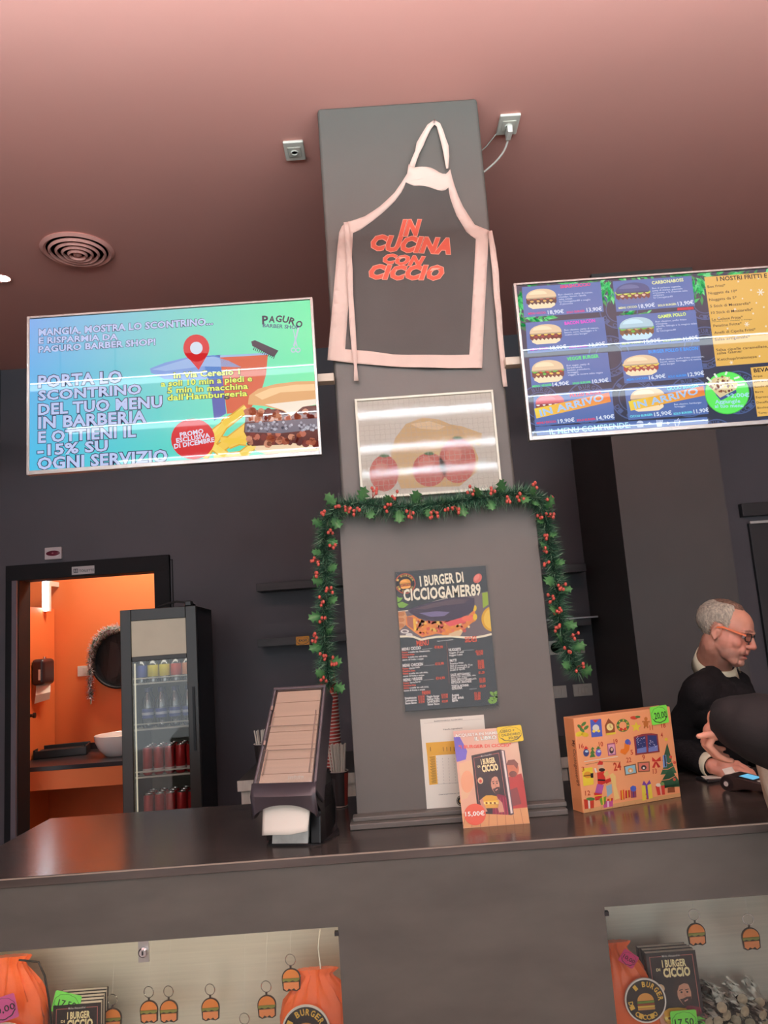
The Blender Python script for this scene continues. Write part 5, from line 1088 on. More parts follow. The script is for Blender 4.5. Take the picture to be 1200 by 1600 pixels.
# outer shell: two leaning sides, back, top and rim around the window
sh = MB()
for sx in (-1, 1):
    pts = []
    for (s_, d) in ((0, 0), (1, 0), (1, 0.085), (0, 0.085)):
        for k in (W0, W0-0.013): pts.append(face(sx*k, s_, d))
    a = pts; sh.hexa([a[0], a[1], a[7], a[6], a[2], a[3], a[5], a[4]])
sh.build('side_shell', DGREY, dp, bev=0.006, seg=3, local=True)
q = [face(-W0+.005, 0, .075), face(W0-.005, 0, .075), face(W0-.005, 0, .088), face(-W0+.005, 0, .088), face(-W0+.005, 1, .075), face(W0-.005, 1, .075), face(W0-.005, 1, .088), face(-W0+.005, 1, .088)]
MB().hexa(q).build('back_shell', BLACKP, dp, local=True)
q = [face(x, s_, d) for s_ in (0.965, 1.0) for (x, d) in ((-W0, -0.001), (W0, -0.001), (W0, .087), (-W0, .087))]
MB().hexa(q).build('top_cap', DGREY, dp, bev=0.004, local=True)
# lip with arched underside
lip = MB(); n = 24; vs = []
for i in range(n+1):
    u = -1+2*i/n; x = u*W0; ar = 0.032*(1-abs(u)**2.6)+(0.0 if abs(u) < .9 else -0.006*(abs(u)-.9)/.1)
    f0_, f1_ = face(x, 0.0), face(x, 0.075)
    bul = 0.010*(1-abs(u)**3)
    vs += [V((x, f1_.y-0.002, f1_.z)), V((x, f0_.y-bul-.004, f0_.z-0.012)), V((x*0.985, -0.040-bul*.6, 0.088+ar)), V((x*.97, -0.012, 0.088+ar))]
fs = []
for i in range(n):
    for k in range(3): fs.append((i*4+k, (i+1)*4+k, (i+1)*4+k+1, i*4+k+1))
lip.add(vs, fs); o = lip.build('mouth_lip', DGREY, dp, smooth=True, local=True)
md = o.modifiers.new('thickness', 'SOLIDIFY'); md.thickness = 0.004; md.offset = -1
# napkins behind the window
q = [face(x, s_, d) for s_ in (0.06, 0.955) for (x, d) in ((-W0+.018, .006), (W0-.018, .006), (W0-.018, .07), (-W0+.018, .07))]
ns = MB().hexa(q).build('napkin_stack', mat('kraft napkins', (246, 220, 192), 0.8, noise_amt=0.05, nscale=3, stretch=(1, 1, 40)), dp, local=True)
fold = MB()
for s_ in (.16, .29, .42, .55, .70, .84):
    a, b = face(-W0+.018, s_, .0056), face(W0-.018, s_+.004, .0056); fold.tube([a, b], 0.0007, 5)
fold.build('napkin_folds', mat('kraft shade line', (176, 140, 110), 0.9), ns, local=True)
q = [face(x, s_, d) for s_ in (0.05, 0.965) for (x, d) in ((-W0+.012, .000), (W0-.012, .000), (W0-.012, .003), (-W0+.012, .003))]
wn = MB().hexa(q).build('window_cover', glass_mat('milky clear cover', (0.95, 0.93, 0.92), 0.18, 1.0, 0.02), dp, local=True)
rl = MB()
for x, s0, s1 in ((-W0+.022, .60, .74), (-W0+.026, .14, .38), (W0-.026, .60, .74), (W0-.026, .16, .60)): rl.tube([face(x, s0, -.001), face(x, s1, -.001)], 0.0016, 6)
for s_ in (.60, .37): rl.tube([face(-W0+.014, s_, -.001), face(W0-.014, s_, -.001)], 0.0010, 6)
for s_ in (.76, .42): rl.tube([face(-W0+.012, s_, -.001), face(-W0+.012, s_+.04, -.001)], 0.004, 6)
rl.build('cover_ribs', mat('smoky rib', (150, 124, 110), 0.3), wn, local=True)
lg = MB()
for i in range(9): x = 0.012+i*0.0055; lg.tube([face(x, .10, -.0012), face(x+.0015*(i % 2), .128+.008*(i % 3 == 0), -.0012)], 0.0007, 5); 
lg.tube([face(.010, .118, -.0012), face(.058, .122, -.0012)], 0.0005, 5)
lg.build('cover_logo', WHITEP, wn, local=True)
# napkin sticking out
vs = []; fs = []; nx_, ny_ = 16, 6
for j in range(ny_+1):
    for i in range(nx_+1):
        u = -1+2*i/nx_; v = j/ny_
        vs.append(V((u*(0.072-.004*v), -0.02-0.026*v-0.012*(1-u*u)*v, 0.118+0.008*(1-u*u)*(1-v)-0.078*v+0.014*v*max(0, u-.3)+0.004*(1-u*u))))
for j in range(ny_):
    for i in range(nx_): k = j*(nx_+1)+i; fs.append((k, k+1, k+nx_+2, k+nx_+1))
o = MB().add(vs, fs).build('napkin', PAPERW, dp, smooth=True, local=True); o.modifiers.new('thickness', 'SOLIDIFY').thickness = 0.002
# foot: steel plate, dark flanks, base
MB().add([V((-.058, .0, .003)), V((.05, .0, .003)), V((.056, .008, .083)), V((-.052, .008, .083)), V((-.058, .012, .003)), V((.05, .012, .003)), V((.056, .02, .083)), V((-.052, .02, .083))], [(0, 1, 2, 3), (4, 7, 6, 5), (0, 4, 5, 1), (3, 2, 6, 7), (0, 3, 7, 4), (1, 5, 6, 2)]).build('steel_plate', mat('speckled steel', (206, 206, 200), 0.35, metal=0.5, noise_amt=0.12, nscale=40), dp, local=True)
slab(MB(), .058, .090, [(-.002, 0.004), (.10, 0.004), (.15, .02), (.16, .09), (.12, .19), (-.01, .17), (-.02, .12), (.012, .09)]).build('foot_side', mat('deep black plastic', (14, 15, 18), 0.3), dp, bev=0.004, local=True)
slab(MB(), -.088, -.062, [(.03, 0.004), (.10, 0.004), (.15, .02), (.16, .09), (.12, .19), (0.03, .17)]).build('foot_side', mat('deep black plastic', (14, 15, 18), 0.3), dp, bev=0.004, local=True)
MB().box(-.088, .09, .05, .16, .004, .15).build('foot_core', BLACKM, dp, local=True)
bp = [( -.066, -.006), (.062, -.006), (.085, .01), (.105, .06), (.108, .12), (.09, .17), (-.088, .17), (-.09, .06)]
vsb = [V((x, y, 0.0)) for x, y in bp]+[V((x, y, 0.006)) for x, y in bp]; nb = len(bp)
MB().add(vsb, [tuple(range(nb))[::-1], tuple(range(nb, 2*nb))]+[(i, (i+1) % nb, (i+1) % nb+nb, i+nb) for i in range(nb)]).build('base_plate', BLACKP, dp, local=True)

# ================================================================== CUPS AND STRAWS
CUPB, CUPR = mat('black paper cup', (44, 40, 40), 0.5), mat('red cup panel', (182, 70, 58), 0.5)
def paper_cup(name, label, base, r0, r1, H, a_red, group=None):
    t = thing(name, label, 'cup', base, group=group)
    MB().lathe((0, 0, 0), [(0.0, 0.004), (r0-.001, 0.004), (r0, 0.0), (r1, H), (r1-.0012, H), (r0-.0012, 0.006), (0, 0.006)], 32).build('cup_wall', CUPB, t, smooth=True, local=True)
    pn = MB(); m = 10; vs = []
    for j in range(2):
        for i in range(m+1):
            a = radians(a_red[0]+(a_red[1]-a_red[0])*i/m); h = H*(.05+.9*j); r = r0+(r1-r0)*h/H+.0005; vs.append(V((r*cos(a), r*sin(a), h)))
    pn.add(vs, [(i, i+1, i+m+2, i+m+1) for i in range(m)]).build('red_panel', CUPR, t, smooth=True, local=True)
    MB().torus((0, 0, H), r1, 0.0016, (0, 0, 1), 32, 6).build('rim', mat('cup rim', (226, 216, 206), 0.5), t, smooth=True, local=True)
    MB().torus((0, 0, 0.003), r0+.0004, 0.0016, (0, 0, 1), 32, 6).build('foot_band', mat('cup rim', (226, 216, 206), 0.5), t, smooth=True, local=True)
    return t
def straws(base, H, r, n, label, group):
    pr = None
    for i in range(n):
        a = 2*pi*i*0.618+.4; k = r*sqrt((i+.5)/n)*.86
        M = Matrix.Translation(V(base)+V((k*cos(a)*.55, k*sin(a)*.55, 0.008))) @ Matrix.Rotation(random.uniform(-.05, .05)+k*sin(a)*-4.0, 4, 'X') @ Matrix.Rotation(k*cos(a)*5.0, 4, 'Y')
        if pr is None:
            o = MB().lathe((0, 0, 0), [(0.0032, 0.0), (0.0032, H), (0.0024, H), (0.0024, 0.01)], 8).build('paper_straw', mat('white straw', (228, 220, 206), 0.6), smooth=True, local=True)
            o.matrix_world = M; pr = tag(o, label, 'straw', group)
        else:
            o = pr.copy(); COL.objects.link(o); o.matrix_world = M
cpt = PZ(532, 1260, CT)
paper_cup('paper_cup', 'black and red paper cup of straws on the counter, right of the napkin dispenser', cpt, 0.0245, 0.034, 0.118, (-50, 15))
straws(cpt, 0.20, 0.028, 16, 'white paper straw standing in the cup right of the napkin dispenser', 'straws in the right cup')
cl_ = PY(413, 1190, KY+0.16); cl_ = V((cl_.x, KY+0.16, 1.06))
paper_cup('paper_cup', 'black and red paper cup of straws on the back counter, left of the napkin dispenser', cl_, 0.030, 0.042, 0.125, (-75, 5))
straws(cl_, 0.175, 0.034, 14, 'white paper straw standing in the cup left of the napkin dispenser', 'straws in the left cup')
sk = PY(519, 1180, KY+0.14); pr = None
for i in range(23):
    b = V((sk.x, KY+0.14, 1.06+i*0.0145)); lab = 'paper cup nested upside down in the tall stack behind the dispenser'
    if pr is None:
        pr = thing('stacked_cup', lab, 'cup', b, group='nested cups in the tall stack')
        MB().lathe((0, 0, 0), [(0.041, 0.0), (0.030, 0.10), (0.0, 0.10), (0.0, 0.098), (0.0285, 0.098), (0.0395, 0.0)], 24).build('cup_wall', CUPR, pr, smooth=True, local=True)
        MB().torus((0, 0, 0.002), 0.041, 0.0026, (0, 0, 1), 24, 6).build('rim', mat('cup rim', (226, 216, 206), 0.5), pr, smooth=True, local=True)
    else: dup(pr, Matrix.Translation(b))

# ================================================================== GARLAND
GY = 2.462
gp = [PY(x, y, Yg) for x, y, Yg in ((522, 1072, 2.52), (516, 1040, 2.52), (513, 1000, 2.515), (513, 960, 2.51), (516, 920, 2.51), (514, 880, 2.51), (512, 845, 2.505), (516, 812, 2.49), (530, 790, 2.475), (556, 787, GY), (590, 791, GY), (625, 792, GY), (660, 791, GY), (700, 787, GY), (740, 779, GY), (780, 774, GY), (815, 771, GY), (838, 778, 2.475), (850, 800, 2.5), (855, 835, 2.51), (862, 870, 2.52), (869, 910, 2.52), (873, 950, 2.52), (878, 990, 2.525), (889, 1020, 2.525), (903, 1050, 2.53))]
for i in range(8): gp[i].x -= 0.012
gl = thing('holly_garland', 'green tinsel garland with holly leaves and red berries over the pillar box', 'garland', gp[12])
MB().tube(gp, 0.006, 6).build('garland_core', mat('dark green wire', (26, 56, 40), 0.8), gl)
GR = [mat('pine green', (62, 112, 84), 0.45, noise_amt=0.2), mat('light pine green', (140, 176, 146), 0.35, noise_amt=0.2), mat('dark pine green', (36, 74, 56), 0.55)]
random.seed(21)
def needles(n, R, w):
    mb_ = MB(); L = [0]
    for a, b in zip(gp[:-1], gp[1:]): L.append(L[-1]+(b-a).length)
    for _ in range(n):
        s_ = random.random()*L[-1]; i = max(k for k in range(len(L)-1) if L[k] <= s_); f = (s_-L[i])/(L[i+1]-L[i])
        p = gp[i].lerp(gp[i+1], f); td = (gp[i+1]-gp[i]).normalized()
        d = V((random.gauss(0, 1), random.gauss(0, 1), random.gauss(0, 1))).normalized(); d = (d-td*d.dot(td)*.5).normalized()
        l = R*(.55+.55*random.random()); q = p+d*l+V((0, 0, -.12*l)); s2 = d.cross(V((random.random(), random.random(), random.random()))).normalized()*w
        mb_.add([p+d*.003-s2, p+d*.003+s2, q], [(0, 1, 2)])
    return mb_
for m, n in ((GR[0], 6500), (GR[1], 2600), (GR[2], 4200)):
    o = needles(n, 0.052, 0.0014).build('needle_strands', m, gl, recalc=False); o['kind'] = 'stuff'
LEAF = mat('holly leaf', (70, 122, 74), 0.35, noise_amt=0.2, nscale=30); BERRY = mat('red berry', (192, 84, 72), 0.35)
def leaf_mesh(L_):
    half = [(0, 0.0), (.12, .06), (.46, .15), (.22, .29), (.52, .46), (.22, .58), (.38, .76), (.10, .84), (0, 1.0)]
    vs = []; fs = []
    for x, y in half: vs += [V((-x*L_*.8, 0.0+.18*abs(x)*L_, y*L_)), V((0, .02*L_*sin(y*9), y*L_)), V((x*L_*.8, 0.18*abs(x)*L_, y*L_))]
    for i in range(len(half)-1):
        a = i*3; fs += [(a, a+1, a+4, a+3), (a+1, a+2, a+5, a+4)]
    return vs, fs
for i, (fr_, side_) in enumerate([(k/41.0, k) for k in range(42)]):
    s_ = fr_*(len(gp)-1.001); k = int(s_); p = gp[k].lerp(gp[k+1], s_-k)
    td = (gp[k+1]-gp[k]).normalized(); out = V((-td.z, 0, td.x))*(1 if side_ % 2 else -1)
    z = (out*random.uniform(.5, 1)+V((random.uniform(-.3, .3), -0.75, random.uniform(-.5, .3)))).normalized(); x = z.cross(V((0, -1, .2))).normalized(); y = z.cross(x)
    M = Matrix((x, y, z)).transposed().to_4x4(); M.translation = p+z*0.012
    vs, fs = leaf_mesh(random.uniform(.042, .062)); mb_ = MB().add(vs, fs).xform(M)
    o = mb_.build('holly_leaf', LEAF, gl, smooth=True); o.modifiers.new('thickness', 'SOLIDIFY').thickness = 0.0008
for i in range(40):
    s_ = (i+random.uniform(.1, .9))/40*(len(gp)-1.001); k = int(s_); p = gp[k].lerp(gp[k+1], s_-k)
    td = (gp[k+1]-gp[k]).normalized(); out = V((-td.z, 0, td.x))*random.choice((1, -1))
    c = p+out*random.uniform(.004, .04)+V((0, -random.uniform(.028, .044), 0)); mb_ = MB()
    for j in range(random.choice((3, 4, 5))):
        q = c+V((random.uniform(-.013, .013), random.uniform(-.006, .006), random.uniform(-.015, .013))); mb_.ell(q, (.0052, .0052, .0062), 10); mb_.tube([q, p.lerp(c, .5)], 0.0008, 4)
    mb_.build('berry_cluster', BERRY, gl, smooth=True)

# ================================================================== PAYMENT TERMINAL, PHONE
b0 = PZ(1144, 1243, CT); b1 = PZ(1215, 1254, CT)
pa = atan2(b1.y-b0.y, b1.x-b0.x)
PM = Matrix.Translation(PZ(1143, 1238, CT)+V((0, 0.02, 0))) @ Matrix.Rotation(pa+radians(2), 4, 'Z')
ps_ = thing('card_terminal', 'black card payment terminal with lit blue screen lying on the counter', 'card terminal', M=PM)
DB = mat('terminal body', (52, 44, 42), 0.3)
# local: x along the length away from roll, z up; the roll housing at x = 0
slabxz = lambda prof, y0, y1: MB().prism(prof, y0, y1)
slabxz([(-.030, .022), (-.024, .038), (-.012, .047), (.006, .050), (.16, .030), (.168, .024), (.168, .012), (.05, .010), (.025, .002), (.0, .0), (-.02, .006)], -.0, .076).build('body', DB, ps_, bev=0.004, local=True)
MB().lathe((-.004, -.001, .022), [(0.0, -.002), (.010, -.002), (.011, 0.0), (.0225, .0), (.023, .002), (.023, .004)], 28, axis='Y').build('roll_housing', mat('roll cap', (38, 34, 34), 0.3), ps_, smooth=True, local=True)
MB().lathe((-.004, -.0035, .022), [(0.0, -.001), (.0075, -.001), (.008, .001)], 20, axis='Y').build('roll_button', WHITEP, ps_, smooth=True, local=True)
sl = lambda x: .0502-(x-.006)*.13
MB().add([(.030, .010, sl(.030)+.001), (.085, .010, sl(.085)+.001), (.085, .066, sl(.085)+.001), (.030, .066, sl(.030)+.001), (.030, .010, sl(.03)-.002), (.085, .010, sl(.085)-.002), (.085, .066, sl(.085)-.002), (.03, .066, sl(.03)-.002)], [(0, 1, 2, 3), (4, 7, 6, 5), (0, 4, 5, 1), (1, 5, 6, 2), (2, 6, 7, 3), (3, 7, 4, 0)]).build('screen_bezel', BLACKP, ps_, local=True)
MB().add([(.034, .014, sl(.034)+.0014), (.081, .014, sl(.081)+.0014), (.081, .062, sl(.081)+.0014), (.034, .062, sl(.034)+.0014)], [(0, 1, 2, 3)]).build('display', lamp_mat('terminal display', (120, 200, 240), 0.9), ps_, local=True)
for i in range(4):
    for j in range(3):
        x = .094+i*.017; y = .012+j*.021; MB().box(x, x+.011, y, y+.014, sl(x)-.004, sl(x)+.002).build('key', (GREYP if i < 3 else mat('green key' if j == 2 else 'red key' if j == 0 else 'yellow key', ((60, 150, 80) if j == 2 else (190, 60, 50) if j == 0 else (220, 190, 70)), .4)), ps_, bev=0.001, local=True)
MB().add([(-.012, .010, .048), (.008, .010, .052), (.008, .066, .052), (-.012, .066, .048), (-.022, .012, .064), (-.020, .064, .064)], [(0, 1, 2, 3), (0, 3, 5, 4)]).build('receipt_paper', PAPERW, ps_, local=True)
# phone / wallet with a card below the hand
w0 = PZ(1108, 1224, CT); w1 = PZ(1130, 1225, CT)
WM = Matrix.Translation(V((w0.x+.03, w0.y+.035, CT))) @ Matrix.Rotation(radians(8), 4, 'Z')
ph = thing('mobile_phone', 'black mobile phone lying flat on the counter under the man\'s hand', 'phone', M=WM)
MB().box(-.042, .042, -.035, .045, 0, .010).build('phone_body', BLACKP, ph, bev=0.004, local=True)
MB().box(-.038, .038, -.031, .041, .0101, .0106).build('phone_glass', mat('phone glass', (60, 60, 64), 0.06), ph, local=True)
cdm = WM @ Matrix.Translation((.006, .006, .0108)) @ Matrix.Rotation(radians(-14), 4, 'Z')
o = tag(MB().box(-.036, .036, -.024, .024, 0, .001).build('paper_slip', PAPERW, local=True), 'white paper slip lying on the black phone beside the card terminal', 'paper'); o.matrix_world = cdm

# ================================================================== DISPLAY NICHE CONTENTS
BAGM = mat('orange nylon', (236, 104, 44), 0.42, noise_amt=0.08, nscale=10, bump=0.35, bscale=26, sheen=0.2)
def bag(label, cx, cy, z0, ztop, hw, dep, text_rot=0.0, badge=True, lean=0.0, bx=0.0, bz=0.40, br=0.062, group=None):
    t = thing('drawstring_bag', label, 'bag', (cx, cy, z0), group=group)
    H = ztop-z0; n = 72; prof = [(0, .86), (.02, .96), (.1, 1.0), (.35, 1.0), (.55, .97), (.68, .86), (.78, .68), (.86, .5), (.91, .38), (.945, .34), (.975, .42), (1.0, .46)]
    vs = []; fs = []
    for (h, wv_) in prof:
        gat = max(0, (h-.5)/.5); 
        for i in range(n):
            a = 2*pi*i/n; pl = 1+gat*.16*sin(a*15+h*5)+gat*.08*sin(a*26+2); sq = (abs(cos(a))**4+abs(sin(a))**4)**-.18
            wob = 0.05*sin(a*3+h*9)*(.3+gat)
            x = hw*wv_*cos(a)*sq*pl*(1+wob); y = dep*(.35+.65*sin(min(1, (1-h)*1.5)*pi/2))*wv_**.6*sin(a)*sq*pl*(1+wob)
            vs.append(V((x+lean*h*H, y, h*H)))
    m = len(prof)
    for j in range(m-1):
        for i in range(n): fs.append((j*n+i, j*n+(i+1) % n, (j+1)*n+(i+1) % n, (j+1)*n+i))
    fs.append(tuple(range(n))[::-1]); fs.append(tuple(range((m-1)*n, m*n)))
    MB().add(vs, fs).build('bag_body', BAGM, t, smooth=True, local=True)
    if badge:
        yb = -dep*1.16-0.004; zb = H*bz
        bd_ = MB().lathe((bx, yb, zb), [(0.0, -.001), (br, -.001), (br, .004)], 40, axis='Y').build('badge', mat('badge rim', (236, 230, 220), 0.5), t, local=True)
        A = Art(t, y0=yb-0.0014, eps=0.0003)
        cir = lambda r, k=40: [(bx+r*cos(2*pi*i/k), zb+r*sin(2*pi*i/k)) for i in range(k)]
        A.polyl(cir(br*.93), (38, 34, 34), 0)
        def ar(s_, a0_, a1_, r, hh, flip=False):
            N = len(s_)
            for i, ch in enumerate(s_):
                if ch == ' ': continue
                a = radians(a0_+(a1_-a0_)*(i+.5)/N+text_rot); ww = abs(radians(a1_-a0_))*r/N*.44; tx, tz = sin(a), -cos(a)
                if flip: tx, tz = -tx, -tz
                px, pz_ = bx+r*cos(a), zb+r*sin(a); A.textl(ch, (px-tx*ww, pz_-tz*ww), (px+tx*ww, pz_+tz*ww), hh, (236, 190, 80), 1, 0.03)
        ar('I BURGER', 160, 20, br*.62, br*.24); ar('DI CICCIO', 205, 335, br*.84, br*.22, True)
        q = [(bx+br*.4*cos(pi*i/12), zb-.0+br*.34*sin(pi*i/12)) for i in range(13)]; A.polyl(q, (226, 160, 80), 1)
        for k, c in enumerate(((110, 150, 60), (150, 70, 44), (230, 190, 80), (214, 150, 80))): A.polyl([(bx-br*.42, zb-br*(.02+.1*k)), (bx+br*.42, zb-br*(.02+.1*k)), (bx+br*.4, zb-br*(.11+.1*k)), (bx-br*.4, zb-br*(.11+.1*k))], c, 1)
        A.build('badge_print', PRINT)
    return t
BGY = 2.33
L = PY(12, 1600, BGY); Lt = PY(35, 1492, BGY)
t = bag('orange drawstring bag with pink price tag, in the left display niche beside the books', L.x+.005, BGY, NZ0, Lt.z, 0.112, 0.055, bx=0.02, bz=0.36, br=0.074)
MB().tube([V((Lt.x+.005, BGY-.03, Lt.z-.002)), PY(60, 1503, BGY-.04), PY(70, 1525, BGY-.05), PY(76, 1560, BGY-.05), PY(80, 1600, BGY-.05), PY(82, 1640, BGY-.045)], 0.0028, 8).build('black_cord', BLACKM, t, smooth=True)
p_ = PY(4, 1577, BGY-.09)
price_tag('pink handwritten tag on the orange bag at the left edge of the left niche', Matrix.Translation(p_) @ Matrix.Rotation(radians(-14), 4, 'Y'), 0.078, 0.062, (246, 108, 176), [('10,00', -.36, .44, -.14, .26)])
R_ = PY(499, 1600, BGY); Rt = PY(503, 1512, BGY)
t = bag('orange drawstring bag hung on a white cord at the right end of left niche', R_.x, BGY, NZ0, Rt.z, 0.108, 0.05, bx=-0.03, bz=0.47, br=0.066)
MB().tube([PY(500, 1452, BGY), PY(497, 1480, BGY), PY(501, 1514, BGY-.02)], 0.002, 8).build('white_cord', WHITEP, t, smooth=True)
Q = PY(985, 1600, BGY); Qt = PY(968, 1470, BGY)
t = bag('orange drawstring bag in the right display niche, partly behind the book', Q.x+.002, BGY+.0, NZ0, Qt.z, 0.085, 0.05, text_rot=-25, lean=-0.10, bx=0.03, bz=0.50, br=0.056)
p_ = PY(982, 1498, BGY-.075)
price_tag('pink handwritten tag on the orange bag in the right niche', Matrix.Translation(p_) @ Matrix.Rotation(radians(40), 4, 'Y') @ Matrix.Rotation(radians(25), 4, 'Z'), 0.062, 0.036, (226, 70, 130), [('10,00', -.36, .4, -.14, .3)])

COVER = mat('black book cover', (36, 33, 34), 0.3, coat=0.2); PAGES = mat('book pages', (232, 222, 208), 0.8, noise_amt=0.1, nscale=3, stretch=(1, 200, 1))
def book(label, M, w, h, th, front, group):
    t = thing('cook_book', label, 'book', M=M, group=group)
    MB().box(-w/2, w/2, 0, 0.0012, 0, h).box(-w/2, w/2, th-.0012, th, 0, h).box(-w/2, -w/2+.0012, 0.0012, th-.0012, 0, h).build('book_cover', COVER, t, local=True)
    MB().box(-w/2+.0013, w/2-.003, 0.0009, th-.0009, .002, h-.0006).build('book_pages', PAGES, t, local=True)
    if front:
        A = Art(t, y0=-0.0003, eps=0.00012); book_cover(A, lambda u, v: ((u-.5)*w*.998, h*(1-v))); A.build('cover_print', GLOSS)
    return t
def book_stack(tl_px, tr_px, Y, n, fmts, group, riser, lean):
    a, b = PY(*tl_px, Y), PY(*tr_px, Y); w = (b-a).length; h = w*1.42; zb = (a.z+b.z)/2-h*cos(lean)
    if riser:
        tag(MB().box(a.x-.02, b.x+.03, Y-.01, NB-.01, NZ0, zb-.001).build('display_block', mat('grey block', (96, 92, 88), .6), bev=.002), 'grey display block under the books in the right niche', 'block')
    for i in range(n):
        M = Matrix.Translation(((a.x+b.x)/2-.004*i+.003*(i % 2), Y+h*sin(-lean)*0+.021*i+.0, max(zb, NZ0)+.0)) @ Matrix.Rotation(lean, 4, 'X')
        book(fmts[i], M, w, h, .0195, i == 0, group)
    return a, b, zb, h
ordn = ['front', 'second', 'third', 'fourth', 'fifth']
a, b, zb, h = book_stack((80, 1574), (155, 1571), 2.285, 5, ['front black burger book with its cover showing, beside bag in left niche']+['black burger book, %s from the front of the left niche row' % o_ for o_ in ordn[1:]], 'books in the left niche', False, radians(-4))
price_tag('green handwritten tag stuck among the books in left niche', Matrix.Translation(PY(104, 1568, 2.302)+V((0, 0, 0.0))) @ Matrix.Rotation(radians(16), 4, 'Y'), 0.075, 0.055, (130, 240, 100), [('17,50', -.3, .36, -.16, .3)])
a, b, zb, h = book_stack((1011, 1494), (1089, 1487), 2.30, 3, ['front black burger book with its cover showing, beside bag in right niche']+['black burger book, %s from the front of the right niche row' % o_ for o_ in ordn[1:3]], 'books in the right niche', True, radians(-4))
price_tag('green handwritten 17,50 tag on the front book in right niche', Matrix.Translation(PY(1069, 1596, 2.29)), 0.072, 0.056, (124, 236, 84), [('17,50', -.36, .36, -.2, .34)])

# keychains
KB, KO, KG, KP = mat('charm backing', (52, 40, 32), .4), mat('bun orange', (232, 138, 66), .35), mat('lettuce green', (140, 140, 66), .4), mat('salmon bun', (236, 146, 92), .35)
def keychain(px, Y, label, group, ring=True):
    p = PY(px[0], px[1], Y); t = thing('burger_keychain', label, 'keychain', p, group=group)
    dome = lambda r, z0, k=14, sx=1.0: [(r*sx*cos(pi*i/k), z0+r*.95*sin(pi*i/k)) for i in range(k+1)]
    MB().prism([(-.024, -.026), (-.014, -.031), (0, -.028), (.014, -.031), (.024, -.026), (.026, .002)]+dome(.026, .004)[1:-1]+[(-.026, .002)], -.0015, .002).build('charm_backing', KB, t, local=True)
    MB().prism(dome(.023, .004), -.0035, -.0015).build('bun_top', KO, t, local=True)
    MB().prism([(-.024, .003), (.024, .003), (.022, -.003), (.012, -.006), (.004, -.002), (-.006, -.006), (-.014, -.002), (-.023, -.005)], -.0032, -.0015).build('lettuce', KG, t, local=True)
    MB().prism([(-.021, -.007), (.021, -.007), (.021, -.023), (.013, -.028), (.007, -.022), (0, -.026), (-.007, -.022), (-.013, -.028), (-.021, -.022)], -.0034, -.0015).build('bun_bottom', KP, t, local=True)
    MB().cyl((0, 0, .028), (0, 0, .036), 0.003, n=8).build('link', KB, t, smooth=True, local=True)
    MB().torus((0, 0, .050), .0145, .0013, (0.2, 1, 0), 28, 6).build('split_ring', CHROME, t, smooth=True, local=True)
    zt = NZ1-.001
    MB().tube([(0, 0, .064), (.004, .01, .064+(zt-p.z-.064)*.5), (.012, .02, zt-p.z)], 0.0005, 5).build('nylon_thread', mat('nylon thread', (220, 216, 206), .3), t, smooth=True, local=True)
    return t
for px, lab in (((176, 1592), 'nearest the books'), ((233, 1580), 'left of the touching pair'), ((264, 1579), 'right of the touching pair'), ((329, 1576), 'alone in the middle of the row'), ((417, 1572), 'left of the highest one by the bag'), ((455, 1530), 'the highest one, beside the right bag'), ((383, 1622), 'lowest one with only its ring in view')):
    keychain(px, 2.36 if px[0] < 400 else 2.31, 'burger keychain in the left niche, ' + lab, 'keychains in the left niche')
for px, lab in (((1088, 1459), 'above the books'), ((1173, 1466), 'above the wrapped rolls')):
    keychain(px, 2.33, 'burger keychain in the right niche, ' + lab, 'keychains in the right niche')

# wrapped rolls
tag(MB().box(PY(1115, 1600, 2.3).x, NR1-.02, 2.23, NB-.02, NZ0, PY(1150, 1618, 2.28).z).build('display_block', mat('grey block', (96, 92, 88), .6), bev=.002), 'grey display block under the wrapped rolls in the right niche', 'block')
RB, RE = mat('dark wrapped roll', (52, 46, 42), .25, noise_amt=.4, nscale=25, coat=.6), mat('beige roll end', (176, 158, 130), .5, noise_amt=.3, nscale=60)
random.seed(4); pr = None
for i, (px, py) in enumerate(((1128, 1568), (1160, 1555), (1178, 1568), (1143, 1561), (1164, 1574), (1122, 1590), (1150, 1588), (1172, 1592), (1192, 1580), (1136, 1580), (1187, 1560), (1196, 1596), (1108, 1592), (1140, 1600))):
    Y = 2.27+.018*(i % 4); p = PY(px, py+6, Y)
    M = Matrix.Translation(p) @ Matrix.Rotation(random.uniform(-.5, .5), 4, 'Z') @ Matrix.Rotation(random.uniform(-.12, .14), 4, 'X')
    if pr is None:
        pr = thing('wrapped_roll', 'dark roll with beige round end in clear wrap, in pile beside the right books', 'roll', M=M, group='pile of wrapped rolls')
        MB().lathe((0, 0, 0), [(.0135, 0.0), (.0145, .004), (.0145, .11), (.0, .11)], 16, axis='Y').build('roll_body', RB, pr, smooth=True, local=True)
        MB().lathe((0, 0, 0), [(.0, -.002), (.008, -.002), (.0135, .0)], 16, axis='Y').build('roll_end', RE, pr, smooth=True, local=True)
        w_ = MB(); vs = []; fs = []
        for j in range(6):
            for k in range(16): a = 2*pi*k/16; r = .017+.003*sin(a*3+j*2)+.002*sin(a*5+j); vs.append(V((r*cos(a), -.006+.024*j, r*sin(a))))
        for j in range(5):
            for k in range(16): fs.append((j*16+k, j*16+(k+1) % 16, (j+1)*16+(k+1) % 16, (j+1)*16+k))
        w_.add(vs, fs).build('clear_wrap', glass_mat('crinkled wrap', (.97, .97, .96), .12, .9, .01), pr, local=True)
    else: dup(pr, M)
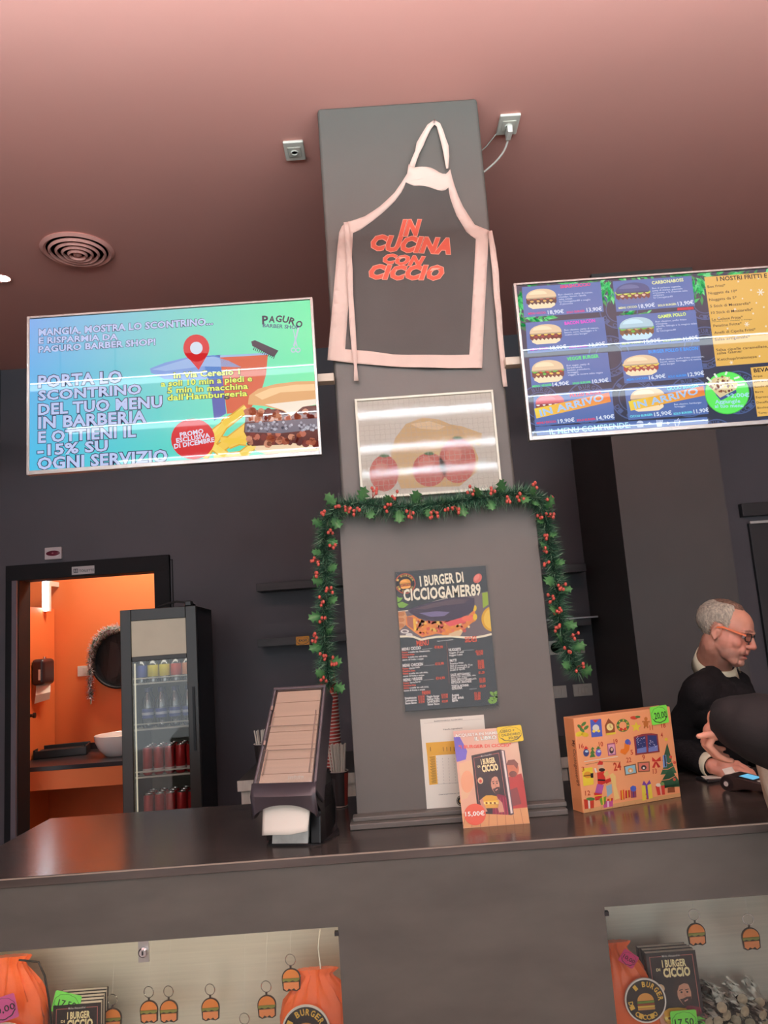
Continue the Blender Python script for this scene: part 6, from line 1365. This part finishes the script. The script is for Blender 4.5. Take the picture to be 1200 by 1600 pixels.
# ================================================================== PEOPLE
SKIN = attr_mat('skin', 0.5, 0.4, sub=0.12, bump=0.05, bscale=260)
KNIT = mat('black knit', (19, 20, 22), 0.9, spec=0.2, noise_amt=0.15, nscale=40, bump=0.2, bscale=160)
COAT = mat('black coat cloth', (28, 29, 30), 0.75, spec=0.3, noise_amt=0.1, nscale=8, bump=0.1, bscale=60)
SHIRT = mat('cream shirt', (238, 230, 200), 0.75, bump=0.05)
def remesh(mb_, name, material, voxel, smooth=3, parent=None, fac=0.5):
    me = bpy.data.meshes.new('body_tmp'); me.from_pydata([tuple(p) for p in mb_.v], [], mb_.f)
    b = bmesh.new(); b.from_mesh(me); bmesh.ops.recalc_face_normals(b, faces=b.faces); b.to_mesh(me); b.free()
    o = bpy.data.objects.new('body_tmp', me); COL.objects.link(o)
    r = o.modifiers.new('r', 'REMESH'); r.mode = 'VOXEL'; r.voxel_size = voxel
    s_ = o.modifiers.new('s', 'SMOOTH'); s_.factor = fac; s_.iterations = smooth
    dg = bpy.context.evaluated_depsgraph_get(); m2 = bpy.data.meshes.new_from_object(o.evaluated_get(dg))
    bpy.data.objects.remove(o); m2.name = name; m2.materials.clear(); m2.materials.append(material)
    inv = mw(parent).inverted(); m2.transform(inv) if parent else None
    q = bpy.data.objects.new(name, m2); COL.objects.link(q)
    if parent: q.parent = parent; MW[q.name] = mw(parent)
    m2.polygons.foreach_set('use_smooth', [True]*len(m2.polygons)); return q
def hand(mb_, wrist, fwd, back, thumb_side, curls, thumb_dir, k=1.0, spread=1.0, fat=1.0):
    """five-fingered hand: fwd = wrist to knuckles, back = normal of the back of the hand, thumb_side = +1/-1 along fwd x back"""
    f = V(fwd).normalized(); n = V(back).normalized(); n = (n-f*n.dot(f)).normalized(); s_ = f.cross(n)*thumb_side
    w = V(wrist)
    base = [(.030, .086), (.010, .092), (-.011, .088), (-.031, .078)]; ln = [(.042, .026, .020), (.046, .029, .021), (.042, .027, .020), (.033, .021, .018)]; rad = [.0104, .0106, .010, .0088]
    for i in range(4):
        a = w+(s_*base[i][0]*.75*k)+f*.008*k; kn = w+s_*base[i][0]*k*spread+f*base[i][1]*k+n*.004*k*(1 if i in (1, 2) else 0)
        mb_.cap(a, kn, .0145*k, .0112*k, 12)
        p = kn; c = 0; d = (f+s_*(base[i][0]*1.8*spread)).normalized()
        for j in range(3):
            c += curls[i][j]; dd = d*cos(c)-n*sin(c); q = p+dd*ln[i][j]*k; r0 = rad[i]*k*fat*(1-.09*j); mb_.cap(p, q, r0, r0*.92, 12); p = q
    mb_.ell(w+f*.045*k-n*.002*k, (.030*k, .030*k, .030*k), 16); mb_.cap(w+s_*.014*k+f*.02*k-n*.008*k, w+s_*.030*k+f*.045*k-n*.008*k, .017*k, .014*k)
    t0 = w+s_*.030*k+f*.040*k-n*.008*k; td = (f*thumb_dir[0]+s_*thumb_dir[1]-n*thumb_dir[2]).normalized(); t1 = t0+td*.034*k
    td2 = (td+f*.25).normalized(); t2 = t1+td2*.028*k; mb_.cap(t0, t1, .0125*k, .0108*k); mb_.cap(t1, t2, .0105*k, .009*k)
    return f, n, s_
def paint(o, fn):
    me = o.data; at = me.color_attributes.new('Col', 'FLOAT_COLOR', 'POINT'); out = []
    for v in me.vertices: c = fn(v.co, v.normal); out += [l1(c[0]), l1(c[1]), l1(c[2]), 1.0]
    at.data.foreach_set('color', out)
mixc = lambda a, b, t: tuple(a[i]*(1-t)+b[i]*t for i in range(3))
sst = lambda a, b, x: (lambda t: t*t*(3-2*t))(max(0, min(1, (x-a)/(b-a))))

# ---------------- the man behind the counter
HY = 2.875
hc = PY(1134, 987, HY)                       # centre of the skull at ear height
fa = radians(-40); fp = radians(-19)         # facing: along +x turned a little to the viewer, nodding down
fwd = V((cos(fa)*cos(fp), sin(fa)*cos(fp), sin(fp)))
rgt = V((sin(fa), -cos(fa), 0)); rgt = (rgt - fwd*rgt.dot(fwd)).normalized(); upv = rgt.cross(fwd)
tilt = Matrix.Rotation(radians(-4), 3, fwd); rgt = tilt @ rgt; upv = tilt @ upv
HS = 0.94
HR = Matrix((rgt*-1, fwd, upv)).transposed() # local: +x = his left, +y = face, +z = up
if HR.determinant() < 0: HR = Matrix((rgt, fwd, upv)).transposed()
Hm = Matrix.Translation(hc) @ HR.to_4x4() @ Matrix.Scale(HS, 4)
NK = PY(1117, 1034, 2.965)                   # base of the neck
yawb = radians(-42); bf = V((cos(yawb), sin(yawb), 0)); br_ = V((bf.y, -bf.x, 0))   # chest direction, his right
man = thing('person', 'grey haired person in black sweater and orange glasses behind the counter, looking down', 'person', (NK.x-.03, NK.y+.12, 0))
def head(mb_, M):
    st = len(mb_.v); R = Matrix.Rotation
    mb_.ell((0, -.018, .040), (.076, .098, .080), 32); mb_.ell((0, .030, .028), (.068, .066, .072), 28)
    mb_.ell((0, .030, -.035), (.060, .058, .075), 24); mb_.ell((0, .045, -.06), (.048, .044, .05), 20)
    for s_ in (-1, 1):
        mb_.cap((s_*.048, .0, -.055), (s_*.028, .058, -.098), .019, .018); mb_.ell((s_*.042, .056, -.030), (.025, .022, .024), 16); mb_.ell((s_*.030, .034, -.058), (.034, .044, .046), 20); mb_.ell((s_*.040, .020, -.030), (.032, .050, .050), 20)
        mb_.cap((s_*.014, .093, .021), (s_*.048, .076, .019), .0105, .009)
        mb_.ell((s_*.0125, .098, -.034), (.0085, .011, .0085), 12)
        mb_.ell((s_*.030, .082, -.052), (.017, .013, .020), 12)
        # ear: rim, bowl and lobe
        E = Matrix.Translation((s_*.076, -.012, -.006)) @ Matrix.Scale(.88, 4) @ R(s_*radians(24), 4, 'Z') @ R(radians(-12), 4, 'X')
        s2 = len(mb_.v); pts = [(s_*(.004+.005*cos(a)), .017*sin(a)*1.0-.002, .028*cos(a)+.002) for a in [2*pi*i/20 for i in range(20)]]
        mb_.tube([V(p) for p in pts], .0046, 8, closed=True); mb_.ell((0, 0, 0), (.0045, .015, .026), 12); mb_.ell((s_*.001, .004, -.029), (.006, .008, .009), 10); mb_.cap((s_*.006, .010, -.010), (s_*.006, .004, .010), .0035, .003, 8); mb_.xform(E, s2)
    mb_.cap((0, .060, -.104), (0, .072, -.100), .020, .019); mb_.ell((0, .078, -.102), (.022, .014, .015), 14)
    mb_.cap((0, .090, .012), (0, .109, -.028), .0085, .012); mb_.ell((0, .110, -.030), (.0145, .0125, .012), 14); mb_.cap((0, .094, -.042), (0, .090, -.058), .008, .008)
    mb_.cap((-.020, .083, -.0635), (.020, .083, -.0635), .0075, .0075); mb_.ell((0, .0925, -.062), (.016, .008, .006), 12)
    mb_.cap((-.017, .082, -.079), (.017, .082, -.079), .0082, .0082); mb_.ell((0, .090, -.079), (.015, .008, .0065), 12)
    mb_.xform(M, st)
bm_ = MB(); head(bm_, Hm)
hp = lambda x, y, z: Hm @ V((x, y, z))
bm_.cap(hp(0, -.022, -.055), NK+V((0, .01, .005)), .057, .062, 20); bm_.cap(hp(0, .015, -.085), NK+bf*.012+V((0, 0, -.02)), .036, .046, 16)
shR = NK + br_*.175 + V((0, 0, -.105)); shL = NK - br_*.175 + V((0, 0, -.105))
pel = V((NK.x-.06, NK.y+.13, .96))
wr = PY(1113, 1201, 2.785); wr.z = CT+.040
elR = V((1.035, 2.995, 1.125))
hipR = pel+br_*.09+V((0, 0, -.05)); hipL = pel-br_*.09+V((0, 0, -.05))
def torso(mb_, g):
    mb_.cap(NK+V((0, .01, -.085)), NK+V((0, .02, -.17)), .078+g, .125+g, 24)
    mb_.cap(NK+br_*.09+V((0, .02, -.13)), pel+br_*.06+V((0, 0, .05)), .105+g, .115+g, 20); mb_.cap(NK-br_*.09+V((0, .02, -.13)), pel-br_*.06+V((0, 0, .05)), .105+g, .115+g, 20)
    mb_.cap(NK+bf*.03+V((0, 0, -.16)), pel+bf*.06+V((0, 0, .12)), .105+g, .125+g, 20)
    for s_ in (1, -1): mb_.cap(NK+bf*.03+V((0, 0, -.17)), NK+br_*.14*s_+V((0, 0, -.15)), .10+g, .088+g, 18)
    mb_.cap(NK+br_*.055+V((0, 0, -.062)), shR, .052+g, .066+g, 18); mb_.cap(NK-br_*.055+V((0, 0, -.062)), shL, .052+g, .066+g, 18)
elL = V((shL.x+.06, shL.y+.02, 1.05)); wl = V((shL.x+.16, 3.02, .98))
torso(bm_, -.014)
for h_, s_ in ((hipR, 1), (hipL, -1)):
    kn = V((h_.x+.02, h_.y-.01, .50)); an = V((h_.x-.01, h_.y+.02, .09)); bm_.cap(pel+br_*.07*s_, h_, .10, .085); bm_.cap(h_, kn, .083, .057, 16); bm_.cap(kn, an, .055, .038, 16); bm_.cap(an+V((0, 0, -.045)), an+bf*.15+V((0, 0, -.055)), .036, .030)
bm_.cap(shR, elR, .050, .040, 16); bm_.cap(elR, wr, .038, .027, 16); bm_.cap(shL, elL, .050, .040, 16); bm_.cap(elL, wl, .038, .027, 16)
hf = (V((PY(1168, 1213, 2.72).x, 2.715, CT+.036))-wr).normalized()
hand(bm_, wr, hf, V((-.1, -.35, .92)), 1 if (hf.cross(V((0, 0, 1)))).y < 0 else -1, [(.55, .75, .45), (.5, .7, .4), (.5, .75, .4), (.55, .8, .4)], (.75, .42, .5), 1.0)
hand(bm_, wl, V((.5, -.6, -.35)), V((.2, -.2, .9)), -1, [(.3, .5, .3)]*4, (.7, .6, .4), 1.0)
mb_body = remesh(bm_, 'body', SKIN, .0034, 4, man, .5)
Hmi = (mw(man).inverted() @ Hm).inverted()
# eye hollows and mouth line pressed into the head, then skin colours
Hmf = Hmi.inverted()
for v in mb_body.data.vertices:
    q = Hmi @ v.co
    if q.y > .03 and abs(q.z) < .12 and abs(q.x) < .09:
        for s_ in (-1, 1):
            d = ((q.x-s_*.030)/.0145)**2+((q.z-.001)/.0105)**2
            if d < 2.4: q = q+V((0, -.0085*math.exp(-d), 0))
        d = (q.x/.021)**2+((q.z+.0712)/.0034)**2
        if d < 4: q = q+V((0, -.0085*math.exp(-d), 0))
        v.co = Hmf @ q
def skin(co, nrm):
    q = Hmi @ co; base = (214, 154, 132)
    nz = noise.noise(co*38)*9; base = tuple(c+nz for c in base)
    if q.length < .2:
        cheek = math.exp(-(((abs(q.x)-.045)/.028)**2+((q.z+.028)/.03)**2)); base = mixc(base, (206, 120, 104), .45*cheek*(q.y > 0))
        base = mixc(base, (204, 118, 102), .5*math.exp(-((q.x/.02)**2+((q.z+.032)/.018)**2+((q.y-.115)/.02)**2)))
        base = mixc(base, (222, 158, 128), .5*sst(.03, .08, q.z))
        bd = sst(-.045, -.065, q.z)*(q.y > .0)*sst(-.02, .02, q.y); base = mixc(base, (176, 140, 128), .35*bd)
        lip = math.exp(-(((q.x)/.021)**4+((q.z+.0715)/.0115)**2))*(q.y > .07); base = mixc(base, (186, 96, 88), .75*lip)
        if q.y > .07 and abs(q.x) < .021 and abs(q.z+.0712) < .0024: base = (86, 40, 40)
        for s_ in (-1, 1):
            d = ((q.x-s_*.031)/.022)**2+((q.z-.0235-(.003 if abs(q.x) < .035 else 0))/.0044)**2
            if d < 1.3 and q.y > .05: base = mixc(base, (92, 70, 60), .85*(1-d/1.3)**.4)
            d = ((q.x-s_*.033)/.014)**2+((q.z-.001)/.0065)**2
            if d < 1 and q.y > .05: base = mixc(base, (160, 96, 88), .6)
    return base
paint(mb_body, skin)
for s_ in (-1, 1):
    e = MB().ell(hp(s_*.030, .0735, .001), (.0098*HS,)*3, 20); o = e.build('eye', attr_mat('eye white and iris', .15) if 'eye white and iris' not in bpy.data.materials else bpy.data.materials['eye white and iris'], man, smooth=True)
    gz = (mw(man).inverted().to_3x3() @ (HR @ V((0, .75, -.66)))).normalized(); cc = mw(man).inverted() @ hp(s_*.030, .0735, .001)
    paint(o, lambda co, n_: (20, 16, 16) if (co-cc).normalized().dot(gz) > .955 else (78, 56, 44) if (co-cc).normalized().dot(gz) > .86 else (186, 170, 164))
    lid = MB(); vs = []; fs = []
    for j in range(5):
        for i in range(13):
            th = radians(24+j*15); ph = radians(-80+160*i/12); r = .0107
            vs.append(hp(s_*.030+r*sin(ph)*cos(th)*1.0, .0735+r*cos(ph)*cos(th), .001+r*sin(th)))
    for j in range(4):
        for i in range(12): fs.append((j*13+i, j*13+i+1, (j+1)*13+i+1, (j+1)*13+i))
    lo = lid.add(vs, fs).build('eyelid', mat('eyelid skin', (206, 140, 120), .5, sub=.1), man, smooth=True); lo.modifiers.new('t', 'SOLIDIFY').thickness = .0012
# hair: short grey sides and back, thin brownish top
def hair_patch(name, m, test, grow, seedv):
    mb_ = MB(); N, Mm = 96, 60; vs = []; ok = []
    for j in range(Mm+1):
        for i in range(N):
            th = pi*j/Mm; ph = 2*pi*i/N; d = V((sin(th)*cos(ph), sin(th)*sin(ph), cos(th)))
            # surface of the two skull ellipsoids
            best = 0
            for c, r in ((V((0, -.018, .040)), V((.076, .098, .080))), (V((0, .030, .028)), V((.068, .066, .072))), (V((0, .030, -.035)), V((.060, .058, .075)))):
                o_ = V((0, 0, 0))-c; A_ = sum((d[k]/r[k])**2 for k in range(3)); B_ = sum(2*o_[k]*d[k]/r[k]**2 for k in range(3)); C_ = sum((o_[k]/r[k])**2 for k in range(3))-1; D_ = B_*B_-4*A_*C_
                if D_ > 0: best = max(best, (-B_+sqrt(D_))/(2*A_))
            p = d*best; f = test(p); g = grow*max(0, min(1, f))+.0022*noise.noise(p*150+V((seedv, 0, 0)))*(f > .0)+.0012*noise.noise(p*330)
            vs.append(hp(*(p*1.0+d*(g-.002)))); ok.append(f > 0)
    fs = []
    for j in range(Mm):
        for i in range(N):
            q = (j*N+i, (j+1)*N+i, (j+1)*N+(i+1) % N, j*N+(i+1) % N)
            if all(ok[k] for k in q): fs.append(q)
    return mb_.add(vs, fs).build(name, m, man, smooth=False)
HG = mat('grey hair', (196, 188, 170), .8, noise_amt=.42, nscale=140, bump=.8, bscale=420, stretch=(1, 1, .35))
HB = mat('thin brown hair', (118, 92, 76), .8, noise_amt=.35, nscale=120, bump=.6, bscale=420)
def hairline(p):     # > 0 inside the grey part
    a = (.030-p.y)/.02 - max(0, (.02-p.z))*22*(p.y > -.02) ; lowb = (p.z+.062+.25*max(0, p.y+.05))/.012
    ear = ((p.y+.010)/.026)**2+((p.z+.008)/.036)**2
    return min(a, lowb, (ear-1)*3 if abs(p.x) > .04 else 9, (.112-p.z)/.01+(.5 if p.y < -.05 else 0))
hair_patch('hair', HG, hairline, .0075, 1.0)
hair_patch('top_hair', HB, lambda p: min((p.z-.094+.0*p.y)/.012, (.052-p.y)/.02, (.05-abs(p.x))/.02), .0065, 4.0)
# glasses
gm = MB(); OG = mat('orange acetate', (240, 120, 64), .3)
fr_ = lambda s_: [(s_*.033+.0235*cos(a)*(1/max(abs(cos(a)), abs(sin(a)))**.72), .0985-.012*abs((s_*.033+.0235*cos(a))/.06)**2, .001+.0155*sin(a)*(1/max(abs(cos(a)), abs(sin(a)))**.72)) for a in [2*pi*i/28 for i in range(28)]]
for s_ in (-1, 1): gm.tube([hp(*p) for p in fr_(s_)], .0020, 8, closed=True)
gm.tube([hp(-.0115, .101, .007), hp(0, .1055, .010), hp(.0115, .101, .007)], .0020, 8)
gl_ = gm.build('eyeglasses', BLACKP, man, smooth=True)
for s_ in (-1, 1):
    vs = [hp(p[0], p[1]-.0005, p[2]) for p in fr_(s_)]; MB().add(vs, [tuple(range(28))]).build('lens', glass_mat('spectacle lens', (.98, .98, .98), .03, .5), gl_)
    a0_, a1_, a2_ = hp(s_*.0585, .0905, .008), hp(s_*.080, .010, .018), hp(s_*.084, -.022, .010)
    tp_ = MB(); st_ = [a0_.lerp(a1_, i/6) for i in range(7)]+[a2_]
    for p0_, p1_ in zip(st_[:-1], st_[1:]):
        u_ = upv*.0032; x_ = HR @ V((.0012, 0, 0)); tp_.hexa([p0_-u_-x_, p0_-u_+x_, p1_-u_+x_, p1_-u_-x_, p0_+u_-x_, p0_+u_+x_, p1_+u_+x_, p1_+u_-x_])
    tp_.build('temple', OG, gl_)
# sweater, collar, cuffs, trousers
sw = MB(); torso(sw, .0)
sw.cap(shR, elR, .064, .053, 18); sw.cap(elR, elR.lerp(wr, .84), .055, .043, 18); sw.cap(shL, elL, .064, .053, 18); sw.cap(elL, elL.lerp(wl, .85), .052, .040, 18)
for k, (a_, b_) in enumerate(((shR+V((-.02, -.045, -.02)), elR+V((-.02, -.03, .05))), (elR+V((-.01, -.05, .02)), elR.lerp(wr, .5)+V((0, -.045, .02))), (shR+V((.05, -.05, -.12)), elR+V((.05, -.04, .02))))): sw.cap(a_, b_, .022, .018, 12)
sv = remesh(sw, 'black_sweater', KNIT, .005, 14, man)
iv = mw(man); crump = []
for v in sv.data.vertices:
    w_ = iv @ v.co; k = noise.noise(w_*9+V((3, 1, 0)))*.006+noise.noise(w_*22)*.0035; crump.append(v.co+v.normal*k)
sv.data.vertices.foreach_set('co', [x for p in crump for x in p])
co_ = MB(); ring0, ring1 = [], []
ax = (hp(0, -.022, -.06)-NK).normalized(); u_ = (bf-ax*bf.dot(ax)).normalized(); w_ = ax.cross(u_)
n = 36
for i in range(n):
    a = 2*pi*i/n; d = u_*cos(a)+w_*sin(a); front = max(0, cos(a))
    ring0.append(NK+ax*(-.030-.022*front)+d*(.082+.012*front)); ring1.append(NK+ax*(.032-.022*front**2)+d*(.070+.006*front))
co_.add(ring0+ring1, [(i, (i+1) % n, (i+1) % n+n, i+n) for i in range(n) if not i == 0 and not i == n-1])
o = co_.build('shirt_collar', SHIRT, man, smooth=True); o.modifiers.new('t', 'SOLIDIFY').thickness = .004
for nm, e_, w__ in (('shirt_cuff', elR, wr), ('shirt_cuff', elL, wl)):
    d = (w__-e_).normalized(); o = MB().tube([w__-d*.052, w__-d*.02, w__+d*.004], [.040, .041, .0395], 28, caps=False).build(nm, SHIRT, man, smooth=True); o.modifiers.new('t', 'SOLIDIFY').thickness = .003
tr_ = MB()
for h_, s_ in ((hipR, 1), (hipL, -1)):
    kn = V((h_.x+.02, h_.y-.01, .50)); an = V((h_.x-.01, h_.y+.02, .09)); tr_.cap(pel+br_*.06*s_+V((0, 0, .03)), h_, .118, .100); tr_.cap(h_, kn, .098, .075, 16); tr_.cap(kn, an, .072, .058, 16)
remesh(tr_, 'trousers', BLACKM, .009, 3, man)
for h_ in (hipR, hipL):
    an = V((h_.x-.01, h_.y+.02, .05)); MB().cap(an+V((0, 0, 0)), an+bf*.17+V((0, 0, -.005)), .047, .042, 14).build('shoe', BLACKP, man, smooth=True)

# ---------------- the customer reaching in from the right
cw = PY(1123, 1123, 2.10)                     # wrist just inside the cuff
cs = V((1.36, 1.74, 1.40)); ce = V((1.17, 1.80, 1.235)); cb = V((1.46, 1.58, 0))
cust = thing('person', 'person in a loose black coat reaching a hand over the counter from right edge', 'person', cb)
cm_ = MB()
chf = V((-.50, .20, -.84)); 
nk = V((1.40, 1.58, 1.50)); pelc = V((1.44, 1.56, .95))
cm_.cap(V((1.33, 1.66, 1.62)), nk, .055, .062); cm_.ell((1.32, 1.68, 1.70), (.078, .098, .112), 24); cm_.ell((1.29, 1.75, 1.665), (.05, .045, .062), 16); cm_.cap((1.275, 1.785, 1.70), (1.268, 1.80, 1.675), .009, .013)
for z_, w_ in ((1.645, .02), (1.635, .018)): cm_.cap((1.285-w_, 1.768-w_*.5, z_), (1.285+w_*.6, 1.785, z_), .008, .008)
for s_ in (-1, 1): cm_.ell((1.32+s_*.07, 1.67+s_*.035, 1.69), (.01, .02, .03), 12)
cm_.cap(nk+V((0, 0, -.05)), pelc, .10, .12); cm_.cap(nk+V((0, .02, -.06)), cs, .055, .058)
cm_.cap(cs, ce, .050, .042); cm_.cap(ce, cw, .040, .030)
oS = V((1.56, 1.42, 1.40)); oE = V((1.60, 1.38, 1.12)); oW = V((1.50, 1.58, 1.00))
cm_.cap(nk+V((0, -.02, -.06)), oS, .055, .058); cm_.cap(oS, oE, .05, .04); cm_.cap(oE, oW, .038, .028); hand(cm_, oW, V((-.5, .6, -.6)), V((.3, .5, .8)), 1, [(.3, .4, .2)]*4, (.7, .6, .3))
for s_ in (-1, 1):
    h_ = pelc+V((s_*.07, -s_*.06, -.05)); kn = h_+V((0, .01, -.42)); an = kn+V((0, -.02, -.40)); cm_.cap(h_, kn, .085, .058); cm_.cap(kn, an, .056, .04); cm_.cap(an+V((0, 0, -.04)), an+V((-.09, .10, -.05)), .036, .03)
# the reaching hand: thumb out to the left, fingers hanging and curling back under the cuff
tip = PY(1080, 1145, 2.13)
f_, n_, s_v = hand(cm_, cw, chf, V((-.84, .0, .54)), -1, [(1.2, .35, .3), (1.2, .4, .3), (1.2, .4, .3), (1.2, .45, .3)], (.45, .1, -.84), .84, .85, 1.12)
cbody = remesh(cm_, 'body', SKIN, .0036, 4, cust)
paint(cbody, lambda co, nr: tuple(c+noise.noise(co*40)*8 for c in (232, 166, 140)))
ct_ = MB()
ct_.cap(nk+V((0, 0, -.10)), pelc+V((0, 0, -.25)), .165, .215, 20); ct_.cap(nk+V((0, .02, -.08)), cs, .085, .092, 18); ct_.cap(nk+V((0, -.02, -.08)), oS, .085, .092, 18); ct_.cap(oS, oE, .085, .075, 18); ct_.cap(oE, oE.lerp(oW, .8), .075, .065, 18)
ct_.cap(cs, ce, .105, .098, 20)
cfx = cw.lerp(ce, -.025)
ct_.tube([ce.lerp(cfx, 0), ce.lerp(cfx, .3), ce.lerp(cfx, .6), ce.lerp(cfx, .8), ce.lerp(cfx, .92), cfx], [.098, .098, .096, .085, .068, .049], 24)
ct_.ell(ce, (.098,)*3, 20)
cv = remesh(ct_, 'black_coat', COAT, .006, 5, cust)
crump = []
for v in cv.data.vertices:
    w_ = mw(cust) @ v.co; crump.append(v.co+v.normal*(noise.noise(w_*7)*.007+noise.noise(w_*17)*.003))
cv.data.vertices.foreach_set('co', [x for p in crump for x in p])
hb = MB().ell((1.332, 1.655, 1.725), (.086, .100, .100), 24); hb.build('hair', mat('dark brown hair', (62, 46, 38), .7, bump=.5, bscale=300), cust, smooth=True)
tq = MB()
for s_ in (-1, 1):
    h_ = pelc+V((s_*.07, -s_*.06, -.05)); kn = h_+V((0, .01, -.42)); an = kn+V((0, -.02, -.38)); tq.cap(h_, kn, .10, .075); tq.cap(kn, an, .072, .06)
    an = kn+V((0, -.02, -.43)); MB().cap(an, an+V((-.10, .11, -.005)), .046, .042, 14).build('shoe', BLACKP, cust, smooth=True)
remesh(tq, 'trousers', mat('dark jeans', (46, 52, 66), .8), .01, 3, cust)
# beige bag on the counter at the edge of the frame
e0 = PY(1191, 1212, 2.25); 
bgt = thing('cloth_bag', 'beige cloth bag standing on the counter at right edge, below black sleeve', 'bag', (e0.x+.09, 2.27, CT))
vs = []; fs = []; n = 32
for j, (z_, k_) in enumerate(((0, .74), (.008, .80), (.04, .90), (.09, .97), (.13, 1.0), (.165, 1.02))):
    for i in range(n):
        a = 2*pi*i/n; sq = (abs(cos(a))**4+abs(sin(a))**4)**-.2; r = 1+.03*sin(a*5+j)+.02*sin(a*9)
        vs.append(V((.09*k_*cos(a)*sq*r, .035*k_*sin(a)*sq*r, z_)))
for j in range(5):
    for i in range(n): fs.append((j*n+i, j*n+(i+1) % n, (j+1)*n+(i+1) % n, (j+1)*n+i))
fs.append(tuple(range(n))[::-1])
o = MB().add(vs, fs).build('bag_body', mat('beige cloth', (206, 190, 168), .8, bump=.2, bscale=200), bgt, smooth=True, local=True); o.modifiers.new('t', 'SOLIDIFY').thickness = .002
MB().torus((0, 0, .166), .001, .0015, (0, 0, 1), 6, 4).tube([V((.086*cos(2*pi*i/24), .034*sin(2*pi*i/24), .167)) for i in range(24)], .0022, 6, closed=True).build('hem', mat('beige hem', (216, 202, 182), .8), bgt, smooth=True, local=True)
